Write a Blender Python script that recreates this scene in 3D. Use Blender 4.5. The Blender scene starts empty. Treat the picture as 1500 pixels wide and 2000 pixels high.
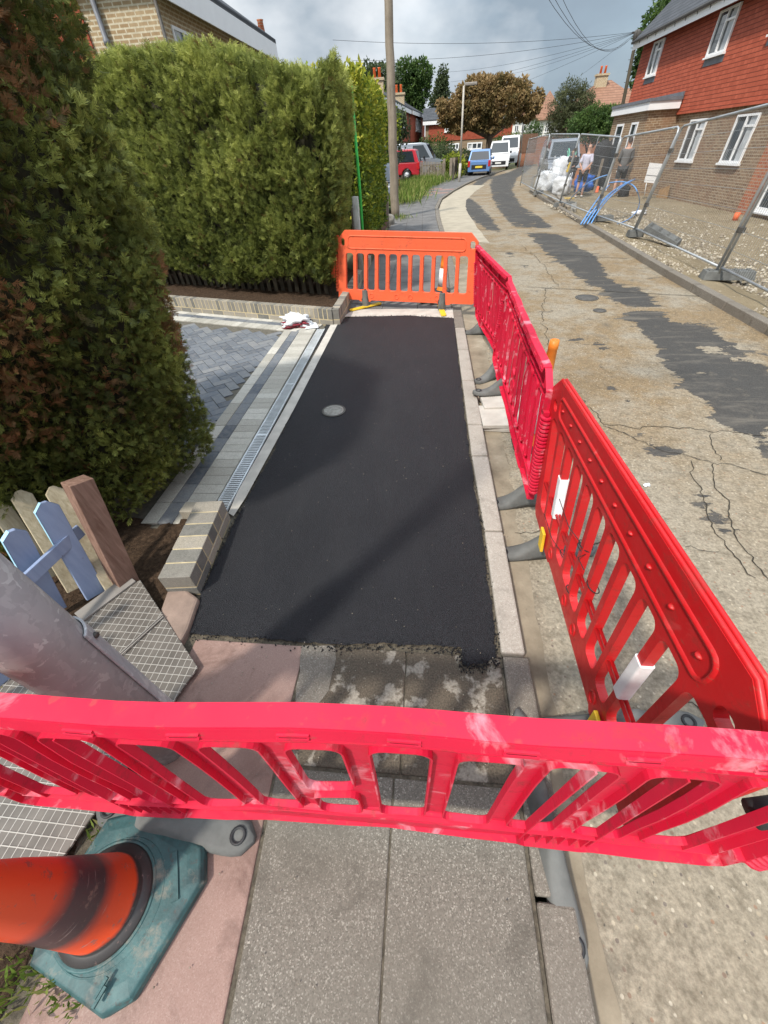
import bpy, bmesh, math, random
import numpy as np
from mathutils import Vector, Matrix, noise
from mathutils.geometry import tessellate_polygon
PI = math.pi
R = math.radians
SC = bpy.context.scene
COL = SC.collection

# ------------------------------------------------------------------ camera
CAM_H = 1.75
FPX = 745.02            # focal length in pixels of a 1500 px wide picture
AX = np.array([[0.9948882, 0.0285582, -0.0968599],
               [0.0898195, -0.6886164, 0.7195415],
               [-0.0461505, -0.7245633, -0.6876614]])
cam_d = bpy.data.cameras.new('camera')
cam = bpy.data.objects.new('camera', cam_d)
COL.objects.link(cam)
cam_d.sensor_fit = 'HORIZONTAL'
cam_d.sensor_width = 36.0
cam_d.lens = FPX / 1500 * 36.0
cam_d.clip_start = 0.05
cam_d.clip_end = 2000
mw = Matrix.Identity(4)
for r_ in range(3):
    mw[r_][0] = AX[r_, 0]
    mw[r_][1] = -AX[r_, 1]
    mw[r_][2] = -AX[r_, 2]
mw[2][3] = CAM_H
cam.matrix_world = mw
SC.camera = cam

# ------------------------------------------------------------------ light
SUN_AZ = math.atan2(-0.6, -0.8)      # the sun stands behind and to the left
SUN_EL = R(53)
sun_d = bpy.data.lights.new('sun', 'SUN')
sun_d.energy = 3.0
sun_d.angle = R(4.0)
sun_d.color = (1.0, 0.935, 0.84)
sun = bpy.data.objects.new('sun', sun_d)
COL.objects.link(sun)
ldir = Vector((0.6 * math.cos(SUN_EL), 0.8 * math.cos(SUN_EL), -math.sin(SUN_EL)))
sun.rotation_euler = ldir.to_track_quat('-Z', 'Y').to_euler()

W = bpy.data.worlds.new('World')
SC.world = W
W.use_nodes = True
nt = W.node_tree
nt.nodes.clear()
def wn(t, **k):
    n = nt.nodes.new(t)
    for a, b in k.items(): setattr(n, a, b)
    return n
out = wn('ShaderNodeOutputWorld')
bg = wn('ShaderNodeBackground')
sky = wn('ShaderNodeTexSky', sky_type='NISHITA', sun_disc=False)
sky.sun_elevation = SUN_EL
sky.sun_rotation = math.atan2(-0.6, -0.8)
sky.air_density = 1.1
sky.dust_density = 1.5
tc = wn('ShaderNodeTexCoord')
mp = wn('ShaderNodeMapping')
mp.inputs['Scale'].default_value = (1.0, 1.0, 1.9)
mp.inputs['Location'].default_value = (1.7, 0.4, 0.6)
n1 = wn('ShaderNodeTexNoise')
n1.inputs['Scale'].default_value = 2.3
n1.inputs['Detail'].default_value = 7
n1.inputs['Roughness'].default_value = 0.52
n1.inputs['Distortion'].default_value = 0.3
n2 = wn('ShaderNodeTexNoise')
n2.inputs['Scale'].default_value = 2.6
n2.inputs['Detail'].default_value = 6
r1 = wn('ShaderNodeValToRGB')
r1.color_ramp.elements[0].color = (0.84, 0.84, 0.84, 1)
r1.color_ramp.elements[0].position = 0.40
r1.color_ramp.elements[1].position = 0.56
r2 = wn('ShaderNodeValToRGB')
r2.color_ramp.elements[0].position = 0.42
r2.color_ramp.elements[0].color = (1.45, 1.82, 2.20, 1)
r2.color_ramp.elements[1].position = 0.63
r2.color_ramp.elements[1].color = (4.5, 4.65, 4.8, 1)
mix = wn('ShaderNodeMixRGB')
L = nt.links.new
L(tc.outputs['Generated'], mp.inputs['Vector'])
L(mp.outputs[0], n1.inputs['Vector']); L(mp.outputs[0], n2.inputs['Vector'])
L(n1.outputs['Fac'], r1.inputs[0]); L(n2.outputs['Fac'], r2.inputs[0])
L(r1.outputs[0], mix.inputs[0]); L(sky.outputs[0], mix.inputs[1]); L(r2.outputs[0], mix.inputs[2])
# sky brightened overhead, above the view, to add fill light
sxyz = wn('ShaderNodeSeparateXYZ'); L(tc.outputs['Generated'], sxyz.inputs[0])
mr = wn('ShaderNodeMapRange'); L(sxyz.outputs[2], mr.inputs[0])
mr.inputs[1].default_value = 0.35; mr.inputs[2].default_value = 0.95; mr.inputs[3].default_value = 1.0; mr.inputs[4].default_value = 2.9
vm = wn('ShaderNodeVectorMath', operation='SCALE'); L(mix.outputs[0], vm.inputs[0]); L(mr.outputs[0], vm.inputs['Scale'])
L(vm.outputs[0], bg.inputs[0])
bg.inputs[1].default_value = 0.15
L(bg.outputs[0], out.inputs[0])
SC.view_settings.view_transform = 'Standard'
SC.view_settings.look = 'None'
SC.view_settings.exposure = 0.62
SC.view_settings.gamma = 1.0

# ------------------------------------------------------------------ survey helpers
# photo measurements turned into real ground points / points on a vertical plane
def ray(px, py):
    return AX @ np.array([px - 750.0, py - 1000.0, FPX])
def G(px, py, z=0.0):
    v = ray(px, py); t = (z - CAM_H) / v[2]
    return Vector((v[0] * t, v[1] * t, z))
def AT(px, py, y):
    v = ray(px, py); t = y / v[1]
    return Vector((v[0] * t, y, CAM_H + v[2] * t))
def AX_(px, py, x):
    v = ray(px, py); t = x / v[0]
    return Vector((x, v[1] * t, CAM_H + v[2] * t))

# ------------------------------------------------------------------ object helpers
def tag(o, label=None, cat=None, group=None, kind=None):
    if label: o['label'] = label
    if cat: o['category'] = cat
    if group: o['group'] = group
    if kind: o['kind'] = kind
    return o
def empty(name, loc, label, cat, group=None, rz=0):
    o = bpy.data.objects.new(name, None)
    COL.objects.link(o)
    o.empty_display_size = 0.1
    o.location = loc
    o.rotation_euler = (0, 0, rz)
    tag(o, label, cat, group)
    return o
def kids(o):
    return [c for c in bpy.data.objects if c.parent == o]
def copy_tree(o, parent=None):
    c = o.copy(); COL.objects.link(c)
    if parent is not None: c.parent = parent
    for ch in kids(o): copy_tree(ch, c)
    return c

class MB:
    """collects faces; build() links them as one mesh"""
    def __init__(s): s.v = []; s.f = []; s.val = []; s.sm = []
    def face(s, pts, val=0.5, smooth=False):
        i = len(s.v); s.v += [tuple(p) for p in pts]
        s.f.append(tuple(range(i, i + len(pts)))); s.val.append(val); s.sm.append(smooth)
    def add(s, verts, faces, val=0.5, smooth=False):
        i = len(s.v); s.v += [tuple(p) for p in verts]
        for f in faces:
            s.f.append(tuple(a + i for a in f)); s.val.append(val); s.sm.append(smooth)
    def box(s, lo, hi, val=0.5, M=None):
        x0, y0, z0 = lo; x1, y1, z1 = hi
        V = [(x0,y0,z0),(x1,y0,z0),(x1,y1,z0),(x0,y1,z0),(x0,y0,z1),(x1,y0,z1),(x1,y1,z1),(x0,y1,z1)]
        if M is not None: V = [M @ Vector(p) for p in V]
        s.add(V, [(0,3,2,1),(4,5,6,7),(0,1,5,4),(1,2,6,5),(2,3,7,6),(3,0,4,7)], val)
    def hexa(s, b, t, val=0.5):
        n = len(b)
        s.add(list(b) + list(t), [tuple(reversed(range(n))), tuple(range(n, 2*n))] +
              [(i, (i+1) % n, n + (i+1) % n, n + i) for i in range(n)], val)
    def tube(s, pts, rad, n=8, val=0.5, caps=True, up=None):
        pts = [Vector(p) for p in pts]
        rr = rad if isinstance(rad, (list, tuple)) else [rad] * len(pts)
        rings = []
        prev = None
        for i, p in enumerate(pts):
            d = (pts[min(i+1, len(pts)-1)] - pts[max(i-1, 0)])
            if d.length < 1e-9: d = Vector((0,0,1))
            d.normalize()
            if prev is None:
                a = Vector((0,0,1)) if abs(d.z) < 0.9 else Vector((1,0,0))
                x = d.cross(a).normalized()
            else:
                x = (prev - d * prev.dot(d)).normalized()
            prev = x
            y = d.cross(x)
            rings.append([p + (x * math.cos(2*PI*k/n) + y * math.sin(2*PI*k/n)) * rr[i] for k in range(n)])
        V = [q for r in rings for q in r]
        F = []
        for i in range(len(pts)-1):
            for k in range(n):
                F.append((i*n+k, i*n+(k+1) % n, (i+1)*n+(k+1) % n, (i+1)*n+k))
        if caps:
            F.append(tuple(reversed(range(n)))); F.append(tuple(range((len(pts)-1)*n, len(pts)*n)))
        s.add(V, F, val, True)
    def lathe(s, prof, n=24, c=(0,0,0), M=None, val=0.5, smooth=True):
        V = []; F = []
        for (r, z) in prof:
            for k in range(n):
                p = Vector((r*math.cos(2*PI*k/n), r*math.sin(2*PI*k/n), z))
                if M is not None: p = M @ p
                V.append(p + Vector(c))
        for i in range(len(prof)-1):
            for k in range(n):
                F.append((i*n+k, i*n+(k+1) % n, (i+1)*n+(k+1) % n, (i+1)*n+k))
        F.append(tuple(range(n))[::-1]); F.append(tuple(range((len(prof)-1)*n, len(prof)*n)))
        s.add(V, F, val, smooth)
    def build(s, name, mat, parent=None, bevel=0, seg=2):
        m = bpy.data.meshes.new(name)
        m.from_pydata(s.v, [], s.f)
        a = m.attributes.new('v', 'FLOAT', 'FACE')
        a.data.foreach_set('value', s.val)
        m.polygons.foreach_set('use_smooth', s.sm)
        m.update()
        return link(name, m, mat, parent, bevel, seg)
def link(name, m, mat, parent=None, bevel=0, seg=2):
    o = bpy.data.objects.new(name, m)
    COL.objects.link(o)
    if mat: m.materials.append(mat)
    if parent is not None: o.parent = parent
    if bevel:
        b = o.modifiers.new('bevel', 'BEVEL'); b.width = bevel; b.segments = seg
        b.limit_method = 'ANGLE'; b.angle_limit = R(35)
    return o

# ------------------------------------------------------------------ materials
class NT:
    def __init__(s, name, rough=0.7, spec=0.4):
        s.m = bpy.data.materials.new(name); s.m.use_nodes = True
        s.t = s.m.node_tree; s.b = s.t.nodes['Principled BSDF']
        s.b.inputs['Roughness'].default_value = rough
        s.b.inputs['Specular IOR Level'].default_value = spec
        s.co = s.t.nodes.new('ShaderNodeTexCoord')
    def n(s, t, ins=None, **k):
        x = s.t.nodes.new(t)
        for a, b in k.items(): setattr(x, a, b)
        for a, b in (ins or {}).items():
            if hasattr(b, 'is_output') or isinstance(b, bpy.types.NodeSocket): s.t.links.new(b, x.inputs[a])
            else: x.inputs[a].default_value = b
        return x
    def l(s, a, b): s.t.links.new(a, b)
    @property
    def obj(s): return s.co.outputs['Object']
    def noise(s, scale, detail=4, rough=0.55, vec=None, dist=0.0):
        return s.n('ShaderNodeTexNoise', {'Vector': vec or s.obj, 'Scale': scale, 'Detail': detail, 'Roughness': rough, 'Distortion': dist}).outputs['Fac']
    def vor(s, scale, feature='F1', out='Distance', vec=None):
        return s.n('ShaderNodeTexVoronoi', {'Vector': vec or s.obj, 'Scale': scale}, feature=feature).outputs[out]
    def ramp(s, fac, stops, interp='LINEAR'):
        r = s.n('ShaderNodeValToRGB', {0: fac}); cr = r.color_ramp; cr.interpolation = interp
        while len(cr.elements) < len(stops): cr.elements.new(0.5)
        for e, (p, c) in zip(cr.elements, stops):
            e.position = p
            e.color = (c, c, c, 1) if isinstance(c, (int, float)) else (*c, 1)
        return r.outputs[0]
    def mix(s, f, a, b, mode='MIX'):
        x = s.n('ShaderNodeMixRGB', blend_type=mode)
        for i, q in enumerate((f, a, b)):
            if isinstance(q, bpy.types.NodeSocket): s.l(q, x.inputs[i])
            elif i == 0: x.inputs[0].default_value = q
            else: x.inputs[i].default_value = (*q, 1) if not isinstance(q, (int, float)) else (q, q, q, 1)
        return x.outputs[0]
    def math(s, op, a, b=0.0, c=0.0):
        x = s.n('ShaderNodeMath', operation=op)
        for i, q in enumerate((a, b, c)):
            if isinstance(q, bpy.types.NodeSocket): s.l(q, x.inputs[i])
            else: x.inputs[i].default_value = q
        return x.outputs[0]
    def attr(s, name='v'): return s.n('ShaderNodeAttribute', attribute_name=name).outputs['Fac']
    def color(s, c):
        if isinstance(c, bpy.types.NodeSocket): s.l(c, s.b.inputs['Base Color'])
        else: s.b.inputs['Base Color'].default_value = (*c, 1)
        return s
    def rough(s, r):
        if isinstance(r, bpy.types.NodeSocket): s.l(r, s.b.inputs['Roughness'])
        else: s.b.inputs['Roughness'].default_value = r
        return s
    def bump(s, h, strength=0.4, dist=0.01):
        b = s.n('ShaderNodeBump', {'Height': h, 'Strength': strength, 'Distance': dist})
        s.l(b.outputs[0], s.b.inputs['Normal']); return s
    def wallvec(s):
        """(run along the wall, height) from world position, picked by the face normal"""
        g = s.n('ShaderNodeNewGeometry')
        p = s.n('ShaderNodeSeparateXYZ', {0: g.outputs['Position']}); q = s.n('ShaderNodeSeparateXYZ', {0: g.outputs['True Normal']})
        side = s.math('GREATER_THAN', s.math('ABSOLUTE', q.outputs[0]), s.math('ABSOLUTE', q.outputs[1]))
        u = s.math('ADD', s.math('MULTIPLY', p.outputs[1], side), s.math('MULTIPLY', p.outputs[0], s.math('SUBTRACT', 1.0, side)))
        return s.n('ShaderNodeCombineXYZ', {0: u, 1: p.outputs[2]}).outputs[0]

def plain(name, c, rough=0.6, var=0.25, scale=8, bump=0.15, spec=0.4, metal=0.0, bscale=None):
    k = NT(name, rough, spec)
    n = k.noise(scale, 5)
    lo = tuple(x * (1 - var) for x in c); hi = tuple(min(1, x * (1 + var)) for x in c)
    k.color(k.ramp(n, [(0.3, lo), (0.7, hi)]))
    k.b.inputs['Metallic'].default_value = metal
    if bump: k.bump(k.noise(bscale or scale * 8, 3), bump, 0.004)
    return k.m

MAT = {}
def make_materials():
    # fresh tarmac
    k = NT('fresh_tarmac', 0.62, 0.35)
    v = k.vor(210); n = k.noise(2.2, 3); fine = k.noise(380, 2)
    c = k.ramp(k.mix(0.45, fine, k.vor(230)), [(0.22, (0.002, 0.0022, 0.0032)), (0.42, (0.0085, 0.009, 0.0115)), (0.60, (0.030, 0.0315, 0.0365))])
    c = k.mix(k.ramp(n, [(0.40, 0.0), (0.75, 0.6)]), c, (0.0125, 0.0135, 0.0165))
    c = k.mix(k.ramp(k.noise(1.0, 5, 0.6, vec=k.n('ShaderNodeMapping', {'Vector': k.obj, 'Scale': (5, 1.2, 1)}).outputs[0]), [(0.50, 0.0), (0.70, 0.35)]), c, (0.030, 0.031, 0.034))
    sp = k.n('ShaderNodeTexVoronoi', {'Vector': k.obj, 'Scale': 11.0, 'Randomness': 1.0}).outputs['Distance']
    c = k.mix(k.ramp(sp, [(0.0, 1.0), (0.022, 0.0)], 'CONSTANT'), c, (0.28, 0.26, 0.23))
    k.color(c); k.rough(k.ramp(fine, [(0.3, 0.75), (0.7, 0.45)]))
    k.bump(k.mix(0.35, v, fine), 1.0, 0.010); MAT['tarmac'] = k.m
    # aggregate paving, grey and pink
    def agg(name, base, dark, lights, stain, sc=1.0, rough=0.85, bump=0.5):
        k = NT(name, rough, 0.25)
        big = k.noise(1.6, 5, 0.6); cell = k.n('ShaderNodeTexVoronoi', {'Vector': k.obj, 'Scale': 230.0 * sc}).outputs['Color']
        g = k.n('ShaderNodeSeparateXYZ', {0: cell}).outputs[0]
        c = k.ramp(g, [(0.0, dark), (0.35, base), (0.80, base), (0.93, lights)])
        c = k.mix(k.ramp(k.noise(75 * sc, 5, 0.65), [(0.35, 0.0), (0.65, 0.6)]), c, dark)
        c = k.mix(k.ramp(big, [(0.42, 0.0), (0.70, 0.75)]), c, stain)
        c = k.mix(k.ramp(k.noise(4.5, 8, 0.7, dist=0.6), [(0.53, 0.0), (0.68, 0.65)]), c, tuple(q*.6 for q in stain))
        c = k.mix(k.ramp(k.vor(34 * sc), [(0.0, 0.8), (0.06, 0.0)]), c, lights)
        k.color(c)
        k.bump(k.mix(0.5, k.noise(120 * sc, 4), g), bump, 0.004)
        return k.m
    MAT['slab'] = agg('grey_aggregate', (0.180, 0.162, 0.136), (0.105, 0.094, 0.078), (0.34, 0.315, 0.27), (0.135, 0.120, 0.098), 1.2)
    MAT['kerb_old'] = agg('old_kerb_granite', (0.20, 0.178, 0.150), (0.125, 0.110, 0.090), (0.34, 0.31, 0.265), (0.15, 0.132, 0.108), 1.3)
    MAT['pink'] = agg('pink_concrete', (0.29, 0.195, 0.165), (0.24, 0.155, 0.128), (0.33, 0.24, 0.205), (0.155, 0.088, 0.070), 1.6, 0.7, 0.10)
    MAT['kerb_new'] = agg('new_kerb_concrete', (0.38, 0.345, 0.30), (0.29, 0.262, 0.225), (0.47, 0.44, 0.39), (0.25, 0.225, 0.19), 1.0, 0.8, 0.12)
    # broken up paving with grout blobs
    k = NT('broken_paving', 0.75, 0.3)
    n = k.noise(6.0, 7, 0.62, dist=0.15); n2 = k.noise(2.2, 3)
    base = k.ramp(k.noise(140, 3), [(0.3, (0.045, 0.036, 0.026)), (0.7, (0.115, 0.092, 0.066))])
    c = k.mix(k.ramp(n, [(0.52, 0.0), (0.565, 1.0)]), base, k.ramp(k.noise(90, 3), [(0.3, (0.17, 0.15, 0.12)), (0.7, (0.29, 0.26, 0.215))]))
    k.color(c); k.bump(k.mix(0.5, n, k.noise(150, 3)), 0.6, 0.006); MAT['broken'] = k.m
    # concrete road, pebbly, brown and grey
    k = NT('concrete_road', 0.85, 0.3)
    sx = k.n('ShaderNodeSeparateXYZ', {0: k.obj})
    cell = k.n('ShaderNodeTexVoronoi', {'Vector': k.obj, 'Scale': 46.0}).outputs['Color']
    cd = k.n('ShaderNodeTexVoronoi', {'Vector': k.obj, 'Scale': 46.0}).outputs['Distance']
    g = k.n('ShaderNodeSeparateXYZ', {0: cell}).outputs
    big = k.noise(0.8, 6, 0.62); mid = k.noise(5, 5, 0.6)
    grey = k.ramp(k.noise(55, 5, 0.7), [(0.30, (0.165, 0.142, 0.105)), (0.70, (0.345, 0.300, 0.228))])
    brown = k.ramp(k.noise(55, 5, 0.7), [(0.30, (0.115, 0.080, 0.042)), (0.70, (0.290, 0.212, 0.122))])
    far = k.ramp(k.math('MULTIPLY', sx.outputs[1], 0.1), [(0.14, 0.0), (0.36, 1.0)])
    bm = k.math('MULTIPLY', k.ramp(k.mix(0.35, big, mid), [(0.42, 0.0), (0.56, 1.0)]), k.math('ADD', k.math('MULTIPLY', far, 0.85), 0.12))
    c = k.mix(bm, grey, brown)
    peb = k.math('MULTIPLY', k.ramp(cd, [(0.22, 1.0), (0.30, 0.0)]), k.ramp(g[0], [(0.62, 0.0), (0.64, 1.0)], 'CONSTANT'))
    pcol = k.ramp(g[1], [(0.0, (0.07, 0.06, 0.06)), (0.25, (0.30, 0.17, 0.10)), (0.45, (0.12, 0.10, 0.09)), (0.6, (0.36, 0.30, 0.21)), (1.0, (0.50, 0.45, 0.36))])
    c = k.mix(k.math('MULTIPLY', peb, 0.75), c, pcol)
    wet = k.ramp(k.noise(1.1, 5, 0.6, dist=0.4), [(0.60, 0.0), (0.70, 0.55)])
    c = k.mix(wet, c, (0.10, 0.088, 0.066))
    ta = k.attr('tar')
    rag = k.math('ADD', k.math('MULTIPLY', k.math('SUBTRACT', k.noise(3.6, 10, 0.74, dist=0.35), 0.5), 1.75), k.math('MULTIPLY', k.math('SUBTRACT', k.noise(26, 5, 0.7), 0.5), 0.5))
    stre = k.noise(1.0, 8, 0.7, vec=k.n('ShaderNodeMapping', {'Vector': k.obj, 'Scale': (0.9, 4.5, 1.0)}).outputs[0], dist=0.5)
    rag = k.math('ADD', rag, k.math('MULTIPLY', k.math('SUBTRACT', stre, 0.5), 2.4))
    tm = k.ramp(k.math('ADD', ta, rag), [(0.47, 0.0), (0.53, 1.0)])
    tarc = k.ramp(k.noise(150, 4, 0.7), [(0.3, (0.020, 0.020, 0.020)), (0.7, (0.072, 0.070, 0.066))])
    tarc = k.mix(k.ramp(stre, [(0.52, 0.0), (0.66, 0.65)]), tarc, (0.135, 0.12, 0.10))
    tarc = k.mix(k.ramp(k.noise(9, 7, 0.7, dist=0.4), [(0.56, 0.0), (0.70, 0.6)]), tarc, (0.12, 0.105, 0.085))
    c = k.mix(k.ramp(k.noise(17, 7, 0.7), [(0.48, 0.0), (0.70, 0.6)]), c, (0.085, 0.068, 0.045))
    c = k.mix(k.ramp(k.noise(2.4, 9, 0.74, dist=0.5), [(0.57, 0.0), (0.66, 0.5)]), c, (0.105, 0.092, 0.072))
    c = k.mix(k.math('MULTIPLY', tm, 0.96), c, tarc)
    k.color(c); k.rough(k.math('SUBTRACT', 0.85, k.math('MULTIPLY', wet, 0.5)))
    k.bump(k.math('ADD', k.mix(0.5, k.noise(70, 4, 0.7), cd), k.math('MULTIPLY', tm, 0.8)), 0.6, 0.008); MAT['road'] = k.m
    k = NT('channel_silt', 0.8, 0.3)
    k.color(k.ramp(k.noise(4, 6, 0.65), [(0.3, (0.15, 0.122, 0.085)), (0.6, (0.27, 0.228, 0.165)), (0.75, (0.36, 0.32, 0.25))]))
    k.bump(k.noise(60, 4), 0.35, 0.004); MAT['channel'] = k.m
    k = NT('old_tar_patch', 0.75, 0.35)
    c = k.ramp(k.noise(160, 3), [(0.3, (0.018, 0.018, 0.018)), (0.7, (0.062, 0.062, 0.060))])
    c = k.mix(k.ramp(k.noise(3.0, 7, 0.65, dist=0.5), [(0.60, 0.0), (0.66, 0.85)]), c, (0.15, 0.138, 0.12))
    k.color(c); k.bump(k.noise(160, 4), 0.7, 0.005); MAT['patch'] = k.m
    MAT['crack'] = plain('crack_dirt', (0.030, 0.026, 0.018), 0.9, 0.4, 30, 0.3)
    # soil
    k = NT('dark_soil', 0.95, 0.15)
    k.color(k.ramp(k.noise(38, 6, 0.7), [(0.3, (0.022, 0.014, 0.009)), (0.6, (0.075, 0.048, 0.030)), (0.8, (0.17, 0.125, 0.085))]))
    k.bump(k.noise(30, 6, 0.7), 0.9, 0.03); MAT['soil'] = k.m
    # rubble ground of the building site
    k = NT('rubble_ground', 0.95, 0.2)
    c = k.ramp(k.noise(1.2, 6, 0.65), [(0.3, (0.165, 0.130, 0.078)), (0.65, (0.27, 0.222, 0.145))])
    vc = k.n('ShaderNodeTexVoronoi', {'Vector': k.obj, 'Scale': 15.0}); cg = k.n('ShaderNodeSeparateXYZ', {0: vc.outputs['Color']}).outputs[0]
    dens = k.ramp(k.noise(0.55, 4), [(0.35, 0.15), (0.62, 0.75)])
    st = k.math('MULTIPLY', k.ramp(vc.outputs['Distance'], [(0.26, 1.0), (0.34, 0.0)]), k.math('LESS_THAN', cg, dens))
    c = k.mix(st, c, k.ramp(cg, [(0.0, (0.40, 0.34, 0.25)), (0.5, (0.62, 0.55, 0.43)), (1.0, (0.35, 0.20, 0.13))]))
    c = k.mix(k.ramp(k.noise(120, 4), [(0.3, 0.5), (0.6, 0.0)]), c, (0.11, 0.085, 0.05))
    k.color(c); k.bump(k.mix(0.6, k.noise(25, 6, 0.7), st), 0.9, 0.04); MAT['rubble'] = k.m
    k = NT('ground_earth', 0.95, 0.2)
    k.color(k.ramp(k.noise(0.3, 6), [(0.35, (0.05, 0.075, 0.025)), (0.65, (0.13, 0.11, 0.06))])); MAT['earth'] = k.m
    MAT['stone'] = plain('pale_flint', (0.50, 0.44, 0.34), 0.8, 0.35, 9, 0.3)
    # pavers: value per block
    def blocks(name, stops, rough=0.75):
        k = NT(name, rough, 0.3)
        c = k.ramp(k.attr(), stops)
        c = k.mix(k.ramp(k.noise(22, 5), [(0.4, 0.0), (0.75, 0.4)]), c, (0.30, 0.28, 0.25))
        k.color(k.mix(k.ramp(k.noise(160, 3), [(0.3, 0.35), (0.6, 0.0)]), c, (0.03, 0.03, 0.03)))
        k.bump(k.noise(130, 3), 0.3, 0.003); return k.m
    MAT['flint'] = blocks('mixed_flints', [(0.0, (0.16, 0.125, 0.085)), (0.4, (0.30, 0.25, 0.18)), (0.7, (0.50, 0.44, 0.34)), (1.0, (0.60, 0.55, 0.45))])
    MAT['pav_dark'] = blocks('charcoal_paver', [(0.0, (0.085, 0.098, 0.118)), (0.5, (0.13, 0.148, 0.172)), (1.0, (0.19, 0.198, 0.205))])
    MAT['pav_light'] = blocks('pale_paver', [(0.0, (0.33, 0.315, 0.27)), (0.6, (0.45, 0.43, 0.375)), (1.0, (0.54, 0.52, 0.46))])
    MAT['brick_grey'] = blocks('grey_buff_brick', [(0.0, (0.135, 0.135, 0.122)), (0.5, (0.27, 0.245, 0.20)), (1.0, (0.37, 0.33, 0.26))])
    MAT['mortar'] = plain('yellow_mortar', (0.47, 0.39, 0.235), 0.9, 0.2, 20)
    MAT['joint'] = plain('joint_sand', (0.105, 0.095, 0.075), 0.95, 0.3, 30)
    # brick walls
    def brick(name, c1, c2, mort, w=0.225, h=0.075, ms=0.010, patchy=None):
        k = NT(name, 0.85, 0.2)
        b = k.n('ShaderNodeTexBrick', {'Vector': k.wallvec(), 'Scale': 1.0, 'Color1': (*c1, 1), 'Color2': (*c2, 1), 'Mortar': (*mort, 1),
            'Mortar Size': ms, 'Brick Width': w, 'Row Height': h, 'Bias': 0.0, 'Mortar Smooth': 0.1})
        c = k.mix(k.ramp(k.noise(14, 4), [(0.35, 0.35), (0.65, 0.0)]), b.outputs[0], tuple(x * 0.55 for x in c1))
        if patchy: c = k.mix(k.ramp(k.noise(1.3, 3), [(0.5, 0.0), (0.66, 0.6)]), c, patchy)
        k.color(c); k.bump(b.outputs['Fac'], -0.6, 0.006); return k.m
    MAT['brick_new'] = brick('stock_brick', (0.185, 0.115, 0.070), (0.305, 0.205, 0.125), (0.43, 0.36, 0.26), patchy=(0.24, 0.135, 0.080))
    MAT['brick_red'] = brick('red_brick', (0.36, 0.10, 0.05), (0.45, 0.17, 0.08), (0.42, 0.33, 0.24))
    MAT['brick_old'] = brick('yellow_brick', (0.36, 0.25, 0.14), (0.44, 0.33, 0.20), (0.62, 0.56, 0.42), ms=0.014)
    MAT['brick_brown'] = brick('brown_brick', (0.22, 0.15, 0.09), (0.30, 0.21, 0.13), (0.34, 0.29, 0.22))
    def tilehang(name, c1, c2, dark, w=0.18, h=0.11):
        k = NT(name, 0.75, 0.25); vec = k.wallvec()
        b = k.n('ShaderNodeTexBrick', {'Vector': vec, 'Scale': 1.0, 'Color1': (*c1, 1), 'Color2': (*c2, 1), 'Mortar': (*dark, 1),
            'Mortar Size': 0.0022, 'Brick Width': w, 'Row Height': h, 'Bias': 0.0, 'Mortar Smooth': 0.2})
        z = k.n('ShaderNodeSeparateXYZ', {0: vec}).outputs[1]
        fr = k.math('FRACT', k.math('DIVIDE', z, h))
        c = k.mix(k.ramp(fr, [(0.0, 1.0), (0.13, 0.9), (0.16, 0.0)]), b.outputs[0], dark)
        c = k.mix(k.ramp(k.noise(9, 4), [(0.4, 0.3), (0.7, 0.0)]), c, tuple(x * 0.7 for x in c1))
        k.color(c); k.bump(k.math('SUBTRACT', 1.0, fr), 0.7, 0.02); return k.m
    MAT['tilehang'] = tilehang('red_hung_tiles', (0.335, 0.072, 0.038), (0.44, 0.105, 0.058), (0.085, 0.020, 0.013))
    MAT['tilehang_dull'] = tilehang('dull_red_hung_tiles', (0.30, 0.062, 0.032), (0.38, 0.095, 0.05), (0.11, 0.03, 0.02))
    MAT['roof_dark'] = tilehang('charcoal_roof_tiles', (0.055, 0.06, 0.068), (0.085, 0.09, 0.10), (0.014, 0.014, 0.015), 0.3, 0.14)
    MAT['roof_brown'] = tilehang('brown_roof_tiles', (0.24, 0.125, 0.08), (0.31, 0.17, 0.11), (0.11, 0.06, 0.04), 0.25, 0.2)
    MAT['white'] = plain('white_upvc', (0.80, 0.81, 0.82), 0.35, 0.03, 3, 0)
    MAT['render'] = plain('white_render', (0.74, 0.73, 0.68), 0.9, 0.08, 2, 0.2)
    MAT['lead'] = plain('lead_flashing', (0.14, 0.15, 0.17), 0.5, 0.2, 8, 0.1)
    MAT['curtain'] = plain('net_curtain', (0.42, 0.44, 0.46), 0.9, 0.2, 6, 0)
    k = NT('window_glass', 0.04, 0.9); k.color((0.035, 0.045, 0.055)); MAT['glass'] = k.m
    k = NT('car_glass', 0.06, 0.8); k.color((0.02, 0.027, 0.032)); MAT['carglass'] = k.m
    # barrier plastics
    def plastic(name, c, worn, rough, trans, mask=(0.60, 0.74), grime=(0.25, 0.12, 0.08), gm=0.25):
        k = NT(name, rough, 0.5)
        n = k.noise(7.5, 6, 0.6, dist=0.6); fade = k.noise(2.3, 3)
        col = k.mix(k.ramp(fade, [(0.35, 0.0), (0.7, 0.35)]), c, tuple(min(1, x * 1.1 + 0.04) for x in c))
        col = k.mix(k.ramp(n, [(mask[0], 0.0), (mask[1], 0.7)]), col, worn)
        scr = k.n('ShaderNodeTexNoise', {'Vector': k.n('ShaderNodeMapping', {'Vector': k.obj, 'Scale': (30, 30, 120)}).outputs[0], 'Scale': 1.0, 'Detail': 3.0}).outputs['Fac']
        col = k.mix(k.ramp(scr, [(0.64, 0.0), (0.72, gm)]), col, grime)
        dirt = k.noise(14, 8, 0.72, dist=0.4)
        col = k.mix(k.ramp(dirt, [(0.54, 0.0), (0.70, 0.45)]), col, tuple(q*.45 for q in grime))
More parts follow.
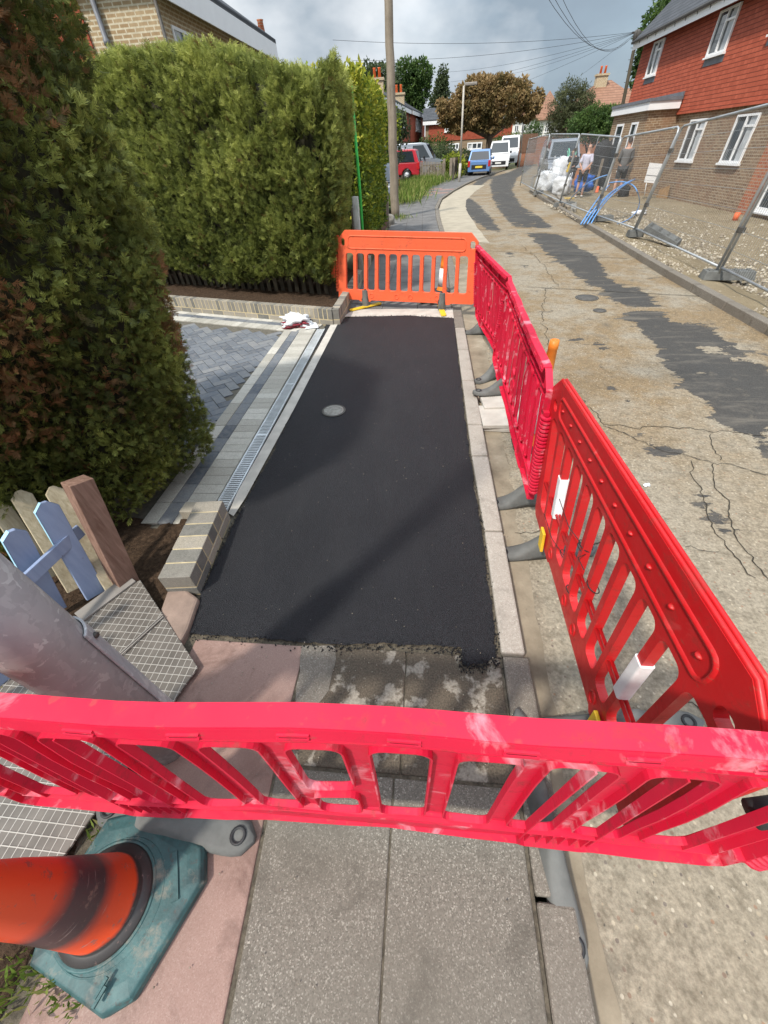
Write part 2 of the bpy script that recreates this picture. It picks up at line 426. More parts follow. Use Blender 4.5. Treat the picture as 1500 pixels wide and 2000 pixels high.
        k.color(col); k.rough(k.ramp(dirt, [(0.35, rough), (0.7, rough + 0.3)]))
        k.bump(k.noise(28, 3), 0.10, 0.004)
        if trans:
            tr = k.n('ShaderNodeBsdfTranslucent'); k.l(col, tr.inputs[0])
            ms = k.n('ShaderNodeMixShader', {0: trans, 1: k.b.outputs[0], 2: tr.outputs[0]})
            k.l(ms.outputs[0], k.t.nodes['Material Output'].inputs[0])
        return k.m
    MAT['pl_pink'] = plastic('faded_pink_red_plastic', (0.72, 0.012, 0.058), (0.90, 0.50, 0.56), 0.36, 0.30, (0.575, 0.70), gm=0.35)
    MAT['pl_red'] = plastic('red_plastic', (0.56, 0.010, 0.013), (0.72, 0.22, 0.20), 0.30, 0.10, (0.62, 0.85), gm=0.4)
    MAT['pl_orange'] = plastic('orange_plastic', (0.88, 0.135, 0.045), (0.90, 0.42, 0.30), 0.5, 0.15, (0.68, 0.85), gm=0.12)
    MAT['rubber'] = plain('grey_rubber', (0.115, 0.118, 0.112), 0.75, 0.35, 7, 0.3)
    MAT['rubber_dark'] = plain('black_rubber', (0.025, 0.026, 0.028), 0.6, 0.3, 9, 0.2)
    MAT['yellow'] = plain('yellow_plastic', (0.72, 0.48, 0.03), 0.45, 0.15, 9, 0.1)
    MAT['refl'] = plain('reflective_sheet', (0.78, 0.79, 0.80), 0.35, 0.08, 18, 0.2)
    MAT['tarorange'] = plain('orange_cone_plastic', (0.80, 0.24, 0.03), 0.45, 0.15, 9, 0.1)
    k = NT('teal_rubber', 0.55, 0.4)
    c = k.ramp(k.noise(6, 6, 0.65), [(0.3, (0.018, 0.036, 0.036)), (0.5, (0.030, 0.082, 0.084)), (0.68, (0.055, 0.135, 0.135))])
    c = k.mix(k.ramp(k.noise(11, 6, 0.7), [(0.54, 0.0), (0.68, 0.75)]), c, (0.21, 0.19, 0.15))
    c = k.mix(k.ramp(k.noise(4, 3), [(0.56, 0.0), (0.66, 0.7)]), c, (0.025, 0.028, 0.030))
    c = k.mix(k.ramp(k.noise(42, 6, 0.7), [(0.58, 0.0), (0.66, 0.7)]), c, (0.05, 0.045, 0.04))
    k.color(c); k.bump(k.noise(70, 4), 0.3, 0.004); MAT['teal'] = k.m
    k = NT('cone_skin', 0.42, 0.5)
    z = k.n('ShaderNodeSeparateXYZ', {0: k.obj}).outputs[2]
    z = k.math('ADD', z, k.math('MULTIPLY', k.math('SUBTRACT', k.noise(9, 4), 0.5), 0.05))
    c = k.ramp(z, [(0.082, (0.030, 0.026, 0.024)), (0.100, (0.62, 0.060, 0.012)), (0.19, (0.56, 0.055, 0.014)), (0.25, (0.055, 0.030, 0.032)), (0.35, (0.06, 0.032, 0.036)), (0.42, (0.60, 0.06, 0.018)), (0.7, (0.66, 0.08, 0.02))])
    c = k.mix(k.ramp(k.noise(30, 7, 0.75), [(0.58, 0.0), (0.64, 0.75)]), c, (0.16, 0.10, 0.085))
    c = k.mix(k.ramp(k.noise(1.0, 4, 0.6, vec=k.n('ShaderNodeMapping', {'Vector': k.obj, 'Scale': (10, 10, 160)}).outputs[0]), [(0.66, 0.0), (0.70, 0.6)]), c, (0.34, 0.28, 0.26))
    k.color(c); k.bump(k.noise(40, 4), 0.1, 0.004); MAT['cone'] = k.m
    # metals
    k = NT('galvanised_spangle', 0.42, 0.5)
    vv = k.n('ShaderNodeTexVoronoi', {'Vector': k.n('ShaderNodeMixRGB', {0: 0.10, 1: k.obj, 2: k.n('ShaderNodeTexNoise', {'Vector': k.obj, 'Scale': 9.0, 'Detail': 3.0}).outputs['Color']}).outputs[0], 'Scale': 34.0}, distance='MINKOWSKI')
    g = k.n('ShaderNodeSeparateXYZ', {0: vv.outputs['Color']}).outputs[0]
    c = k.ramp(g, [(0.0, (0.40, 0.412, 0.428)), (0.5, (0.445, 0.458, 0.472)), (0.85, (0.49, 0.505, 0.515)), (0.96, (0.62, 0.65, 0.65))])
    c = k.mix(k.ramp(k.noise(5, 6, 0.65, dist=0.8), [(0.42, 0.0), (0.66, 0.6)]), c, (0.34, 0.34, 0.355))
    k.color(c); k.b.inputs['Metallic'].default_value = 0.08
    k.rough(k.ramp(g, [(0.0, 0.5), (1.0, 0.32)])); MAT['galv_post'] = k.m
    MAT['galv'] = plain('galvanised_tube', (0.38, 0.40, 0.41), 0.4, 0.2, 6, 0.05, metal=0.45)
    MAT['wire'] = plain('galvanised_wire', (0.30, 0.32, 0.33), 0.5, 0.1, 6, 0, metal=0.3)
    MAT['grate'] = plain('galvanised_grate', (0.68, 0.72, 0.74), 0.35, 0.12, 10, 0, metal=0.35)
    MAT['black'] = plain('black_void', (0.008, 0.008, 0.009), 0.8, 0.2, 9, 0)
    MAT['cable'] = plain('black_cable', (0.018, 0.018, 0.020), 0.6, 0.2, 9, 0)
    k = NT('chequer_plate', 0.5, 0.5)
    sx = k.n('ShaderNodeSeparateXYZ', {0: k.obj})
    gx = k.math('ABSOLUTE', k.math('SUBTRACT', k.math('FRACT', k.math('MULTIPLY', sx.outputs[0], 32.0)), 0.5))
    gy = k.math('ABSOLUTE', k.math('SUBTRACT', k.math('FRACT', k.math('MULTIPLY', sx.outputs[1], 27.0)), 0.5))
    line = k.math('MAXIMUM', gx, gy)
    lm = k.ramp(line, [(0.425, 0.0), (0.455, 1.0)])
    base = k.ramp(k.noise(9, 5), [(0.3, (0.105, 0.092, 0.078)), (0.7, (0.17, 0.15, 0.128))])
    k.color(k.mix(lm, base, (0.40, 0.375, 0.335))); k.b.inputs['Metallic'].default_value = 0.2
    k.bump(lm, 0.9, 0.004); MAT['chequer'] = k.m
    MAT['steel_dull'] = plain('dull_steel', (0.27, 0.25, 0.225), 0.5, 0.15, 6, 0.1, metal=0.25)
    # wood
    def wood(name, c1, c2, along=(60, 60, 3), rough=0.8):
        k = NT(name, rough, 0.2)
        m = k.n('ShaderNodeMapping', {'Vector': k.obj, 'Scale': along}).outputs[0]
        n = k.noise(1.0, 6, 0.65, vec=m, dist=0.6)
        k.color(k.mix(k.ramp(k.noise(5, 3), [(0.4, 0.0), (0.7, 0.35)]), k.ramp(n, [(0.3, c1), (0.7, c2)]), tuple(x * 0.6 for x in c1)))
        k.bump(n, 0.5, 0.004); return k.m
    MAT['wood_brown'] = wood('weathered_brown_wood', (0.15, 0.085, 0.060), (0.30, 0.19, 0.145))
    MAT['wood_cream'] = wood('pale_cut_wood', (0.37, 0.31, 0.20), (0.60, 0.53, 0.38))
    MAT['wood_grey'] = wood('weathered_grey_wood', (0.20, 0.165, 0.125), (0.35, 0.30, 0.24), (25, 25, 1.2))
    MAT['wood_dark'] = wood('dark_old_wood', (0.035, 0.03, 0.02), (0.10, 0.085, 0.06))
    MAT['wood_fence'] = wood('red_brown_fence_wood', (0.13, 0.07, 0.045), (0.24, 0.145, 0.10))
    k = NT('blue_fence_paint', 0.5, 0.35)
    c = k.ramp(k.noise(1.0, 5, 0.6, vec=k.n('ShaderNodeMapping', {'Vector': k.obj, 'Scale': (30, 30, 3)}).outputs[0]), [(0.3, (0.22, 0.285, 0.43)), (0.7, (0.28, 0.35, 0.50))])
    k.color(k.mix(k.ramp(k.noise(16, 6, 0.7), [(0.68, 0.0), (0.72, 0.8)]), c, (0.12, 0.08, 0.06))); k.bump(k.noise(60, 3), 0.2, 0.003); MAT['blue_paint'] = k.m
    MAT['cyan_paint'] = plain('pale_blue_paint', (0.36, 0.62, 0.78), 0.5, 0.12, 20)
    MAT['green_paint'] = plain('bright_green_pole', (0.05, 0.48, 0.08), 0.45, 0.12, 6, 0)
    # foliage: value per leaf picks its colour
    def leaf(name, stops, trans=0.38, rough=0.6):
        k = NT(name, rough, 0.25); c = k.ramp(k.attr(), stops)
        k.color(c)
        tr = k.n('ShaderNodeBsdfTranslucent'); k.l(c, tr.inputs[0])
        ms = k.n('ShaderNodeMixShader', {0: trans, 1: k.b.outputs[0], 2: tr.outputs[0]})
        k.l(ms.outputs[0], k.t.nodes['Material Output'].inputs[0]); return k.m
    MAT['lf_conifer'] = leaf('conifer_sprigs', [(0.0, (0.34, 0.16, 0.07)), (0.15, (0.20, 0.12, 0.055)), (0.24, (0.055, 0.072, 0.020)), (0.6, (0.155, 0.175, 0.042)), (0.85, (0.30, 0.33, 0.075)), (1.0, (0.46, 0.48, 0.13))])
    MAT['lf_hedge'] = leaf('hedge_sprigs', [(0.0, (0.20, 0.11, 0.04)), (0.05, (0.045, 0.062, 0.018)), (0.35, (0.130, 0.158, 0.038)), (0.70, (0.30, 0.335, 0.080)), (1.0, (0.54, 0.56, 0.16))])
    MAT['lf_yellow'] = leaf('golden_hedge_leaves', [(0.0, (0.05, 0.09, 0.015)), (0.45, (0.13, 0.19, 0.025)), (0.8, (0.34, 0.36, 0.035)), (1.0, (0.52, 0.48, 0.07))])
    MAT['lf_green'] = leaf('green_leaves', [(0.0, (0.020, 0.045, 0.012)), (0.5, (0.055, 0.105, 0.025)), (1.0, (0.13, 0.20, 0.05))])
    MAT['lf_chestnut'] = leaf('browning_leaves', [(0.0, (0.075, 0.070, 0.028)), (0.4, (0.20, 0.150, 0.060)), (0.8, (0.36, 0.24, 0.11)), (1.0, (0.46, 0.36, 0.20))])
    MAT['lf_willow'] = leaf('grey_green_leaves', [(0.0, (0.055, 0.065, 0.032)), (0.6, (0.115, 0.13, 0.06)), (1.0, (0.18, 0.19, 0.09))])
    MAT['lf_dull'] = leaf('distant_leaves', [(0.0, (0.035, 0.052, 0.03)), (0.6, (0.075, 0.105, 0.045)), (1.0, (0.13, 0.16, 0.07))])
    MAT['grass'] = leaf('grass_blades', [(0.0, (0.07, 0.12, 0.02)), (0.6, (0.16, 0.24, 0.04)), (1.0, (0.38, 0.36, 0.13))])
    MAT['core'] = plain('crown_inner_shade', (0.036, 0.034, 0.018), 0.95, 0.6, 12, 0.6)  # dark colour stands in for the shade deep inside the foliage
    MAT['twig'] = plain('bare_twig', (0.10, 0.065, 0.045), 0.9, 0.3, 12, 0.2)
    MAT['bark'] = plain('tree_bark', (0.075, 0.055, 0.038), 0.9, 0.4, 12, 0.5)
    # cars, people, site goods
    def paint(name, c, metal=0.0):
        k = NT(name, 0.25, 0.6); k.color(k.ramp(k.noise(1.5, 3), [(0.3, tuple(x * .93 for x in c)), (0.7, c)]))
        k.b.inputs['Coat Weight'].default_value = 0.6; k.b.inputs['Coat Roughness'].default_value = 0.08
        k.b.inputs['Metallic'].default_value = metal; return k.m
    MAT['car_blue'] = paint('light_blue_paint', (0.13, 0.25, 0.50), 0.2); MAT['car_white'] = paint('white_car_paint', (0.78, 0.79, 0.80))
    MAT['car_red'] = paint('red_car_paint', (0.42, 0.020, 0.035)); MAT['car_grey'] = paint('silver_grey_paint', (0.27, 0.30, 0.34), 0.3)
    MAT['car_dark'] = paint('dark_blue_grey_paint', (0.05, 0.06, 0.08), 0.2)
    MAT['tyre'] = plain('tyre_rubber', (0.018, 0.018, 0.018), 0.8, 0.2, 20); MAT['rim'] = plain('alloy', (0.42, 0.43, 0.45), 0.3, 0.1, 5, 0, metal=0.6)
    MAT['trim'] = plain('black_trim', (0.020, 0.020, 0.022), 0.5, 0.2, 9, 0)
    MAT['lampclear'] = plain('headlamp_lens', (0.55, 0.57, 0.60), 0.1, 0.1, 5, 0, 0.8); MAT['lampred'] = plain('tail_lamp_lens', (0.42, 0.015, 0.02), 0.15, 0.1, 5, 0, 0.8)
    MAT['plate_y'] = plain('yellow_number_plate', (0.72, 0.55, 0.06), 0.4, 0.05, 5, 0); MAT['plate_w'] = plain('white_number_plate', (0.75, 0.75, 0.72), 0.4, 0.05, 5, 0)
    MAT['skin'] = plain('skin', (0.48, 0.27, 0.19), 0.55, 0.12, 9, 0.05); MAT['hair'] = plain('short_hair', (0.05, 0.035, 0.028), 0.8, 0.2, 30, 0.3)
    MAT['cloth_lilac'] = plain('pale_grey_tshirt', (0.50, 0.49, 0.58), 0.9, 0.1, 6, 0.3, bscale=14); MAT['cloth_black'] = plain('black_cloth', (0.022, 0.022, 0.024), 0.9, 0.25, 7, 0.3, bscale=14)
    MAT['cloth_grey'] = plain('dark_grey_cloth', (0.125, 0.122, 0.120), 0.9, 0.15, 7, 0.3, bscale=14); MAT['cloth_char'] = plain('charcoal_cloth', (0.045, 0.046, 0.048), 0.9, 0.2, 7, 0.3, bscale=14)
    MAT['shoe_white'] = plain('white_trainer', (0.72, 0.72, 0.70), 0.6, 0.08, 20)
    MAT['bag_white'] = plain('woven_white_bag', (0.70, 0.72, 0.74), 0.7, 0.08, 5, 0.5, bscale=9); MAT['maroon'] = plain('maroon_print', (0.20, 0.018, 0.030), 0.6, 0.2, 12)
    MAT['pipe_blue'] = plain('blue_water_pipe', (0.11, 0.28, 0.58), 0.4, 0.12, 9, 0); MAT['tarp_blue'] = plain('blue_sheet', (0.02, 0.12, 0.48), 0.5, 0.3, 9, 0.4)
    MAT['card'] = plain('brown_board', (0.22, 0.13, 0.055), 0.85, 0.15, 8); MAT['terracotta'] = plain('terracotta', (0.68, 0.13, 0.035), 0.6, 0.12, 9)
    MAT['concrete'] = plain('grey_concrete', (0.245, 0.23, 0.20), 0.9, 0.25, 7, 0.5); MAT['conc_light'] = plain('pale_concrete', (0.43, 0.405, 0.36), 0.85, 0.15, 7, 0.35)
    MAT['manhole'] = plain('worn_iron', (0.30, 0.29, 0.26), 0.55, 0.3, 30, 0.3, metal=0.3); MAT['iron'] = plain('dark_iron', (0.075, 0.070, 0.062), 0.6, 0.3, 14, 0.3)
make_materials()
M_ = MAT
# ------------------------------------------------------------------ the ground
random.seed(7)
def sheet(name, pts, mat, kind='structure', z=None, jag=0.0, step=0.08, seed=1):
    P = [Vector(p) for p in pts]
    if z is not None: P = [Vector((p.x, p.y, z)) for p in P]
    if jag:
        Q = []
        rnd = random.Random(seed)
        for i, a in enumerate(P):
            b = P[(i+1) % len(P)]; n = max(1, int((b-a).length / step))
            nrm = Vector((-(b-a).y, (b-a).x, 0)).normalized()
            for k in range(n):
                q = a.lerp(b, k / n)
                o = noise.noise(q * 5 + Vector((seed, 0, 0))) * jag * 1.2 + noise.noise(q * 17) * jag * 0.7 + rnd.uniform(-1, 1) * jag * 0.25
                Q.append(q + nrm * o)
        P = Q
    mb = MB()
    tris = tessellate_polygon([P])
    area = sum((P[i].x * P[(i+1) % len(P)].y - P[(i+1) % len(P)].x * P[i].y) for i in range(len(P)))
    F = []
    for t in tris:
        a, b, c = [P[i] for i in t]
        F.append(tuple(t) if (b-a).cross(c-a).z > 0 else tuple(reversed(t)))
    mb.add(P, F)
    o = mb.build(name, mat)
    if kind: o['kind'] = kind
    return o
ROAD_Z = -0.07
def RZ(px, py): return G(px, py, ROAD_Z)
def slopeground():
    mb = MB()
    mb.face([(-400, -60, -0.55), (400, -60, -0.55), (400, 600, -0.55), (-400, 600, -0.55)])
    o = mb.build('ground', M_['earth']); o['kind'] = 'structure'
slopeground()
# road: concrete carriageway from the left kerb to the right kerb, bending right far away
KX0, KX1 = 0.395, 0.505
left_k = [(0.50, -4), (0.50, 5.2), (0.52, 9), (0.46, 12.5), (0.36, 16), (0.33, 19.5), (0.55, 23), (1.25, 27), (2.2, 31.5), (3.6, 37), (6.5, 46), (10.5, 56), (22, 72)]
right_k = [(4.02, -4), (4.05, 5.2), (4.08, 8), (4.25, 12), (4.42, 16.5), (4.75, 24.5), (6.6, 34), (10.0, 44), (15, 54), (28, 66)]

# silt filled channel beside the kerb
sheet('road_channel', [(0.508, -1.5, ROAD_Z + .004), (0.508, 9.4, ROAD_Z + .004), (0.80, 9.6, ROAD_Z + .004), (0.74, 5.0, ROAD_Z + .004), (0.66, 2.6, ROAD_Z + .004), (0.60, 0.5, ROAD_Z + .004), (0.57, -1.5, ROAD_Z + .004)], M_['channel'], jag=0.02)
strip = [(0.47, 12.4), (0.37, 16), (0.34, 19.5), (0.56, 23), (1.26, 27), (2.2, 31.3)]
sheet('road_channel', [(x + .01, y, ROAD_Z + .004) for x, y in strip] + [(x + 1.05, y - .6, ROAD_Z + .004) for x, y in reversed(strip)], plain('pale_concrete_strip', (0.33, 0.29, 0.22), 0.85, 0.15, 3, 0.3), jag=0.03, step=0.5)
# tar patches, outlines surveyed from the photograph
def Z4(l): return [RZ(850 + x / 2.308, 400 + y / 2.308) for x, y in l]
def Z1(l): return [RZ(650 + x / 3.333, y / 3.333) for x, y in l]
PATCH = [
 Z4([(845,475),(900,480),(1000,480),(1060,525),(1130,545),(1200,545),(1290,600),(1350,625),(1420,635),(1340,642),(1395,660),(1390,678),(1310,668),(1290,640),(1170,620),(1190,660),(1250,690),(1400,700),(1520,735),(1520,1170),(1440,1110),(1380,1040),(1330,980),(1230,900),(1130,800),(1050,720),(1020,660),(960,600),(900,530)]),
 Z4([(400,125),(540,130),(600,150),(650,200),(720,230),(760,290),(800,350),(860,385),(900,352),(930,385),(960,410),(1040,455),(920,460),(850,450),(780,410),(740,370),(680,350),(600,290),(520,230),(460,170)]),
 Z4([(610,585),(640,592),(680,620),(672,640),(640,632),(615,610)]), Z4([(695,600),(740,598),(782,662),(740,652),(712,625)]),
 Z4([(705,725),(730,722),(775,768),(745,765)]), Z4([(778,795),(820,800),(850,850),(880,900),(908,970),(870,935),(820,880),(790,840)]),
 Z4([(545,535),(585,540),(602,556),(560,550)]), Z4([(310,210),(350,212),(362,238),(325,228)]), Z4([(975,950),(1020,955),(1050,975),(1000,970)]), Z4([(380,272),(420,270),(425,285),(392,288)]),
 Z4([(880,1040),(940,1030),(985,1060),(960,1075),(900,1062)]), Z4([(960,1090),(1040,1085),(1130,1110),(1060,1150),(1010,1140)]),
 Z1([(1310,1060),(1260,1060),(1150,1120),(1040,1150),(1020,1200),(1040,1300),(1100,1400),(1180,1480),(1450,1490),(1330,1400),(1230,1340),(1170,1240),(1200,1160),(1290,1100)]),
 Z1([(800,1290),(900,1290),(960,1340),(1020,1400),(1110,1520),(1000,1490),(900,1430),(830,1370)]),
 Z1([(1000,1120),(1060,1110),(1120,1085),(1040,1150),(980,1200),(900,1250),(880,1230)]),
 [RZ(1338,952),RZ(1372,945),RZ(1395,985),RZ(1420,1030),(RZ(1445,1070)),RZ(1410,1055),RZ(1370,1000)],
 [RZ(1395,938),RZ(1412,936),RZ(1440,965),RZ(1425,970)], [RZ(1205,1060),RZ(1235,1075),RZ(1225,1120),RZ(1195,1100)],
]
# the carriageway is one fine grid; 'tar' says how much old tarmac still covers the concrete
ROWS = np.concatenate([np.arange(-4, -.8, .2), np.arange(-.8, 16, .045), np.arange(16, 30, .09), np.arange(30, 66.1, .5)])
NU = 84
lx = np.interp(ROWS, [p[1] for p in left_k], [p[0] for p in left_k]); rx = np.interp(ROWS, [p[1] for p in right_k], [p[0] for p in right_k])
U_ = np.linspace(0, 1, NU)
GX = lx[:, None] + (rx-lx)[:, None]*U_[None]; GY = np.repeat(ROWS[:, None], NU, 1)
def inside(P, X, Y):
    c = np.zeros(X.shape, bool); j = len(P)-1
    for i in range(len(P)):
        xi, yi, xj, yj = P[i].x, P[i].y, P[j].x, P[j].y
        with np.errstate(divide='ignore', invalid='ignore'):
            c ^= ((yi > Y) != (yj > Y)) & (X < (xj-xi)*(Y-yi)/(yj-yi+1e-12)+xi)
        j = i
    return c
TAR = np.zeros(GX.shape)
for p in PATCH: TAR[inside(p, GX, GY)] = 1.0
for it in range(30):
    T2 = np.pad(TAR, 1, mode='edge'); TAR = (T2[:-2, 1:-1] + T2[2:, 1:-1] + T2[1:-1, :-2] + T2[1:-1, 2:] + T2[1:-1, 1:-1]*2)/6
    if it == 3: T4 = TAR.copy()
TAR = TAR*.6 + T4*.4 + .07*np.clip((GY-2)/2, 0, 1)*(GX > 1.2) - .16*np.clip((GY-9)/6, 0, 1)
nr = len(ROWS)
Vr = np.stack([GX, GY, np.full(GX.shape, ROAD_Z)], 2).reshape(-1, 3)
ii = (np.arange(nr-1)[:, None]*NU + np.arange(NU-1)[None]).ravel()
Fr = np.stack([ii, ii+1, ii+NU+1, ii+NU], 1)
m = bpy.data.meshes.new('road'); m.vertices.add(len(Vr)); m.vertices.foreach_set('co', Vr.astype(np.float32).ravel())
m.loops.add(Fr.size); m.loops.foreach_set('vertex_index', Fr.astype(np.int32).ravel()); m.polygons.add(len(Fr)); m.polygons.foreach_set('loop_start', (np.arange(len(Fr))*4).astype(np.int32))
at_ = m.attributes.new('tar', 'FLOAT', 'POINT'); at_.data.foreach_set('value', TAR.astype(np.float32).ravel()); m.update(calc_edges=True)
o = link('road', m, M_['road']); o['kind'] = 'structure'
# cracks and joints in the concrete
def ribbon(name, pts, w, mat, z, wob=0.02, step=0.06, seed=0):
    P = []
    for a, b in zip(pts, pts[1:]):
        n = max(1, int((b-a).length / step))
        for k in range(n): P.append(a.lerp(b, k / n))
    P.append(pts[-1]); mb = MB(); A = []; B = []
    for i, q in enumerate(P):
        d = (P[min(i+1, len(P)-1)] - P[max(i-1, 0)]).normalized(); nn = Vector((-d.y, d.x, 0))
        q = q + nn * (noise.noise(Vector((q.x*5, q.y*5, seed))) + .5*noise.noise(Vector((q.x*17, q.y*17, seed))) + .3*noise.noise(Vector((q.x*45, q.y*45, seed)))) * wob
        ww = w * (0.6 + 0.8 * abs(noise.noise(Vector((q.x*11, q.y*11, seed+5)))) * 1.6)
        A.append(Vector((q.x, q.y, z)) + nn * ww/2); B.append(Vector((q.x, q.y, z)) - nn * ww/2)
    n = len(P)
    mb.add(A + B, [(i, n+i, n+i+1, i+1) for i in range(n-1)])
    o = mb.build(name, mat); o['kind'] = 'structure'; return o
CR = [[(1110,748),(1180,830),(1250,838),(1300,830),(1400,845),(1500,850)], [(1390,905),(1410,965),(1440,1050),(1500,1140)], [(1345,900),(1360,960),(1400,1050),(1475,1130)],
      [(1065,565),(1058,620),(1070,665),(1080,700)], [(1020,480),(1065,520),(1090,560)], [(1300,1365),(1350,1375),(1395,1415)], [(1390,850),(1405,900)], [(1200,1050),(1150,1065),(1100,1060)],
      [(1180,832),(1290,880),(1400,905),(1500,925)], [(1005,1040),(1075,1035)], [(1335,1065),(1400,1075)], [(930,905),(935,990),(975,1120),(1005,1180)]]
for i, c in enumerate(CR):
    ribbon('road_crack', [RZ(*p) for p in c], 0.007 if i < 9 else 0.005, M_['crack'], ROAD_Z + .004 + i * .0004, 0.05, seed=i, step=0.03)
for py, x0, x1 in [(561, 1030, 1380), (490, 940, 1225), (448, 930, 1165)]:
    a = RZ(x0, py); b = RZ(x1, py + (x1 - x0) * 0.055)
    ribbon('road_joint', [a, b], 0.018, M_['crack'], ROAD_Z + .0095, 0.01, 0.2, seed=py)

# kerbs
def kerb(name, runs, mat, z0, ztop, gap=0.006):
    mb = MB()
    for (a, b, c, d) in runs:        # a,b near corners (left,right); c,d far corners (right,left)
        pts = [Vector(p) for p in (a, b, c, d)]
        ctr = sum(pts, Vector()) / 4
        l = (pts[3] - pts[0]).normalized() * gap
        q = [pts[0] + l, pts[1] + l, pts[2] - l, pts[3] - l]
        mb.hexa([Vector((p.x, p.y, z0)) for p in q], [Vector((p.x, p.y, ztop)) for p in q], random.random())
    o = mb.build(name, mat, bevel=0.010); o['kind'] = 'structure'; return o
ys = [0.88, 1.68, 2.48, 2.94, 3.8, 4.62, 5.38]
kerb('kerb', [((KX0 - .018*(y0 > 2), y0, 0), (KX1 - .006*(y0 > 2), y0, 0), (KX1 - .006*(y1 > 2), y1, 0), (KX0 - .018*(y1 > 2), y1, 0)) for y0, y1 in zip(ys, ys[1:])], M_['kerb_new'], -0.2, 0.012)
ys = [-1.6, -0.75, 0.07, 0.88]
kerb('kerb', [((KX0 + .005, y0, 0), (KX1 + .014, y0, 0), (KX1 + .012, y1, 0), (KX0 + .005, y1, 0)) for y0, y1 in zip(ys, ys[1:])], M_['kerb_old'], -0.2, 0.004)
def resample(l, step):
    out = [l[0]]; acc = 0
    for a, b in zip(l, l[1:]):
        d = math.hypot(b[0]-a[0], b[1]-a[1]); n = max(1, round(d / step))
        for k in range(1, n+1): out.append((a[0]+(b[0]-a[0])*k/n, a[1]+(b[1]-a[1])*k/n))
    return out
lk = resample([(0.50, 5.40), (0.50, 6.2), (0.52, 9), (0.46, 12.5), (0.36, 16), (0.33, 19.5), (0.55, 23), (1.25, 27), (2.2, 31.5), (3.6, 37), (6.5, 46)], 0.9)
def off(l, d):
    o = []
    for i, p in enumerate(l):
        a = l[max(i-1, 0)]; b = l[min(i+1, len(l)-1)]; t = Vector((b[0]-a[0], b[1]-a[1])).normalized()
        o.append((p[0] + t.y*d, p[1] - t.x*d))
    return o
lk2 = off(lk, -0.13)
kerb('kerb', [((*lk2[i], 0), (*lk[i], 0), (*lk[i+1], 0), (*lk2[i+1], 0)) for i in range(len(lk)-1)], M_['kerb_old'], -0.2, 0.005, 0.01)
rk = resample(right_k, 0.9); rk2 = off(rk, 0.13)
kerb('kerb', [((*rk[i], 0), (*rk2[i], 0), (*rk2[i+1], 0), (*rk[i+1], 0)) for i in range(len(rk)-1)], M_['kerb_old'], -0.25, 0.035, 0.012)

# footway
tar = [G(640,627), G(700,619), G(800,617), G(889,622), G(908,820), G(926,950), G(945,1070), G(975,1215), G(984,1290)]
tar += [G(940,1297), G(905,1300), G(900,1268), G(850,1262), G(760,1258), G(680,1262), G(603,1256), G(500,1246), G(373,1236), G(395,1155), G(430,1080), G(470,1000), G(523,905), G(575,800)]
tar = [Vector((min(p.x, KX0 - .02), p.y, 0)) for p in tar]
sheet('tarmac_path', tar, M_['tarmac'], z=0.0065, jag=0.010, step=0.012)
base = [(-1.30, -1.6), (KX0 + .002, -1.6), (KX0 + .002, 5.4), (KX0 - .02, 16), (.2, 19.5), (.42, 23), (1.1, 27), (2.05, 31.5), (3.4, 37), (6.2, 46), (3.4, 46), (0.2, 36.5), (-.9, 31), (-1.3, 26), (-1.3, 16), (-1.2, 6)]
sheet('pavement', base, plain('gritty_joint_fill', (0.085, 0.072, 0.052), 0.95, 0.5, 60, 0.6), z=-0.007)
def slabs(name, quads, mat, zt=0.0, gap=0.006, bev=0.006):
    mb = MB()
    for i, q in enumerate(quads):
        q = [Vector((p[0], p[1], 0)) for p in q]; c = sum(q, Vector()) / len(q)
        q = [p + (c - p).normalized() * gap * 1.3 for p in q]
        a = sum(q[i].x*q[(i+1) % len(q)].y - q[(i+1) % len(q)].x*q[i].y for i in range(len(q)))
        if a < 0: q = q[::-1]
        dz = random.uniform(-.0015, .0015)
        mb.hexa([Vector((p.x, p.y, -.016)) for p in q], [Vector((p.x, p.y, zt + dz)) for p in q], random.random())
    o = mb.build(name, mat, bevel=bev); o['kind'] = 'structure'; return o
def rect(x0, y0, x1, y1): return [(x0, y0), (x1, y0), (x1, y1), (x0, y1)]
S1, S2, S3 = -0.52, -0.075, 0.388
slabs('paving_slabs', [[(-.470, -1.0), (S2, -1.0), (S2, -.42), (-.487, -.42)], rect(S2, -1.0, S3, -0.42), [(-.487, -.42), (S2, -.42), (S2, .36), (-.543, .36)], rect(S2, -0.42, S3, 0.36), rect(-.465, -1.7, S2, -1.0), rect(S2, -1.7, S3, -1.0)], M_['slab'], gap=.0045)
slabs('pink_paving', [rect(-1.12, 0.46, -0.545, 0.865), [(-1.10, -.40), (-.50, -.40), (-.552, .445), (-1.10, .445)], [(-1.16, -1.5), (-.485, -1.5), (-.502, -.41), (-1.16, -.41)]], M_['pink'], gap=.004)
slabs('broken_paving', [rect(-0.540, 0.365, -0.05, 0.87), rect(-0.05, 0.365, S3, 0.87)], M_['broken'], 0.0, .0025)
sheet('broken_paving', [G(590,1262), G(655,1262), G(655,1300), G(640,1350), G(615,1385), G(578,1385)], M_['kerb_old'], z=0.0045, jag=0.008, step=.03)
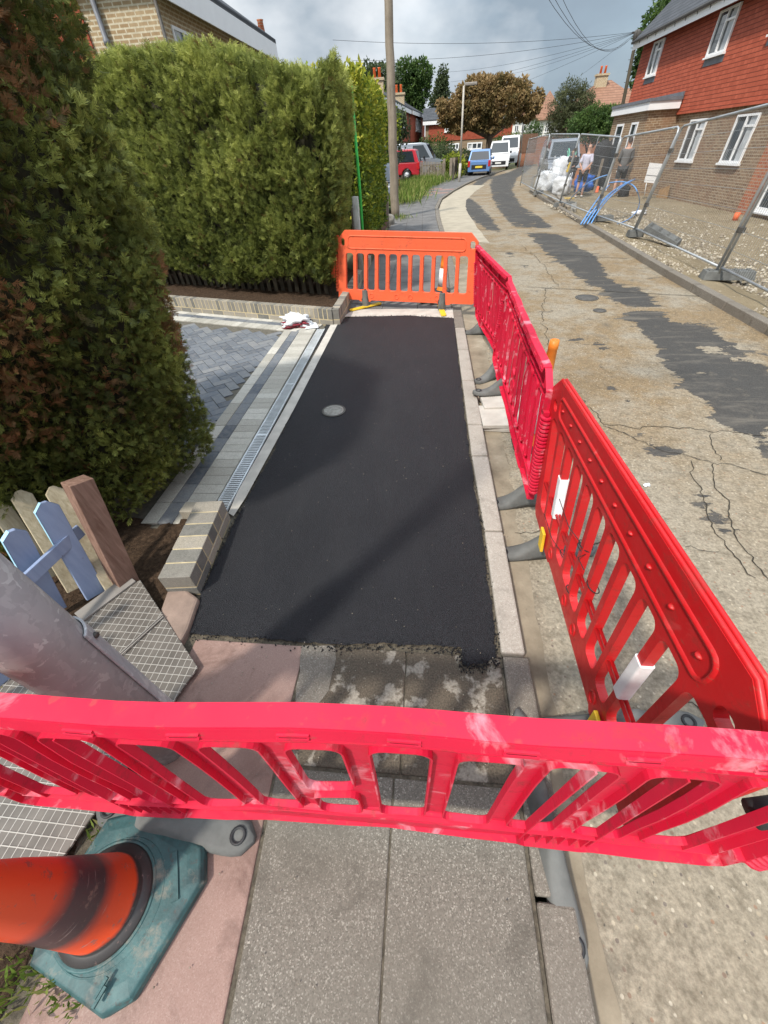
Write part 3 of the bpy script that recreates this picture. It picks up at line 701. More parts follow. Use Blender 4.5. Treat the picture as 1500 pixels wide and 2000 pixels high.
# far footway, slabs with a transverse joint every 0.6 m
def lerp_line(l, y):
    for a, b in zip(l, l[1:]):
        if a[1] <= y <= b[1]: return a[0] + (b[0]-a[0]) * (y-a[1]) / (b[1]-a[1])
    return l[-1][0]
Lf = [(-1.22, 5.6), (-1.22, 16), (-1.30, 21), (-1.25, 26), (-0.9, 31), (0.2, 36.5), (3.4, 46)]
Rf = [(p[0] - .01, p[1]) for p in lk2]; Rf[0] = (Rf[0][0], 5.0)
qs = []; pinkq = []
y = 6.0; i = 0
while y < 42:
    st = 0.62 if y < 16 else 0.9
    for u0, u1 in ((0, .34), (.34, .68), (.68, 1)):
        q = []
        for yy, us in ((y, (u0, u1)), (y + st, (u1, u0))):
            a = lerp_line(Lf, yy); b = lerp_line(Rf, yy)
            for u in us: q.append((a + (b-a)*u, yy))
        (pinkq if (24.5 < y < 28.5 and (i + int(u0*3)) % 2) else qs).append(q)
    y += st; i += 1
slabs('paving_slabs', qs, plain('dark_wet_slabs', (0.125, 0.12, 0.115), 0.75, 0.3, 2.5, 0.3), 0.0, 0.005, 0)
slabs('pink_paving', pinkq, M_['pink'], 0.0, 0.005, 0)
sheet('pavement_repair', [G(690,605), G(885,603), G(888,624), G(800,618), G(672,619)], M_['conc_light'], z=0.0035, jag=.01, step=.05)
# crumbs of new tarmac spilled along its edges
mb = MB(); rnd = random.Random(5)
for i in range(1500):
    k = rnd.randrange(len(tar)); a = tar[k]; b = tar[(k+1) % len(tar)]; p = a.lerp(b, rnd.random()); r = rnd.uniform(.0015, .0045)
    x = p.x + rnd.gauss(0, .012); y = p.y + rnd.gauss(0, .016) - (.01 if p.y < 1 else 0)
    if x > KX0 + .01: continue
    q = [Vector((x + r*math.cos(j*PI/2+i), y + r*math.sin(j*PI/2+i), .004)) for j in range(4)]
    mb.hexa(q, [v.lerp(Vector((x, y, .004)), .35) + Vector((0, 0, .004 + r)) for v in q])
o = mb.build('tarmac_crumbs', M_['tarmac']); tag(o, 'loose black crumbs of tarmac spilled along the edge of the new path', 'tarmac crumbs', kind='stuff')
# granite rockery corner left of the tarmac: worn concrete edge
mb = MB(); q = [G(340,1135), G(392,1175), G(372,1235), G(330,1310), G(300,1250)]
mb.hexa([Vector((p.x, p.y, -.05)) for p in reversed(q)], [Vector((p.x, p.y, .035)) for p in reversed(q)])
o = mb.build('concrete_haunching', plain('pinkish_concrete', (0.24, 0.175, 0.14), 0.85, 0.25, 9, 0.4), bevel=0.015); o['kind'] = 'structure'

# driveway: herringbone pavers, border bands, concrete edging
def in_poly(x, y, P):
    c = False; j = len(P)-1
    for i in range(len(P)):
        if ((P[i][1] > y) != (P[j][1] > y)) and (x < (P[j][0]-P[i][0])*(y-P[i][1])/(P[j][1]-P[i][1]+1e-12)+P[i][0]): c = not c
        j = i
    return c
DX = [-1.94, 5.30]
drive = [(-1.93, 1.9), (-1.93, 5.25), (-6.6, 6.65), (-6.6, 1.9)]
sheet('driveway', [(-1.2, 1.62, 0), (-1.2, 5.62, 0), (-6.7, 7.3, 0), (-6.7, 1.62, 0)], M_['joint'], z=-0.010)
mb = MB(); cs, sn = math.cos(R(40)), math.sin(R(40))
for i in range(-60, 60):
    for j in range(-60, 60):
        kx = (i - j) % 4
        if kx == 0: w, h = 2, 1
        elif kx == 3: w, h = 1, 2
        else: continue
        cx, cy = (i + w/2) * .105, (j + h/2) * .105
        X = -4.0 + cx*cs - cy*sn; Y = 4.0 + cx*sn + cy*cs
        if not in_poly(X, Y, drive): continue
        hw, hh = w*.0525 - .003, h*.0525 - .003
        b = [(-hw,-hh),(hw,-hh),(hw,hh),(-hw,hh)]; zt = random.uniform(-.0012, .0012)
        V = [Vector((X + a*cs - c*sn, Y + a*sn + c*cs, 0)) for a, c in b]; T = [p + Vector((0,0,zt)) for p in V]
        mb.face(T, random.random())
        bt = [p + Vector((0,0,-.009)) for p in V]
        for k in range(4): mb.face([bt[k], bt[(k+1) % 4], T[(k+1) % 4], T[k]], .5)
o = mb.build('driveway', M_['pav_dark']); o['kind'] = 'structure'
def band(P0, P1, w0, w1, n, mat, z=0.004):
    """row of blocks from P0 to P1, offset w0..w1 to the left"""
    mb = MB(); P0 = Vector(P0); P1 = Vector(P1); d = (P1-P0) / n; nn = Vector((-d.y, d.x, 0)).normalized()
    for i in range(n):
        a = P0 + d*i + d.normalized()*.002; b = P0 + d*(i+1) - d.normalized()*.002
        q = [a + nn*(w0+.002), b + nn*(w0+.002), b + nn*(w1-.002), a + nn*(w1-.002)]
        mb.hexa([p + Vector((0,0,-.012)) for p in q], [p + Vector((0,0,z + random.uniform(-.001,.001))) for p in q], random.random())
    o = mb.build('driveway_edging', mat, bevel=.002, seg=1); o['kind'] = 'structure'; return o
e0, e1 = (-1.44, 1.66, 0), (-1.52, 5.42, 0)
band(e0, e1, 0.0, 0.215, 36, M_['pav_light'])
band(e0, e1, 0.216, 0.325, 18, M_['pav_dark'])
band(e0, e1, 0.326, 0.44, 18, M_['pav_light'])
f0, f1 = (-1.52, 5.43, 0), (-6.4, 6.89, 0)
band(f0, f1, -0.02, 0.15, 46, M_['pav_light'])
band(f0, f1, -0.13, -0.021, 25, M_['pav_dark'])
band(f0, f1, -0.24, -0.131, 25, M_['pav_light'], .0055)
q = [G(648,632), G(661,632), G(575,800), G(480,975), G(457,1010), G(447,1004), G(465,962), G(556,800)]
sheet('driveway_edging', q, M_['conc_light'], z=0.0105)
# soil beds
def bumpy(name, pts, z, mat, amp=0.03, res=0.06):
    P = [Vector(p) for p in pts]; xs = [p.x for p in P]; yy = [p.y for p in P]
    mb = MB(); nx = int((max(xs)-min(xs))/res)+1; ny = int((max(yy)-min(yy))/res)+1
    V = {}; F = []; L = []
    for i in range(nx+1):
        for j in range(ny+1):
            x = min(xs)+i*res; y = min(yy)+j*res
            V[i, j] = len(L); L.append((x, y, z + amp*(noise.noise(Vector((x*4, y*4, 0)))+.6*noise.noise(Vector((x*15, y*15, 3))))))
    for i in range(nx):
        for j in range(ny):
            if in_poly(min(xs)+(i+.5)*res, min(yy)+(j+.5)*res, [(p.x, p.y) for p in P]): F.append((V[i,j], V[i+1,j], V[i+1,j+1], V[i,j+1]))
    mb.add(L, F, .5, True); o = mb.build(name, mat); o['kind'] = 'structure'; return o
bumpy('soil_bed', [(-1.30, 5.66, 0), (-1.25, 8.5, 0), (-9, 10.5, 0), (-9, 7.6, 0), (-4.4, 6.62, 0)], 0.10, M_['soil'], .03, .07)
bumpy('soil_bed', [(-1.2, 0.6, 0), (-1.24, 1.05, 0), (-1.42, 1.7, 0), (-3.4, 1.75, 0), (-3.4, -1.5, 0), (-1.12, -1.5, 0)], -0.002, M_['soil'], .022, .04)
# building site ground: slopes down a little from the kerb
mb = MB(); L = []; F = []
X = [4.14 + .0, 4.3, 4.6, 5.0, 5.6, 6.4, 7.5, 9, 11, 15, 30]; zz = [-.01, .0, -.03, -.09, -.18, -.26, -.28, -.28, -.28, -.28, -.28]
Yv = [-3 + .3*i for i in range(110)] + [30 + i for i in range(30)]
for j, y in enumerate(Yv):
    for i, (x, z) in enumerate(zip(X, zz)):
        kx = lerp_line([(a + .13, b) for a, b in right_k], max(y, -3.9))
        xx = x if i > 3 else kx + (x - 4.14)
        if i > 3 and xx < kx + .2*i: xx = kx + .2*i
        L.append((xx, y, z + (0.03*noise.noise(Vector((xx*2, y*2, 0))) if 0 < i < 9 else 0)))
n = len(X)
for j in range(len(Yv)-1):
    for i in range(n-1): F.append((j*n+i, j*n+i+1, (j+1)*n+i+1, (j+1)*n+i))
mb.add(L, F, .5, True); o = mb.build('site_ground', M_['rubble']); o['kind'] = 'structure'
def site_z(x):
    for a, b, c, d in zip(X, X[1:], zz, zz[1:]):
        if a <= x <= b: return c + (d-c)*(x-a)/(b-a)
    return -.28
# loose flints scattered over it
mb = MB(); rnd = random.Random(3)
for i in range(7500):
    t = rnd.random()
    x = 4.25 + abs(rnd.gauss(0, 2.0)); y = rnd.uniform(3.5, 19)
    if x > 9.3 or noise.noise(Vector((x*.8, y*.5, 4))) < -0.30: continue
    r = rnd.uniform(.006, .026) * (1 + .7*(rnd.random() < .12)); z = site_z(x) + r*.3 + .01
    pts = []
    for k in range(6):
        a = k*PI/3 + rnd.uniform(-.3, .3); pts.append(Vector((x + r*rnd.uniform(.6, 1.3)*math.cos(a), y + r*rnd.uniform(.6, 1.3)*math.sin(a), z - r*.3)))
    top = [p.lerp(Vector((x, y, z)), .45) + Vector((0, 0, r*rnd.uniform(.5, .9))) for p in pts]
    mb.hexa(pts, top, rnd.random())
o = mb.build('loose_flints', M_['flint']); tag(o, 'loose pale flints strewn over the bare earth of the building site', 'rubble', kind='stuff')
# grit on the near road and path
mb = MB()
for i in range(900):
    if rnd.random() < .5: x, y, z = rnd.uniform(.52, 1.4), rnd.uniform(-.3, 4.5), ROAD_Z + .008
    else: x, y, z = rnd.uniform(-1.1, .36), rnd.choice([rnd.uniform(.3, .9), rnd.uniform(-.4, 4.8)]), .008
    r = rnd.uniform(.0012, .0036)
    pts = [Vector((x + r*math.cos(k*PI/2+x), y + r*math.sin(k*PI/2+x), z)) for k in range(4)]
    mb.hexa(pts, [p.lerp(Vector((x, y, z)), .4) + Vector((0, 0, r)) for p in pts])
o = mb.build('grit', plain('grit', (0.26, 0.23, 0.18), 0.9, .5, 40, 0)); tag(o, 'fine loose grit on the new tarmac, slabs and gutter', 'grit', kind='stuff')

# ------------------------------------------------------------------ foliage builders
RNG = np.random.default_rng(11)
def npmesh(name, V, F4, val, mat, parent=None):
    """V (n,3), F4 (m,4) quads"""
    m = bpy.data.meshes.new(name)
    m.vertices.add(len(V)); m.vertices.foreach_set('co', V.astype(np.float32).ravel())
    m.loops.add(F4.size); m.loops.foreach_set('vertex_index', F4.astype(np.int32).ravel())
    m.polygons.add(len(F4)); m.polygons.foreach_set('loop_start', (np.arange(len(F4))*4).astype(np.int32))
    a = m.attributes.new('v', 'FLOAT', 'FACE'); a.data.foreach_set('value', val.astype(np.float32))
    m.update(calc_edges=True); m.validate()
    return link(name, m, mat, parent)
def unit(a): return a / (np.linalg.norm(a, axis=-1, keepdims=True) + 1e-9)
def rhombs(base, dirv, side, ln, wd):
    """thin leaf shaped quads"""
    n = len(base)
    V = np.empty((n, 4, 3))
    V[:, 0] = base; V[:, 1] = base + dirv*ln[:, None]*.45 + side*wd[:, None]*.5
    V[:, 2] = base + dirv*ln[:, None]; V[:, 3] = base + dirv*ln[:, None]*.45 - side*wd[:, None]*.5
    return V.reshape(-1, 3), np.arange(n*4).reshape(n, 4)
def sprigs(P, N, size, val, k=7, up=0.35, spread=0.6, wd=0.16):
    """conifer sprays: a stem with leaflets either side"""
    n = len(P)
    d = unit(N*0.7 + np.array([0, 0, up]) + RNG.normal(0, spread, (n, 3)))
    s = unit(np.cross(d, RNG.normal(0, 1, (n, 3))))
    L = size * RNG.uniform(.55, 1.35, n)
    B = [P]; D = [d]; S = [s]; LN = [L]; WD = [L*wd*.7]; VV = [val]
    for i in range(k-1):
        t = 0.18 + 0.72 * (i // 2 * 2) / max(1, k-1); sg = 1 if i % 2 else -1
        bd = unit(d*0.75 + s*sg*0.75 + RNG.normal(0, .12, (n, 3)))
        B.append(P + d*(L*t)[:, None]); D.append(bd); S.append(unit(np.cross(bd, np.cross(d, s)) + RNG.normal(0, .25, (n, 3))))
        l = L*(0.55 - 0.32*t) * RNG.uniform(.8, 1.2, n); LN.append(l); WD.append(l*wd*1.6); VV.append(np.where(val > .22, np.clip(val + RNG.uniform(-.08, .06, n) + .24*(t-.3), .22, 1), val))
    V, F = rhombs(np.concatenate(B), np.concatenate(D), np.concatenate(S), np.concatenate(LN), np.concatenate(WD))
    return V, F, np.concatenate(VV)
def leaves(P, N, size, val, spread=0.9, wd=0.55):
    n = len(P); d = unit(N*.5 + RNG.normal(0, spread, (n, 3))); s = unit(np.cross(d, RNG.normal(0, 1, (n, 3))))
    L = size*RNG.uniform(.6, 1.4, n); V, F = rhombs(P, d, s, L, L*wd); return V, F, val
def fnoise(P, f, seed=0.0):
    return np.array([noise.noise(Vector((p[0]*f+seed, p[1]*f, p[2]*f))) for p in P])

def surf_cloud(shape, n, depth, seed):
    """points on a parametric surface shape(u,v)->(P,N), pushed in by depth and out by clumps"""
    u = RNG.random(n); v = RNG.random(n)
    P, N = shape(u, v)
    c = fnoise(P, 2.6, seed); c2 = fnoise(P, 7.5, seed+3)
    dep = RNG.random(n)**1.8 * depth
    P = P + N*(0.10*c + 0.06*c2 - dep)[:, None]
    return P, N, c, c2, dep
# ------------------------------------------------------------------ barriers
BL, BH = 2.0, 0.86
def rrect(x0, y0, x1, y1, r, n=4):
    P = []
    for cx, cy, a0 in ((x1-r, y0+r, -90), (x1-r, y1-r, 0), (x0+r, y1-r, 90), (x0+r, y0+r, 180)):
        for k in range(n+1):
            a = R(a0 + 90*k/n); P.append((cx + r*math.cos(a), cy + r*math.sin(a)))
    return P
class Quad:
    """bends a flat 2 x 0.86 m panel onto four real corner points"""
    def __init__(s, b0, b1, t0, t1, side=1, bow=0.0):
        s.b0, s.b1, s.t0, s.t1 = map(Vector, (b0, b1, t0, t1)); s.bow = bow; s.wob = 0.0; s.sd = b0[0]*7
        d = (s.b1 - s.b0); s.n = Vector((d.y, -d.x, 0)).normalized() * side
    def __call__(s, u, v, w=0.0):
        a = u/BL; b = v/BH
        p = s.b0.lerp(s.b1, a).lerp(s.t0.lerp(s.t1, a), b)
        wv = s.wob*(noise.noise(Vector((u*1.6+s.sd, v*.6, 0))) + .35*noise.noise(Vector((u*5+s.sd, v*3, 2))))
        return p + Vector((0, 0, wv*.35)) + s.n*(wv + w + s.bow*math.sin(PI*min(1, max(0, a)))*(1 - b*.7))
def densify(P, m=0.12):
    Q = []
    for i, a in enumerate(P):
        b = P[(i+1) % len(P)]; n = max(1, int(math.hypot(b[0]-a[0], b[1]-a[1])/m))
        for k in range(n): Q.append((a[0]+(b[0]-a[0])*k/n, a[1]+(b[1]-a[1])*k/n))
    return Q
def outline(ch=0.10, foot=True):
    P = [(0.03, 0.0)]
    for c in (0.42, 1.58):
        P += [(c-.10, 0), (c-.075, -.02), (c+.075, -.02), (c+.10, 0)]
    cz = ch if ch < .12 else ch*.6
    P += [(BL-.03, 0), (BL, .03), (BL, BH-cz), (BL-ch, BH), (ch, BH), (0, BH-cz), (0, .03)]
    return densify(P)
def slots(n=11, w=0.118, v0=0.13, v1=0.60, r=0.035, x0=0.095, x1=1.905):
    H = []; st = (x1-x0)/n
    for i in range(n):
        c = x0 + st*(i+.5); H.append(rrect(c-w/2, v0, c+w/2, v1, r))
    return H
def spiral(mb, q, u, v0, v1, r=0.024, n=20, w=0.0):
    st = 10; per = (v1-v0)/n; pr = []
    ring = []
    V = []; F = []; m = 12
    prof = []
    for i in range(n):
        prof += [(r*.62, v0+per*i), (r, v0+per*(i+.18)), (r, v0+per*(i+.62)), (r*.62, v0+per*(i+.8))]
    for (rr, v) in prof:
        for k in range(m): V.append(q(u + rr*math.cos(2*PI*k/m), v, w + rr*math.sin(2*PI*k/m)))
    for i in range(len(prof)-1):
        for k in range(m): F.append((i*m+k, i*m+(k+1) % m, (i+1)*m+(k+1) % m, (i+1)*m+k))
    mb.add(V, F, .5, False)
def solid_panel(name, q, mat, parent, thick=0.055, ch=0.10, extra=True, n=11):
    O = outline(ch); H = slots(n, w=.118) if ch < .12 else slots(n, w=.126, v1=.665)
    hx, hy, hh = (.035, .68, .09) if ch < .12 else (.09, .695, .055)
    H += [rrect(hx, hy, hx+.07, hy+hh, .026)] if extra else []
    H += [rrect(BL-hx-.07, hy, BL-hx, hy+hh, .026)]
    H = [densify(h, .12) for h in H]
    allp = O + [p for h in H for p in h]
    tris = tessellate_polygon([[Vector((x, y, 0)) for x, y in c] for c in [O] + H])
    mb = MB(); N = len(allp)
    V = [q(x, y, thick/2) for x, y in allp] + [q(x, y, -thick/2) for x, y in allp]
    F = []
    for t in tris:
        a, b, c = [Vector((*allp[i], 0)) for i in t]
        t = tuple(t) if (b-a).cross(c-a).z > 0 else tuple(reversed(t))
        F.append(t); F.append(tuple(N + i for i in reversed(t)))
    base = 0
    for c in [O] + H:
        for i in range(len(c)):
            a = base + i; b = base + (i+1) % len(c); F.append((a, N+a, N+b, b))
        base += len(c)
    mb.add(V, F)
    o = mb.build(name, mat, parent)
    bm = bmesh.new(); bm.from_mesh(o.data); bmesh.ops.recalc_face_normals(bm, faces=bm.faces); bm.to_mesh(o.data); bm.free()
    b = o.modifiers.new('bevel', 'BEVEL'); b.width = 0.011; b.segments = 3; b.limit_method = 'ANGLE'; b.angle_limit = R(50)
    return o
def ridge(mb, q, loop, w0, w1, wd):
    """raised closed rib following a loop"""
    n = len(loop); c = (sum(p[0] for p in loop)/n, sum(p[1] for p in loop)/n)
    prof = [(-wd, w0), (-wd*.4, w1), (wd*.4, w1), (wd, w0)]; V = []
    for i, p in enumerate(loop):
        a = loop[i-1]; b = loop[(i+1) % n]; t = Vector((b[0]-a[0], b[1]-a[1])).normalized(); nn = (t.y, -t.x)
        for (o_, w) in prof: V.append(q(p[0]+nn[0]*o_, p[1]+nn[1]*o_, w))
    F = []
    for i in range(n):
        for k in range(3): F.append((i*4+k, ((i+1) % n)*4+k, ((i+1) % n)*4+k+1, i*4+k+1))
    mb.add(V, F, .5, True)
def rib_panel(name, q, mat, parent, depth=0.034, ch=0.08, n=11, thick=0.0045):
    O = outline(ch); H = slots(n, 0.118, 0.12, 0.69, .03)
    H = [densify(h, .12) for h in H]
    # centre slot is split by a crosspiece
    c = (H[5][0][0] + H[5][10][0]) / 2
    H[5] = rrect(.944, .12, 1.056, .30, .03); H.append(rrect(.944, .37, 1.056, .69, .03))
    allp = O + [p for h in H for p in h]
    tris = tessellate_polygon([[Vector((x, y, 0)) for x, y in c] for c in [O] + H])
    mb = MB()
    mb.add([q(x, y, 0) for x, y in allp], [tuple(t) for t in tris])
    for i, cc in enumerate([O] + H):
        d = depth if i == 0 else depth*.55
        m = len(cc)
        mb.add([q(x, y, 0) for x, y in cc] + [q(x, y, d) for x, y in cc], [(k, (k+1) % m, m + (k+1) % m, m + k) for k in range(m)])
    # inner ledge under the top rail and stiffening webs round the foot sockets
    def wall(pts, d, close=False):
        m = len(pts); mb.add([q(x, y, 0) for x, y in pts] + [q(x, y, d) for x, y in pts], [(k, k+1, m+k+1, m+k) for k in range(m-1)])
    wall([(.10 + i*.1, .745) for i in range(19)], depth*.7)
    wall([(.04 + i*.12, .095) for i in range(17)], depth*.7)
    for c in (.42, 1.58):
        for dx in (-.075, -.045, -.015, .015, .045, .075): wall([(c+dx, .0), (c+dx, .09)], depth*.75)
        wall([(c-.09, .0), (c-.09, .12), (c-.075, .69)], depth*.7); wall([(c+.09, .0), (c+.09, .12), (c+.075, .69)], depth*.7)
    for u in (.05, 1.95, .12, 1.88): wall([(u, .10), (u, .70)], depth*.7)
    for u in (.1, .52, 1.0, 1.48, 1.9): wall([(u, .745), (u, .83)], depth*.7)
    o = mb.build(name, mat, parent)
    s = o.modifiers.new('solidify', 'SOLIDIFY'); s.thickness = thick; s.offset = 0
    # top rail: broad outer lip, with the row of lifting slots
    t = MB()
    n_ = 24
    for i in range(n_):
        u0 = .10 + (BL-.20)*i/n_; u1 = .10 + (BL-.20)*(i+1)/n_
        for (v0, w0, v1, w1) in ((BH+.004, -.004, BH+.004, depth+.004), (BH+.004, depth+.004, BH-.024, depth+.012)):
            t.face([q(u0, v0, w0), q(u1, v0, w0), q(u1, v1, w1), q(u0, v1, w1)])
    for i in range(11):
        u = .13 + .174*i
        for va, vb in ((-.0185, -.016), (-.010, -.0075)):
            wa = depth+.004+(.004-va)/.034*.012; wb_ = depth+.004+(.004-vb)/.034*.012
            t.hexa([q(u-.025, BH+va, wa), q(u+.025, BH+va, wa), q(u+.025, BH+vb, wb_), q(u-.025, BH+vb, wb_)], [q(u-.025, BH+va, wa+.004), q(u+.025, BH+va, wa+.004), q(u+.025, BH+vb, wb_+.004), q(u-.025, BH+vb, wb_+.004)])
    to = t.build('top_rail', mat, parent); s = to.modifiers.new('solidify', 'SOLIDIFY'); s.thickness = 0.004; s.offset = 0
    for i in range(11):
        d = MB(); u = .13 + .174*i
        d.face([q(u-.022, BH-.010, depth+.0125), q(u+.022, BH-.010, depth+.0125), q(u+.022, BH-.016, depth+.0145), q(u-.022, BH-.016, depth+.0145)])
        d.build('lifting_slot', MAT['slotdark'], to)
    return o
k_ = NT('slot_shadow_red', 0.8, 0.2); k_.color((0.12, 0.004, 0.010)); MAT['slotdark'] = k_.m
def rubber_foot(parent, c, d, ln=0.75, wd=0.13, mat=None, ground0=0.0, ground1=0.0, hump=0.15, name='foot'):
    """long low foot centred on c, running along d; ends may rest at different levels"""
    c = Vector((c[0], c[1], 0)); d = Vector((d[0], d[1], 0)).normalized(); s = Vector((-d.y, d.x, 0))
    mb = MB(); N = 18; V = []; K = 10
    for i in range(N+1):
        t = i/N*2-1; x = t*ln/2
        e = math.sqrt(max(0.0, 1-abs(t)**6)); w = wd/2*(e*.85+.15)*(1 - .25*(1-abs(t))); 
        h = .028 + (hump-.028)*math.exp(-(t*2.6)**2) + .008*(abs(t) > .75)
        g = ground0 + (ground1-ground0)*(t+1)/2
        tw = w*(.88 if abs(t) > .6 else .55 + .33*abs(t)/.6)
        ring = [(-w, .003), (-w, h*.25+.004), (-tw, h*.82), (-tw*.7, h), (0, h*1.0), (tw*.7, h), (tw, h*.82), (w, h*.25+.004), (w, .003), (0, .003)]
        V += [c + d*x + s*a + Vector((0, 0, g+b)) for a, b in ring]
    F = [(i*K+k, i*K+(k+1) % K, (i+1)*K+(k+1) % K, (i+1)*K+k) for i in range(N) for k in range(K)]
    F += [tuple(range(K))[::-1], tuple(range(N*K, N*K+K))]
    mb.add(V, F, .5, True); o = mb.build(name, mat or M_['rubber'], parent)
    for sg in (-1, 1):
        h = MB(); t = sg*.82; p = c + d*(t*ln/2); g = ground0 + (ground1-ground0)*(t+1)/2
        h.lathe([(.028, .030), (.028, .043), (.019, .044), (.017, .034), (.0, .033)], 16, (p.x, p.y, g))
        h.build('fixing_hole', M_['rubber_dark'], o)
    return o
def mk_barrier(style, label, corners, mat, side=1, bow=0.0, group='plastic pedestrian barriers round the new path', hinge=True, **kw):
    q = Quad(*corners, side=side, bow=bow)
    if style == 'rib': q.wob = .022
    base = (q.b0 + q.b1)/2
    root = empty('pedestrian_barrier', (0, 0, 0), label, 'barrier', group)
    if style == 'rib':
        rib_panel('panel', q, mat, root, **kw)
        for u, sg in ((-.028, 1), (BL+.028, -1)):
            mb = MB(); spiral(mb, q, u, .12, .66, .030, 22, .02)
            for v in (.13, .40, .66):
                a, b = sorted((u, u+.05*sg)); mb.hexa([q(a, v-.012, .005), q(b, v-.012, .005), q(b, v-.012, .035), q(a, v-.012, .035)], [q(a, v+.012, .005), q(b, v+.012, .005), q(b, v+.012, .035), q(a, v+.012, .035)])
            mb.build('hinge', mat, root)
    else:
        solid_panel('panel', q, mat, root, **kw); th_ = kw.get('thick', .055)
        mb = MB()
        for sd in (1, -1):
            ridge(mb, q, densify(rrect(.16, .655, 1.84, .80, .04) if kw.get('ch', .1) < .12 else rrect(.22, .705, 1.78, .805, .04), .12), sd*(th_/2-.002), sd*(th_/2+.007), .009)
            for u in (.52, .90, 1.10, 1.48):
                ridge(mb, q, rrect(u-.03, .035, u+.03, .095, .028), sd*(th_/2-.002), sd*(th_/2+.006), .006)
        if style == 'blow':
            for sd in (1, -1):
                for w_, vv in ((.010, BH), (-.010, BH)):
                    pass
            for w_ in (-.008, .008):
                lp = [(x, y) for x, y in outline(kw.get('ch', .10)) if y > .25]
                lp.sort(key=lambda p: math.atan2(p[1]-.3, p[0]-1.0))
                V = []
                mb.tube([q(1+(x-1)*1.0015, .3+(y-.3)*1.002, w_) for x, y in lp], .0075, 6)
            for u in [.28 + .16*i for i in range(10)]:
                for sd in (1, -1): mb.lathe([(.012, 0), (.010, .006), (.0, .008)], 10, q(u, .755, sd*(th_/2-.001)), Matrix(((1,0,0),(0,1,0),(0,0,1))).to_4x4())
        mb.build('moulded_ribs', mat, root)
        if hinge:
            for u, sg in ((-.03, 1), (BL+.03, -1)):
                mb = MB()
                spiral(mb, q, u, .14 if sg > 0 else .10, .60, .022, 12, 0)
                for v in (.12, .62):
                    a, b = sorted((u-.01*sg, u+.06*sg)); mb.hexa([q(a, v-.02, -.012), q(b, v-.02, -.012), q(b, v-.02, .012), q(a, v-.02, .012)], [q(a, v+.02, -.012), q(b, v+.02, -.012), q(b, v+.02, .012), q(a, v+.02, .012)])
                mb.build('hinge', mat, root)
    return root, q
V3 = Vector
def corner(px, py, z): return G(px, py, z)
# 1 front barrier across the near pavement
b0 = G(52, 1572, .17); b1 = G(1400, 1690, .17)
dd = (b1-b0).normalized(); nn = V3((dd.y, -dd.x, 0))
t0 = b0 + V3((0, 0, .86)); t1 = b1 + V3((0, 0, .86))
ytl = G(0, 1357, 1.03); ytr = G(1500, 1437, 1.03)
def on_line(a, b, x): return a.y + (b.y-a.y)*(x-a.x)/(b.x-a.x)
t0.y = on_line(ytl, ytr, t0.x); t1.y = on_line(ytl, ytr, t1.x)
b0.y += .03; b1.y += .03
bf, qf = mk_barrier('rib', 'pink-red plastic barrier across the near end of the works, closest to the camera', (b0, b1, t0, t1), M_['pl_pink'], side=1, bow=-.02)
rubber_foot(bf, ((qf(.42, 0)).x+.0, qf(.42, 0).y - .03), (.97, -.06), .62, .13, hump=.09)
rubber_foot(bf, (.462, .27), (.11, -.97), .72, .105, ground0=.004, ground1=-.045, hump=.11)
mb = MB(); mb.tube([G(1468, 1590, .60), G(1545, 1580, .62)], .03, 14); mb.build('joint_sleeve', M_['rubber_dark'], bf)
# 2 the two pinkish barriers beside the kerb
zA = 0.12
bA = (G(932, 617, zA), G(986, 712, zA)); 
def topz(px, py, y):   # height at which the ray meets depth y
    p = AT(px, py, y); return p
tA = (AT(934, 477, bA[0].y - .03), AT(1003, 545, bA[1].y - .03))
br, qA = mk_barrier('rib', 'pink-red plastic barrier beside the kerb, touching the orange barrier', (*bA, *tA), M_['pl_pink'], side=1)
rubber_foot(br, (.72, 5.35), (.96, -.1), .55, .12, ground0=ROAD_Z, ground1=ROAD_Z, hump=.17)
rubber_foot(br, (.76, 4.05), (.80, .55), .60, .12, ground0=ROAD_Z, ground1=ROAD_Z, hump=.20)
bB = (G(968, 700, zA), G(1042, 982, .10)); tB = (AT(1000, 545, bB[0].y - .02), AT(1083, 735, bB[1].y + .03))
bb, qB = mk_barrier('rib', 'pink-red plastic barrier in the middle of the kerbside row, its foot on stacked slabs', (*bB, *tB), M_['pl_pink'], side=1)
rubber_foot(bb, (.74, 3.48), (.97, .12), .58, .12, ground0=.035, ground1=.0, hump=.16)
rubber_foot(bb, (.72, 2.04), (.95, .18), .55, .13, ground0=ROAD_Z, ground1=ROAD_Z, hump=.17)
# 3 the smooth red one nearest the camera
bC = (G(1050, 1000, .10), G(1258, 1475, .10)); tC = (AT(1090, 722, bC[0].y - .02), AT(1483, 1275, .42))
bC = (bC[0], V3((bC[1].x, .30, .10))); bC[1].x = .705; bC[1].y = .25; tC = (V3((.652, 1.92, .925)), V3((.66, .235, .985)))
bc, qC = mk_barrier('blow', 'glossy red plastic barrier with white sleeves on two bars, road side of the kerb', (*bC, *tC), M_['pl_red'], side=1, ch=.16, n=11, hinge=False, thick=.034)
rubber_foot(bc, (.75, 1.58), (.98, .12), .62, .12, ground0=ROAD_Z, ground1=ROAD_Z, hump=.17)
rubber_foot(bc, (.84, .62), (.98, .12), .72, .12, ground0=ROAD_Z, ground1=ROAD_Z, hump=.17)
for u, h0, h1 in ((.42, .25, .48), (1.57, .28, .50)):
    i = round((u-.095)/(1.81/11)); uu = .095 + 1.81/11*i
    mb = MB(); P = rrect(-.029, -.022, .029, .022, .010, 3)
    n = len(P); V = [qC(uu+x, h, y) for h in (h0, h1) for x, y in P]
    mb.add(V, [(k, (k+1) % n, n+(k+1) % n, n+k) for k in range(n)] + [tuple(range(n))[::-1], tuple(range(n, 2*n))]); mb.build('reflective_sleeve', M_['refl'], bc)
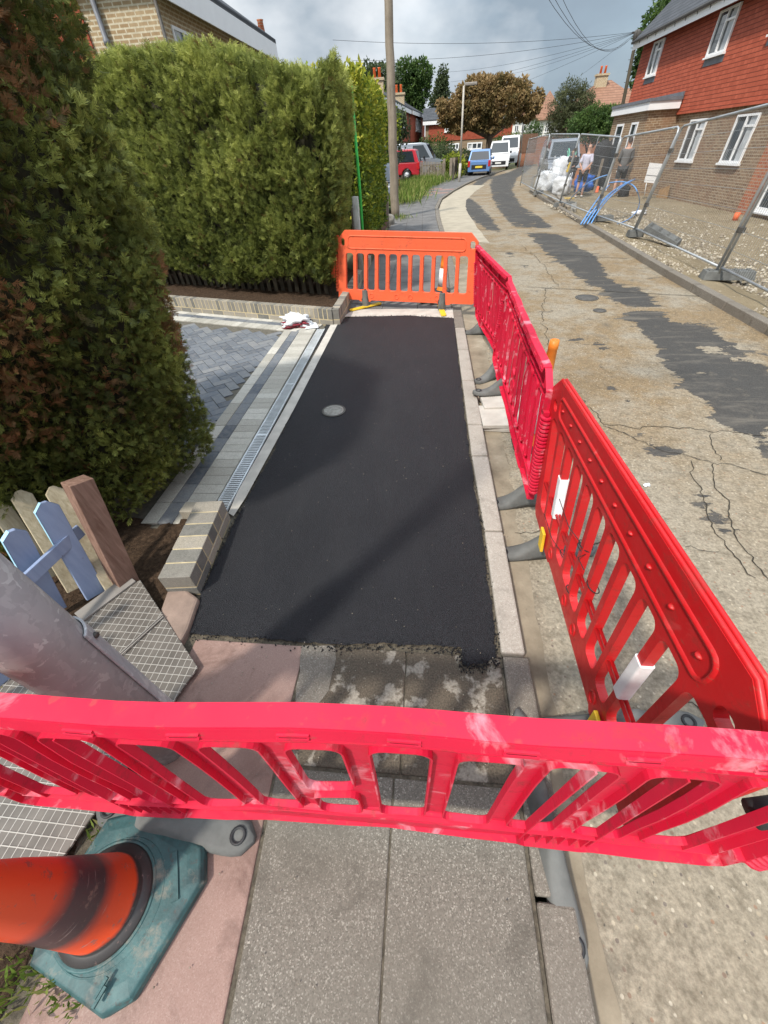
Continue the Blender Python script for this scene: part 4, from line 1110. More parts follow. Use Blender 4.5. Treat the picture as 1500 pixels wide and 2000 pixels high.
for u in (.35, 1.60):
    mb = MB(); mb.hexa([qC(u-.04, -.03, .024), qC(u+.04, -.03, .024), qC(u+.04, -.03, .040), qC(u-.04, -.03, .040)], [qC(u-.04, .10, .024), qC(u+.04, .10, .024), qC(u+.04, .10, .040), qC(u-.04, .10, .040)])
    mb.build('foot_clip', M_['yellow'], bc, bevel=.004)
for uu, v, tl in ((.90, .42, 1), (.895, .40, -1), (1.10, .36, 0), (.70, .20, 1), (.905, .14, 0)):
    mb = MB(); pts = [qC(uu + .040*math.cos(a), v + .012*math.sin(a*1), .024*math.sin(a)) for a in [k*PI/8 for k in range(17)]]
    mb.tube(pts, .0022, 5)
    if tl: mb.tube([pts[0], qC(uu-.10*tl, v+.03, .05), qC(uu-.24*tl, v+.085, .07)], .0018, 5)
    mb.build('cable_tie', M_['cable'], bc)
# 4 orange one at the far end
bO = (G(663, 583, .10), G(927, 594, .10)); tO = (AT(661, 449, bO[0].y), AT(936, 455, bO[1].y))
bo, qO = mk_barrier('moulded', 'bright orange plastic barrier across the far end of the new tarmac', (*bO, *tO), M_['pl_orange'], side=1)
for u, dv, ln in ((.42, (.80, .60), .55), (1.55, (.10, -.99), .50)):
    p = qO(u, 0); pp = p + V3((0, -.05, 0))
    g = MB(); P8 = [(.045*math.cos(k*PI/4+PI/8), .035*math.sin(k*PI/4+PI/8)) for k in range(8)]
    g.hexa([V3((p.x+x*1.35, p.y-.02+y*1.35, .02)) for x, y in P8], [V3((p.x+x, p.y-.02+y, .235)) for x, y in P8])
    f = g.build('foot', M_['rubber'], bo, bevel=.006)
    g = MB(); g.hexa([qO(u-.055, .0, .030), qO(u+.055, .0, .030), qO(u+.055, .0, .040), qO(u-.055, .0, .040)], [qO(u-.008, .15, .028), qO(u+.008, .15, .028), qO(u+.008, .15, .036), qO(u-.008, .15, .036)]); g.build('socket_wedge', M_['rubber_dark'], f)
    d = V3((*dv, 0)).normalized(); s_ = V3((-d.y, d.x, 0)); g = MB(); L_ = ln/2; y0 = V3((p.x, p.y-.06, 0))
    ring = [y0 + d*(L_*a) + s_*(.038*b) for a, b in ((-1, .5), (-.94, 1), (.94, 1), (1, .5), (1, -.5), (.94, -1), (-.94, -1), (-1, -.5))]
    if sum(ring[i].x*ring[(i+1) % 8].y-ring[(i+1) % 8].x*ring[i].y for i in range(8)) < 0: ring.reverse()
    g.hexa([a + V3((0, 0, .008)) for a in ring], [a + V3((0, 0, .026)) for a in ring]); g.build('foot_bar', M_['yellow'], f, bevel=.003)
mb = MB()   # hook lugs at its left end
for (u0, u1, v0, v1) in ((-.10, .0, .60, .66), (-.12, -.06, .28, .64), (-.05, .0, .75, .80)):
    mb.hexa([qO(u0, v0, -.010), qO(u1, v0, -.010), qO(u1, v0, .010), qO(u0, v0, .010)], [qO(u0, v1, -.010), qO(u1, v1, -.010), qO(u1, v1, .010), qO(u0, v1, .010)])
mb.build('hook_lugs', M_['pl_orange'], bo, bevel=.004)

# tall slim road cones with white sleeves behind the barriers
def slim_cone(p, label, h=0.95):
    root = empty('delineator_cone', p, label, 'traffic cone', 'slim orange cones with white sleeves')
    mb = MB(); mb.lathe([(.095, .02), (.09, .05), (.066, .10), (.044, h*.60)], 24); mb.build('lower_body', M_['tarorange'], root)
    mb = MB(); mb.lathe([(.070, h*.18), (.050, h*.62), (.047, h*.62)], 24); mb.build('reflective_sleeve', M_['refl'], root)
    mb = MB(); mb.lathe([(.046, h*.60), (.040, h*.72), (.031, h*.93), (.034, h*.935), (.030, h), (.020, h), (.016, h*.96)], 24); mb.build('top', M_['tarorange'], root)
    mb = MB(); P = rrect(-.13, -.13, .13, .13, .05, 3); mb.hexa([(x, y, 0) for x, y in P], [(x*.92, y*.92, .05) for x, y in P]); mb.build('base', M_['rubber_dark'], root, bevel=.006)
    return root
a = AT(1084, 664, 2.75); slim_cone((a.x, a.y, ROAD_Z), 'slim orange and white cone rising behind the kerbside barriers, only its tip in view', a.z - ROAD_Z)
a = AT(867, 492, 7.1); slim_cone((a.x, a.y, 0), 'slim orange and white cone seen through the bars of the orange barrier', a.z)

# ------------------------------------------------------------------ foreground left: traffic cone, lamp post, plate, fence
croot = empty('traffic_cone', (0, 0, 0), 'worn orange traffic cone with black smears on a teal octagonal rubber base', 'traffic cone')
cb = [G(215, 1598, .02), G(283, 1583, .02), G(402, 1652, .02), G(402, 1722, .02), G(262, 1955, .02), G(205, 1990, .02), G(62, 1885, .02), G(95, 1780, .02)]
cc = sum(cb, V3())/8
mb = MB()
n = 8; V = []
for f, z in ((1.0, .001), (1.0, .030), (.955, .044), (.90, .046), (.80, .050)):
    V += [V3((cc.x + (p.x-cc.x)*f, cc.y + (p.y-cc.y)*f, z)) for p in cb]
F = [(i*n+k, i*n+(k+1) % n, (i+1)*n+(k+1) % n, (i+1)*n+k) for i in range(4) for k in range(n)] + [tuple(range(n))[::-1], tuple(range(4*n, 5*n))]
A_ = sum(cb[i].x*cb[(i+1) % 8].y-cb[(i+1) % 8].x*cb[i].y for i in range(8))
if A_ < 0: F = [tuple(reversed(f)) for f in F]
mb.add(V, F); cbase = mb.build('base', M_['teal'], croot, bevel=.004)
ax = V3((cc.x - .045, cc.y - .008, 0))
mb = MB(); mb.lathe([(.152, .046), (.150, .053), (.146, .054), (.140, .052)], 48, ax); mb.lathe([(.160, .046), (.159, .0505), (.155, .0505), (.153, .046)], 48, ax + V3((.02, 0, 0)))
rr = G(672//1.974 if False else 340, 1665, .05); r2 = G(342, 1760, .05)
d_ = (r2-rr).normalized(); s_ = V3((-d_.y, d_.x, 0))
mb.hexa([rr + s_*.012, rr - s_*.012, r2 - s_*.012, r2 + s_*.012], [p + V3((0, 0, .006)) for p in (rr + s_*.012, rr - s_*.012, r2 - s_*.012, r2 + s_*.012)])
for f in (.15, .22): 
    p = cc + (cb[5]-cc)*(.60+f); e = V3((.006, .020, 0)); s2 = V3((.004, -.001, 0))
    mb.hexa([p-e-s2+V3((0,0,.046)), p-e+s2+V3((0,0,.046)), p+e+s2+V3((0,0,.046)), p+e-s2+V3((0,0,.046))], [p-e-s2+V3((0,0,.054)), p-e+s2+V3((0,0,.054)), p+e+s2+V3((0,0,.054)), p+e-s2+V3((0,0,.054))])
mb.build('moulded_rings', M_['teal'], cbase)
mb = MB(); mb.lathe([(.146, .045), (.137, .060), (.119, .068), (.115, .070), (.100, .20), (.083, .35), (.069, .50), (.049, .66), (.033, .745), (.029, .75), (.022, .752), (.020, .70)], 56)
o = mb.build('cone_body', M_['cone'], croot); o.location = (ax.x, ax.y, 0)

lp = V3((-1.02, .415, 0))
lroot = empty('street_lamp', lp, 'galvanised steel street lamp column with a hinged access door, beside the blue picket fence', 'street lamp')
mb = MB(); mb.lathe([(.094, -.1), (.0915, 1.10), (.0905, 1.25), (.060, 1.42), (.056, 1.5), (.045, 6.0), (.044, 6.02)], 40); mb.build('column', M_['galv_post'], lroot)
# access door: curved raised plate on the side facing right
mb = MB(); a0, a1 = R(24), R(86); V = []; rows = [.18 + .01*0, .20, .78, .80]
na = 9
for r_, zz_ in ((.0950, 0), (.1020, 0)):
    for j in range(2):
        for i in range(na): V.append((r_*math.cos(a0+(a1-a0)*i/(na-1)), r_*math.sin(a0+(a1-a0)*i/(na-1)), (.12, .80)[j]))
F = []
for i in range(na-1): F += [(2*na+i, 2*na+i+1, 3*na+i+1, 3*na+i)]
F += [(0, 2*na, 3*na, na), (na-1, 2*na-1, 4*na-1, 3*na-1)]
for i in range(na-1): F += [(i, i+1, 2*na+i+1, 2*na+i), (na+i+1, na+i, 3*na+i, 3*na+i+1)]
mb.add(V, F); mb.build('access_door', M_['galv_post'], lroot, bevel=.004)
mb = MB(); mb.lathe([(.009, 0), (.009, .010), (.005, .011)], 10, (.101*math.cos(R(40)), .101*math.sin(R(40)), .76), Matrix.Rotation(R(90), 4, 'Y')); mb.build('door_lock', M_['iron'], lroot)
mb = MB(); mb.tube([(0, 0, 6.0), (.1, .0, 6.1), (.45, 0, 6.15)], .025, 10); mb.build('lamp_arm', M_['galv_post'], lroot)
mb = MB(); mb.box((.4, -.09, 6.10), (.95, .09, 6.2)); mb.build('lamp_head', M_['steel_dull'], lroot, bevel=.03)

# diamond plate lying over the soil beside the fence
pr = empty('chequer_plate', (0, 0, 0), 'galvanised diamond pattern steel cover plate lying between the lamp column and fence', 'metal plate')
pq = [G(273, 1132, .055), G(386, 1303, .030), G(176, 1600, .032), G(100, 1705, .034), G(-330, 1700, .05), G(-120, 1428, .055), G(0, 1337, .055)]
mb = MB(); a_ = sum(pq[i].x*pq[(i+1) % 7].y-pq[(i+1) % 7].x*pq[i].y for i in range(7))
if a_ < 0: pq = pq[::-1]
mb.hexa([p - V3((0, 0, .012)) for p in pq], pq); mb.build('plate', M_['chequer'], pr, bevel=.0015, seg=1)
P1 = G(273, 1132, .056); P4 = G(0, 1337, .056); dn = (P4-P1).normalized(); up_ = V3((dn.y, -dn.x, 0))
if up_.x > 0: up_ = -up_
a, b = P1 + dn*.02, P1 + dn*.20
for s0, s1 in ((P1 + dn*.02, G(163, 1215, .056)),):
    mb = MB(); mb.hexa([s0, s1, s1 + up_*.085, s0 + up_*.085], [p + V3((0, 0, .012)) for p in (s0, s1, s1 + up_*.085, s0 + up_*.085)]); mb.build('lip', M_['steel_dull'], pr, bevel=.002)
mb = MB(); g0 = G(318, 1204, .048); g1 = G(180, 1330, .052); s_ = (g1-g0).normalized(); s_ = V3((-s_.y, s_.x, 0))*.003
for of in (-.006, .006):
    o_ = s_/.003*of; mb.hexa([g0-s_+o_, g0+s_+o_, g1+s_+o_, g1-s_+o_], [p + V3((0, 0, .006)) for p in (g0-s_+o_, g0+s_+o_, g1+s_+o_, g1-s_+o_)])
mb.build('seam_bar', M_['steel_dull'], pr)

# picket fence
fr = empty('picket_fence', (0, 0, 0), 'low picket fence of blue painted and bare cream pickets against the conifer', 'fence')
def plank(name, base, top, w, t, mat, parent, wdir, pointed=True, capmat=None):
    base = V3(base); top = V3(top); ax_ = (top-base); L_ = ax_.length; z = ax_.normalized()
    x = V3(wdir); x = (x - z*x.dot(z)).normalized(); y = z.cross(x)
    Mx = Matrix((x, y, z)).transposed()
    def q(a, b, c): return base + x*a + y*b + z*c
    P = [(-w/2, 0), (w/2, 0), (w/2, L_-w*.38), (w*.12, L_), (-w*.12, L_), (-w/2, L_-w*.38)] if pointed else [(-w/2, 0), (w/2, 0), (w/2, L_), (-w/2, L_)]
    mb = MB(); n = len(P); mb.add([q(a, -t/2, c) for a, c in P] + [q(a, t/2, c) for a, c in P], [tuple(range(n)), tuple(range(n, 2*n))[::-1]] + [(k, n+k, n+(k+1) % n, (k+1) % n) for k in range(n)])
    o = mb.build(name, mat, parent, bevel=.003)
    if capmat and pointed:
        mb = MB(); e = .0015
        for a, b in ((4, 5), (5, 0)):
            (x0, z0), (x1, z1) = P[a], P[b]
            if b == 0: z1 = L_*.55
            mb.face([q(x0-e, -t/2-e, z0+e), q(x1-e, -t/2-e, z1+e), q(x1-e, t/2+e, z1+e), q(x0-e, t/2+e, z0+e)])
        mb.build('painted_edge', capmat, o)
    return o
fd = V3((-.42, -.91, 0)).normalized()
pb = G(250, 1146, .0); ptop = G(150, 938, .66)
plank('post', pb, ptop, .105, .095, M_['wood_brown'], fr, -fd, False)
def picket(bx, by, tx, ty, zt, mat, w=.088, cap=None, zb=.03, back=0):
    a = G(bx, by, zb); b = G(tx, ty, zt)
    plank('picket', a, b, w, .022, mat, fr, -fd, True, cap)
picket(188, 1162, 84, 980, .60, M_['blue_paint'], .098, M_['cyan_paint'])
picket(110, 1195, 22, 1035, .58, M_['blue_paint'], .095, M_['cyan_paint'])
picket(20, 1330, -110, 1165, .60, M_['blue_paint'], .095, M_['cyan_paint'])
picket(-60, 1410, -200, 1260, .60, M_['blue_paint'], .095, M_['cyan_paint'])
picket(222, 1148, 100, 950, .56, M_['wood_cream'], .080)
picket(150, 1150, 35, 958, .55, M_['wood_cream'], .090)
picket(95, 1130, -5, 985, .52, M_['wood_cream'], .090)
mb = MB()
k1 = G(188, 1162, .03).lerp(G(84, 980, .60), .60); k2 = G(20, 1330, .03).lerp(G(-110, 1165, .60), .60); bk = V3((-.91, .42, 0))*.013
k1 = k1 - fd*.09 + bk; k2 = k2 + bk; hz_ = V3((0, 0, .034)); th_k = bk*1.6
mb.hexa([k1 - hz_, k2 - hz_, k2 - hz_ + th_k, k1 - hz_ + th_k], [k1 + hz_, k2 + hz_, k2 + hz_ + th_k, k1 + hz_ + th_k])
mb.build('rail', M_['blue_paint'], fr, bevel=.003)

# ------------------------------------------------------------------ low brick walls
def brick_wall(label, path, courses, mat=None, cap=True, z0=0.0, thick=.10, bl=.215, bh=.065, soldier=False, name='garden_wall', gap=.010):
    """courses of single bricks laid along each leg of the path, in a mortar core"""
    root = empty(name, (0, 0, 0), label, 'wall')
    core = MB(); br_ = MB()
    for (p, q_) in zip(path, path[1:]):
        p = V3((*p, 0)); q_ = V3((*q_, 0)); d = (q_-p); L_ = d.length; d.normalize(); s = V3((-d.y, d.x, 0))
        H = sum(c[1] for c in courses)
        g = .0025
        core.hexa([p + s*g + d*g + V3((0, 0, z0-.03)), q_ + s*g - d*g + V3((0, 0, z0-.03)), q_ + s*(thick-g) - d*g + V3((0, 0, z0-.03)), p + s*(thick-g) + d*g + V3((0, 0, z0-.03))],
                  [p + s*g + d*g + V3((0, 0, z0+H-g*1.5)), q_ + s*g - d*g + V3((0, 0, z0+H-g*1.5)), q_ + s*(thick-g) - d*g + V3((0, 0, z0+H-g*1.5)), p + s*(thick-g) + d*g + V3((0, 0, z0+H-g*1.5))])
        z = z0
        for ci, (w, h) in enumerate(courses):
            n = max(1, round(L_/w)); st = L_/n; off_ = (st/2 if (ci % 2 and w > .15) else 0)
            xs = [0] + [off_ + st*i for i in range(0 if off_ else 1, n)] + [L_]
            for a, b in zip(xs, xs[1:]):
                if b-a < .02: continue
                aa = a + (gap/2 if a > 0 else 0); b2 = b - (gap/2 if b < L_ else 0); zz0 = z + (gap/2 if z > z0 else 0); zz1 = z + h - (gap/2 if ci < len(courses)-1 else 0)
                e = random.uniform(-.0012, .0012)
                lo = [p + d*aa + s*(0+e), p + d*b2 + s*(0+e), p + d*b2 + s*(thick+e), p + d*aa + s*(thick+e)]
                br_.hexa([v + V3((0, 0, zz0)) for v in lo], [v + V3((0, 0, zz1)) for v in lo], random.random())
            z += h
    core.build('mortar', M_['mortar'], root); br_.build('bricks', mat or M_['brick_grey'], root, bevel=.003, seg=1)
    return root
wl0 = G(452, 1012, 0); wl1 = G(388, 1160, 0)
brick_wall('short grey brick wall end with yellow mortar at the near corner of the driveway', [(wl0.x-.005, wl0.y), (wl1.x+.015, wl1.y)][::-1], [(.215, .065), (.105, .095)], thick=.175, gap=.008)
brick_wall('edging of grey bricks round the conifer bed', [(-1.60, 1.70), (-1.35, 1.70)], [(.215, .075)], thick=.10)
brick_wall('low grey brick wall across the far side of the block paved drive', [(-6.6, 7.22), (-1.30, 5.58)], [(.215, .07), (.072, .135)], thick=.105)
brick_wall('low grey brick wall running along the path under the hedge', [(-1.20, 5.60), (-1.17, 9.2)], [(.215, .07), (.072, .135)], thick=.105)

# drain channel with grating
dr = empty('drain_channel', (0, 0, 0), 'galvanised slotted drainage channel between the block paving and the tarmac', 'drain')
a0_ = V3((-1.375, 1.75, 0)); a1_ = V3((-1.435, 5.42, 0)); d = (a1_-a0_).normalized(); s = V3((-d.y, d.x, 0)); L_ = (a1_-a0_).length
tr = MB(); w = .052
tr.hexa([a0_ - s*w - V3((0,0,.06)), a1_ - s*w - V3((0,0,.06)), a1_ + s*w - V3((0,0,.06)), a0_ + s*w - V3((0,0,.06))], [a0_ - s*w + V3((0,0,-.003)), a1_ - s*w + V3((0,0,-.003)), a1_ + s*w + V3((0,0,-.003)), a0_ + s*w + V3((0,0,-.003))])
tr.build('trough', M_['black'], dr)
gr = MB()
for sg in (-1, 1):
    e0, e1 = sorted((sg*w, sg*(w-.009)))
    gr.hexa([a0_ + s*e0 + V3((0,0,0)), a1_ + s*e0, a1_ + s*e1, a0_ + s*e1], [p + V3((0, 0, .014)) for p in (a0_ + s*e0, a1_ + s*e0, a1_ + s*e1, a0_ + s*e1)])
n = int(L_/.0235)
for i in range(n):
    x = (i+.5)*L_/n; hw = .0042 + (.006 if i % 42 == 0 else 0)
    p = a0_ + d*x
    gr.hexa([p - s*w - d*hw, p - s*w + d*hw, p + s*w + d*hw, p + s*w - d*hw][::-1], [q_ + V3((0, 0, .011)) for q_ in (p - s*w - d*hw, p - s*w + d*hw, p + s*w + d*hw, p + s*w - d*hw)][::-1])
gr.build('grating', M_['grate'], dr)
# covers
def cover(p, r, z, label, mat, name='inspection_cover', cat='manhole cover', grid=True, group=None):
    root = empty(name, (p.x, p.y, z), label, cat, group)
    mb = MB(); mb.lathe([(r, -.004), (r, .004), (r*.86, .004), (r*.85, .002), (0.001, .002)], 40); mb.build('frame', M_['iron'] if grid else mat, root)
    mb = MB(); mb.lathe([(r*.84, .0025), (r*.83, .0055), (.001, .0055)], 40); f = mb.build('lid', mat, root)
    if grid:
        mb = MB(); s = r*.155
        for i in range(-5, 6):
            for j in range(-5, 6):
                if math.hypot(i*s, j*s) < r*.74 and not (-4 <= i <= -2 and -1 <= j <= 1): mb.box((i*s-s*.38, j*s-s*.38, .0055), (i*s+s*.38, j*s+s*.38, .009))
        mb.build('tread', mat, f)
    return root
c = G(652, 803, .006); cover(c, .112, .0105, 'small round metal inspection cover set in the fresh black tarmac', M_['manhole'])
for (px, py, r, lb) in ((1146, 582, .17, 'larger and farther of the two round iron covers in the concrete road'), (1171, 607, .09, 'smaller and nearer of the two round iron covers in the concrete road')):
    c = RZ(px, py); cover(c, r, ROAD_Z + .004, lb, M_['iron'], grid=False, group='round covers in the road')
# slabs stacked under the barrier's foot
mb = MB()
sroot = empty('slab_stack', (0, 0, 0), 'three pale concrete slabs stacked in the gutter under a barrier foot', 'paving slabs')
for i, (x, y, a) in enumerate([(.80, 3.12, -4), (.77, 3.13, 2), (.795, 3.42, 5)]):
    mb = MB(); Mx = Matrix.Translation((x, y, 0)) @ Matrix.Rotation(R(a), 4, 'Z'); z = [ROAD_Z+.006, ROAD_Z+.042, ROAD_Z+.078][i] if i < 2 else ROAD_Z + .06
    mb.box((-.27, -.19, z), (.27, .16, z + .034), .5, Mx); mb.build('slab', M_['conc_light'], sroot, bevel=.005)
# concrete blocks behind the orange barrier
def lump(name, label, cat, p, sz, mat, seed=0, rz=0, amp=.12, parent=None, sub=3, group=None):
    bm = bmesh.new(); bmesh.ops.create_icosphere(bm, subdivisions=sub, radius=1)
    for v in bm.verts:
        c = v.co.copy(); k = max(abs(c.x), abs(c.y), abs(c.z)); c = c.lerp(c/k, .55)
        f = 1 + amp*noise.noise(c*1.7 + V3((seed, 0, 0))) + amp*.6*noise.noise(c*4.5 + V3((0, seed, 0)))
        v.co = V3((c.x*sz[0], c.y*sz[1], c.z*sz[2]))*f
    m = bpy.data.meshes.new(name); bm.to_mesh(m); bm.free()
    for pl in m.polygons: pl.use_smooth = True
    o = link(name, m, mat, parent); o.location = p; o.rotation_euler = (0, 0, R(rz))
    if label: tag(o, label, cat, group)
    return o
a = G(850, 600, 0); lump('concrete_block', 'broken grey concrete block lying behind the foot of the orange barrier', 'concrete block', (a.x, a.y+.25, .045), (.28, .12, .055), M_['concrete'], 3, -12, .2)
# rubbish bag on the paving
a = G(582, 640, 0)
bg_ = lump('plastic_bag', 'crumpled white plastic sack with dark red print on the corner of the driveway', 'bag', (a.x-.02, a.y + .12, .055), (.19, .13, .075), M_['bag_white'], 9, 10, .75, sub=4)
pr_ = lump('red_print', None, None, (0.0, -.02, -.028), (.182, .125, .036), M_['maroon'], 9, 0, .75, bg_, sub=4)
mb = MB(); P = [G(596, 643, .012), G(622, 640, .012), G(616, 628, .015), G(604, 630, .02)]; mb.hexa(P, [p + V3((0, 0, .006)) for p in P]); o = mb.build('loose_flap', M_['bag_white']); o.parent = bg_; o.matrix_parent_inverse = Matrix.Rotation(-R(10), 4, 'Z') @ Matrix.Translation((-(a.x-.02), -(a.y+.12), -.055))
# ------------------------------------------------------------------ hedges and conifer close by
def crown_core(name, V, F, mat, parent):
    mb = MB(); mb.add(V, F, .5, True); return mb.build(name, mat, parent)
# conifer: a broad ragged column left of the drive
CC = V3((-2.50, 2.02, 0))
def con_r(a, z):
    """radius at angle a (array), height z"""
    base = np.interp(z, [0, .15, .4, .7, 1.0, 1.35, 1.7, 2.3, 3], [.66, .78, .82, .89, 1.00, 1.09, 1.10, 1.04, 1.0]) - 0.10*np.clip((z-1.5)/2.0, 0, 1) - 1.1*np.clip((z-2.35)/0.6, 0, 1)**1.6
    lob = 0.07*np.sin(a*3+z*2.1) + 0.06*np.sin(a*7-z*3.7)
    return base + lob
def con_shape(u, v):
    a = (u*2-1)*PI; z = 0.12 + v*2.75
    r = con_r(a, z); P = np.stack([CC.x + r*np.cos(a), CC.y + r*1.0*np.sin(a), z], 1)
    N = np.stack([np.cos(a), np.sin(a), 0.15*np.ones_like(a)], 1); return P, unit(N)
croot_ = empty('conifer_tree', (CC.x, CC.y, 0), 'tall ragged conifer with browning sprays towering over the blue picket fence', 'conifer')
N_ = 82000
P, Nn, c, c2, dep = surf_cloud(con_shape, N_, 0.22, 1.0)
dens = (c + .5*c2) > -0.80
ang = np.arctan2(P[:, 1]-CC.y, P[:, 0]-CC.x)
vis = (ang > -2.6) & (ang < 1.6) | (RNG.random(N_) < .22)
keep = dens & vis; P, Nn, c, c2, dep = P[keep], Nn[keep], c[keep], c2[keep], dep[keep]
dead = fnoise(P, 1.5, 20.0)
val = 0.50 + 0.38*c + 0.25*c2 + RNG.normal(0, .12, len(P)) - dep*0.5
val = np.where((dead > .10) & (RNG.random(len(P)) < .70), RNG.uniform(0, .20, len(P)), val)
val = np.clip(val, 0.0, 1.0)
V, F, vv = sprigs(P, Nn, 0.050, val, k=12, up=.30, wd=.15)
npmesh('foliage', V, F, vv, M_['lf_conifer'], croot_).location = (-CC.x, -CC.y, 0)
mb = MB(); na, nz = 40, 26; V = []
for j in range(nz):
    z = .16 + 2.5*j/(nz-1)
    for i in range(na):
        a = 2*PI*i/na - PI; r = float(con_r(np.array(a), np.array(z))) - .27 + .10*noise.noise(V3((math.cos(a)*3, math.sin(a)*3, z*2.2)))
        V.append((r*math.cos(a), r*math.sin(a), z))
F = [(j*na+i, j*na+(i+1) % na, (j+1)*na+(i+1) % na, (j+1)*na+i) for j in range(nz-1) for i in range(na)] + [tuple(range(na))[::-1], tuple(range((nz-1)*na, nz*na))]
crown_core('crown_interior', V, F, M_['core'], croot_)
mb = MB(); mb.tube([(.1, -.2, -.1), (.05, -.1, .5), (0, 0, 2.5)], [.09, .07, .03], 10); mb.build('trunk', M_['bark'], croot_)

# long clipped hedge across the far side of the drive
HC = V3((-1.36, 6.36, 0)); E1 = V3((-.951, .308, 0)); E2 = V3((-.03, 1.0, 0)); HL, HD = 6.6, 1.35
TOPS = ([0, .35, .8, 1.6, 2.6, 3.4, 5, 7], [2.36, 2.48, 2.62, 2.76, 2.80, 2.77, 2.74, 2.74])
def hz(s): return float(np.interp(s, *TOPS))
def hedge_shape(u, v):
    n = len(u); P = np.zeros((n, 3)); Nn = np.zeros((n, 3))
    pick = RNG.random(n)
    e1 = np.array(E1); e2 = np.array(E2); n1 = np.array([-.308, -.951, 0]); n2 = np.array([1.0, .03, 0])
    s = u*HL; top = np.interp(s, *TOPS)
    bot = 0.32 + .08*np.sin(s*2.3)
    # front
    A = pick < .60
    zf = bot + (top-bot)*v; bul = 0.10*np.sin(PI*np.clip((zf-bot)/(top-bot), 0, 1))
    edge = 0.22*(1-np.clip((zf-.3)/1.4, 0, 1))       # undercut towards the bottom right
    s2 = np.maximum(s, edge*1.0)
    Pf = np.array(HC) + s2[:, None]*e1 + bul[:, None]*n1; Pf[:, 2] = zf
    # right end
    t = u*HD; zr = bot + (2.45-.32)*v
    off_ = 0.02 + 0.20*np.clip((zr-.3)/2.0, 0, 1) - .18*(1-np.clip((zr-.3)/.9, 0, 1))
    Pr = np.array(HC) + t[:, None]*e2 + off_[:, None]*n2; Pr[:, 2] = zr
    # top
    Pt = np.array(HC) + s[:, None]*e1 + (v*HD)[:, None]*e2; Pt[:, 2] = top - .05*np.abs(v-.5)
    B = (pick >= .60) & (pick < .80); C = pick >= .80
    P[A] = Pf[A]; P[B] = Pr[B]; P[C] = Pt[C]
    Nn[A] = unit(n1 + np.array([0, 0, .25])); Nn[B] = unit(n2 + np.array([0, 0, .25])); Nn[C] = np.array([0, 0, 1.0])
    return P, Nn
hroot = empty('hedge', (HC.x, HC.y, 0), 'tall dense clipped conifer hedge behind the soil bed on the far side of the drive', 'hedge')
N_ = 68000
P, Nn, c, c2, dep = surf_cloud(hedge_shape, N_, 0.20, 7.0)
keep = (c*.8 + .6*c2) > -0.44; P, Nn, c, c2, dep = P[keep], Nn[keep], c[keep], c2[keep], dep[keep]
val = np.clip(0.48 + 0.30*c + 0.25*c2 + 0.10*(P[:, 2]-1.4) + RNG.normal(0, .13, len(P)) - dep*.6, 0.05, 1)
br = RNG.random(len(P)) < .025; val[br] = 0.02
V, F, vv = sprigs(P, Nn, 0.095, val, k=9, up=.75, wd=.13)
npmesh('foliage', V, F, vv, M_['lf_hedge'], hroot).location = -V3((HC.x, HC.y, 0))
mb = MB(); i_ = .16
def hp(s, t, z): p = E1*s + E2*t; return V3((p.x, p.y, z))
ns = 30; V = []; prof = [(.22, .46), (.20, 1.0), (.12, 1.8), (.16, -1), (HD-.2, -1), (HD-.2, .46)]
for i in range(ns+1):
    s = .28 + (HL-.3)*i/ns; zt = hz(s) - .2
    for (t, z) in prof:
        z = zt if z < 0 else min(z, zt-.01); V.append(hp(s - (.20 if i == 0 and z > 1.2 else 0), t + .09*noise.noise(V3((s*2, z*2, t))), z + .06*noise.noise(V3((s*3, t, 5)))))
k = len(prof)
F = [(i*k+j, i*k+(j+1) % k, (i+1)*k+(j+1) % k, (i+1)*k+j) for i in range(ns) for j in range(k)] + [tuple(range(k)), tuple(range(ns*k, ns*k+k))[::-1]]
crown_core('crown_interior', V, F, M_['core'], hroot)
mb = MB()
for i in range(12):
    s = .35 + i*.55; p = hp(s, .6, 0); mb.tube([p, p + V3((.02, .03, .35)), p + V3((-.04, 0, .9))], [.035, .03, .02], 7)
mb.build('stems', M_['bark'], hroot)
# the dark pickets under it
fr2 = empty('picket_fence', (0, 0, 0), 'dark old picket fence hidden under the tall clipped hedge', 'fence')
for i in range(46):
    s = .12 + i*.14; p = HC + hp(s, .36, 0) ; p.z = .08
    if s > 6.2: break
    plank('picket', p, p + V3((RNG.uniform(-.01, .01), .02, .72)), .075, .02, M_['wood_dark'], fr2, E1, True)
mb = MB(); a = HC + hp(.05, .40, 0); b = HC + hp(6.2, .40, 0)
for z in (.25, .62): mb.hexa([a + V3((0, 0, z)), b + V3((0, 0, z)), b + V3((0, .04, z)), a + V3((0, .04, z))], [a + V3((0, 0, z+.07)), b + V3((0, 0, z+.07)), b + V3((0, .04, z+.07)), a + V3((0, .04, z+.07))])
mb.build('rails', M_['wood_dark'], fr2)

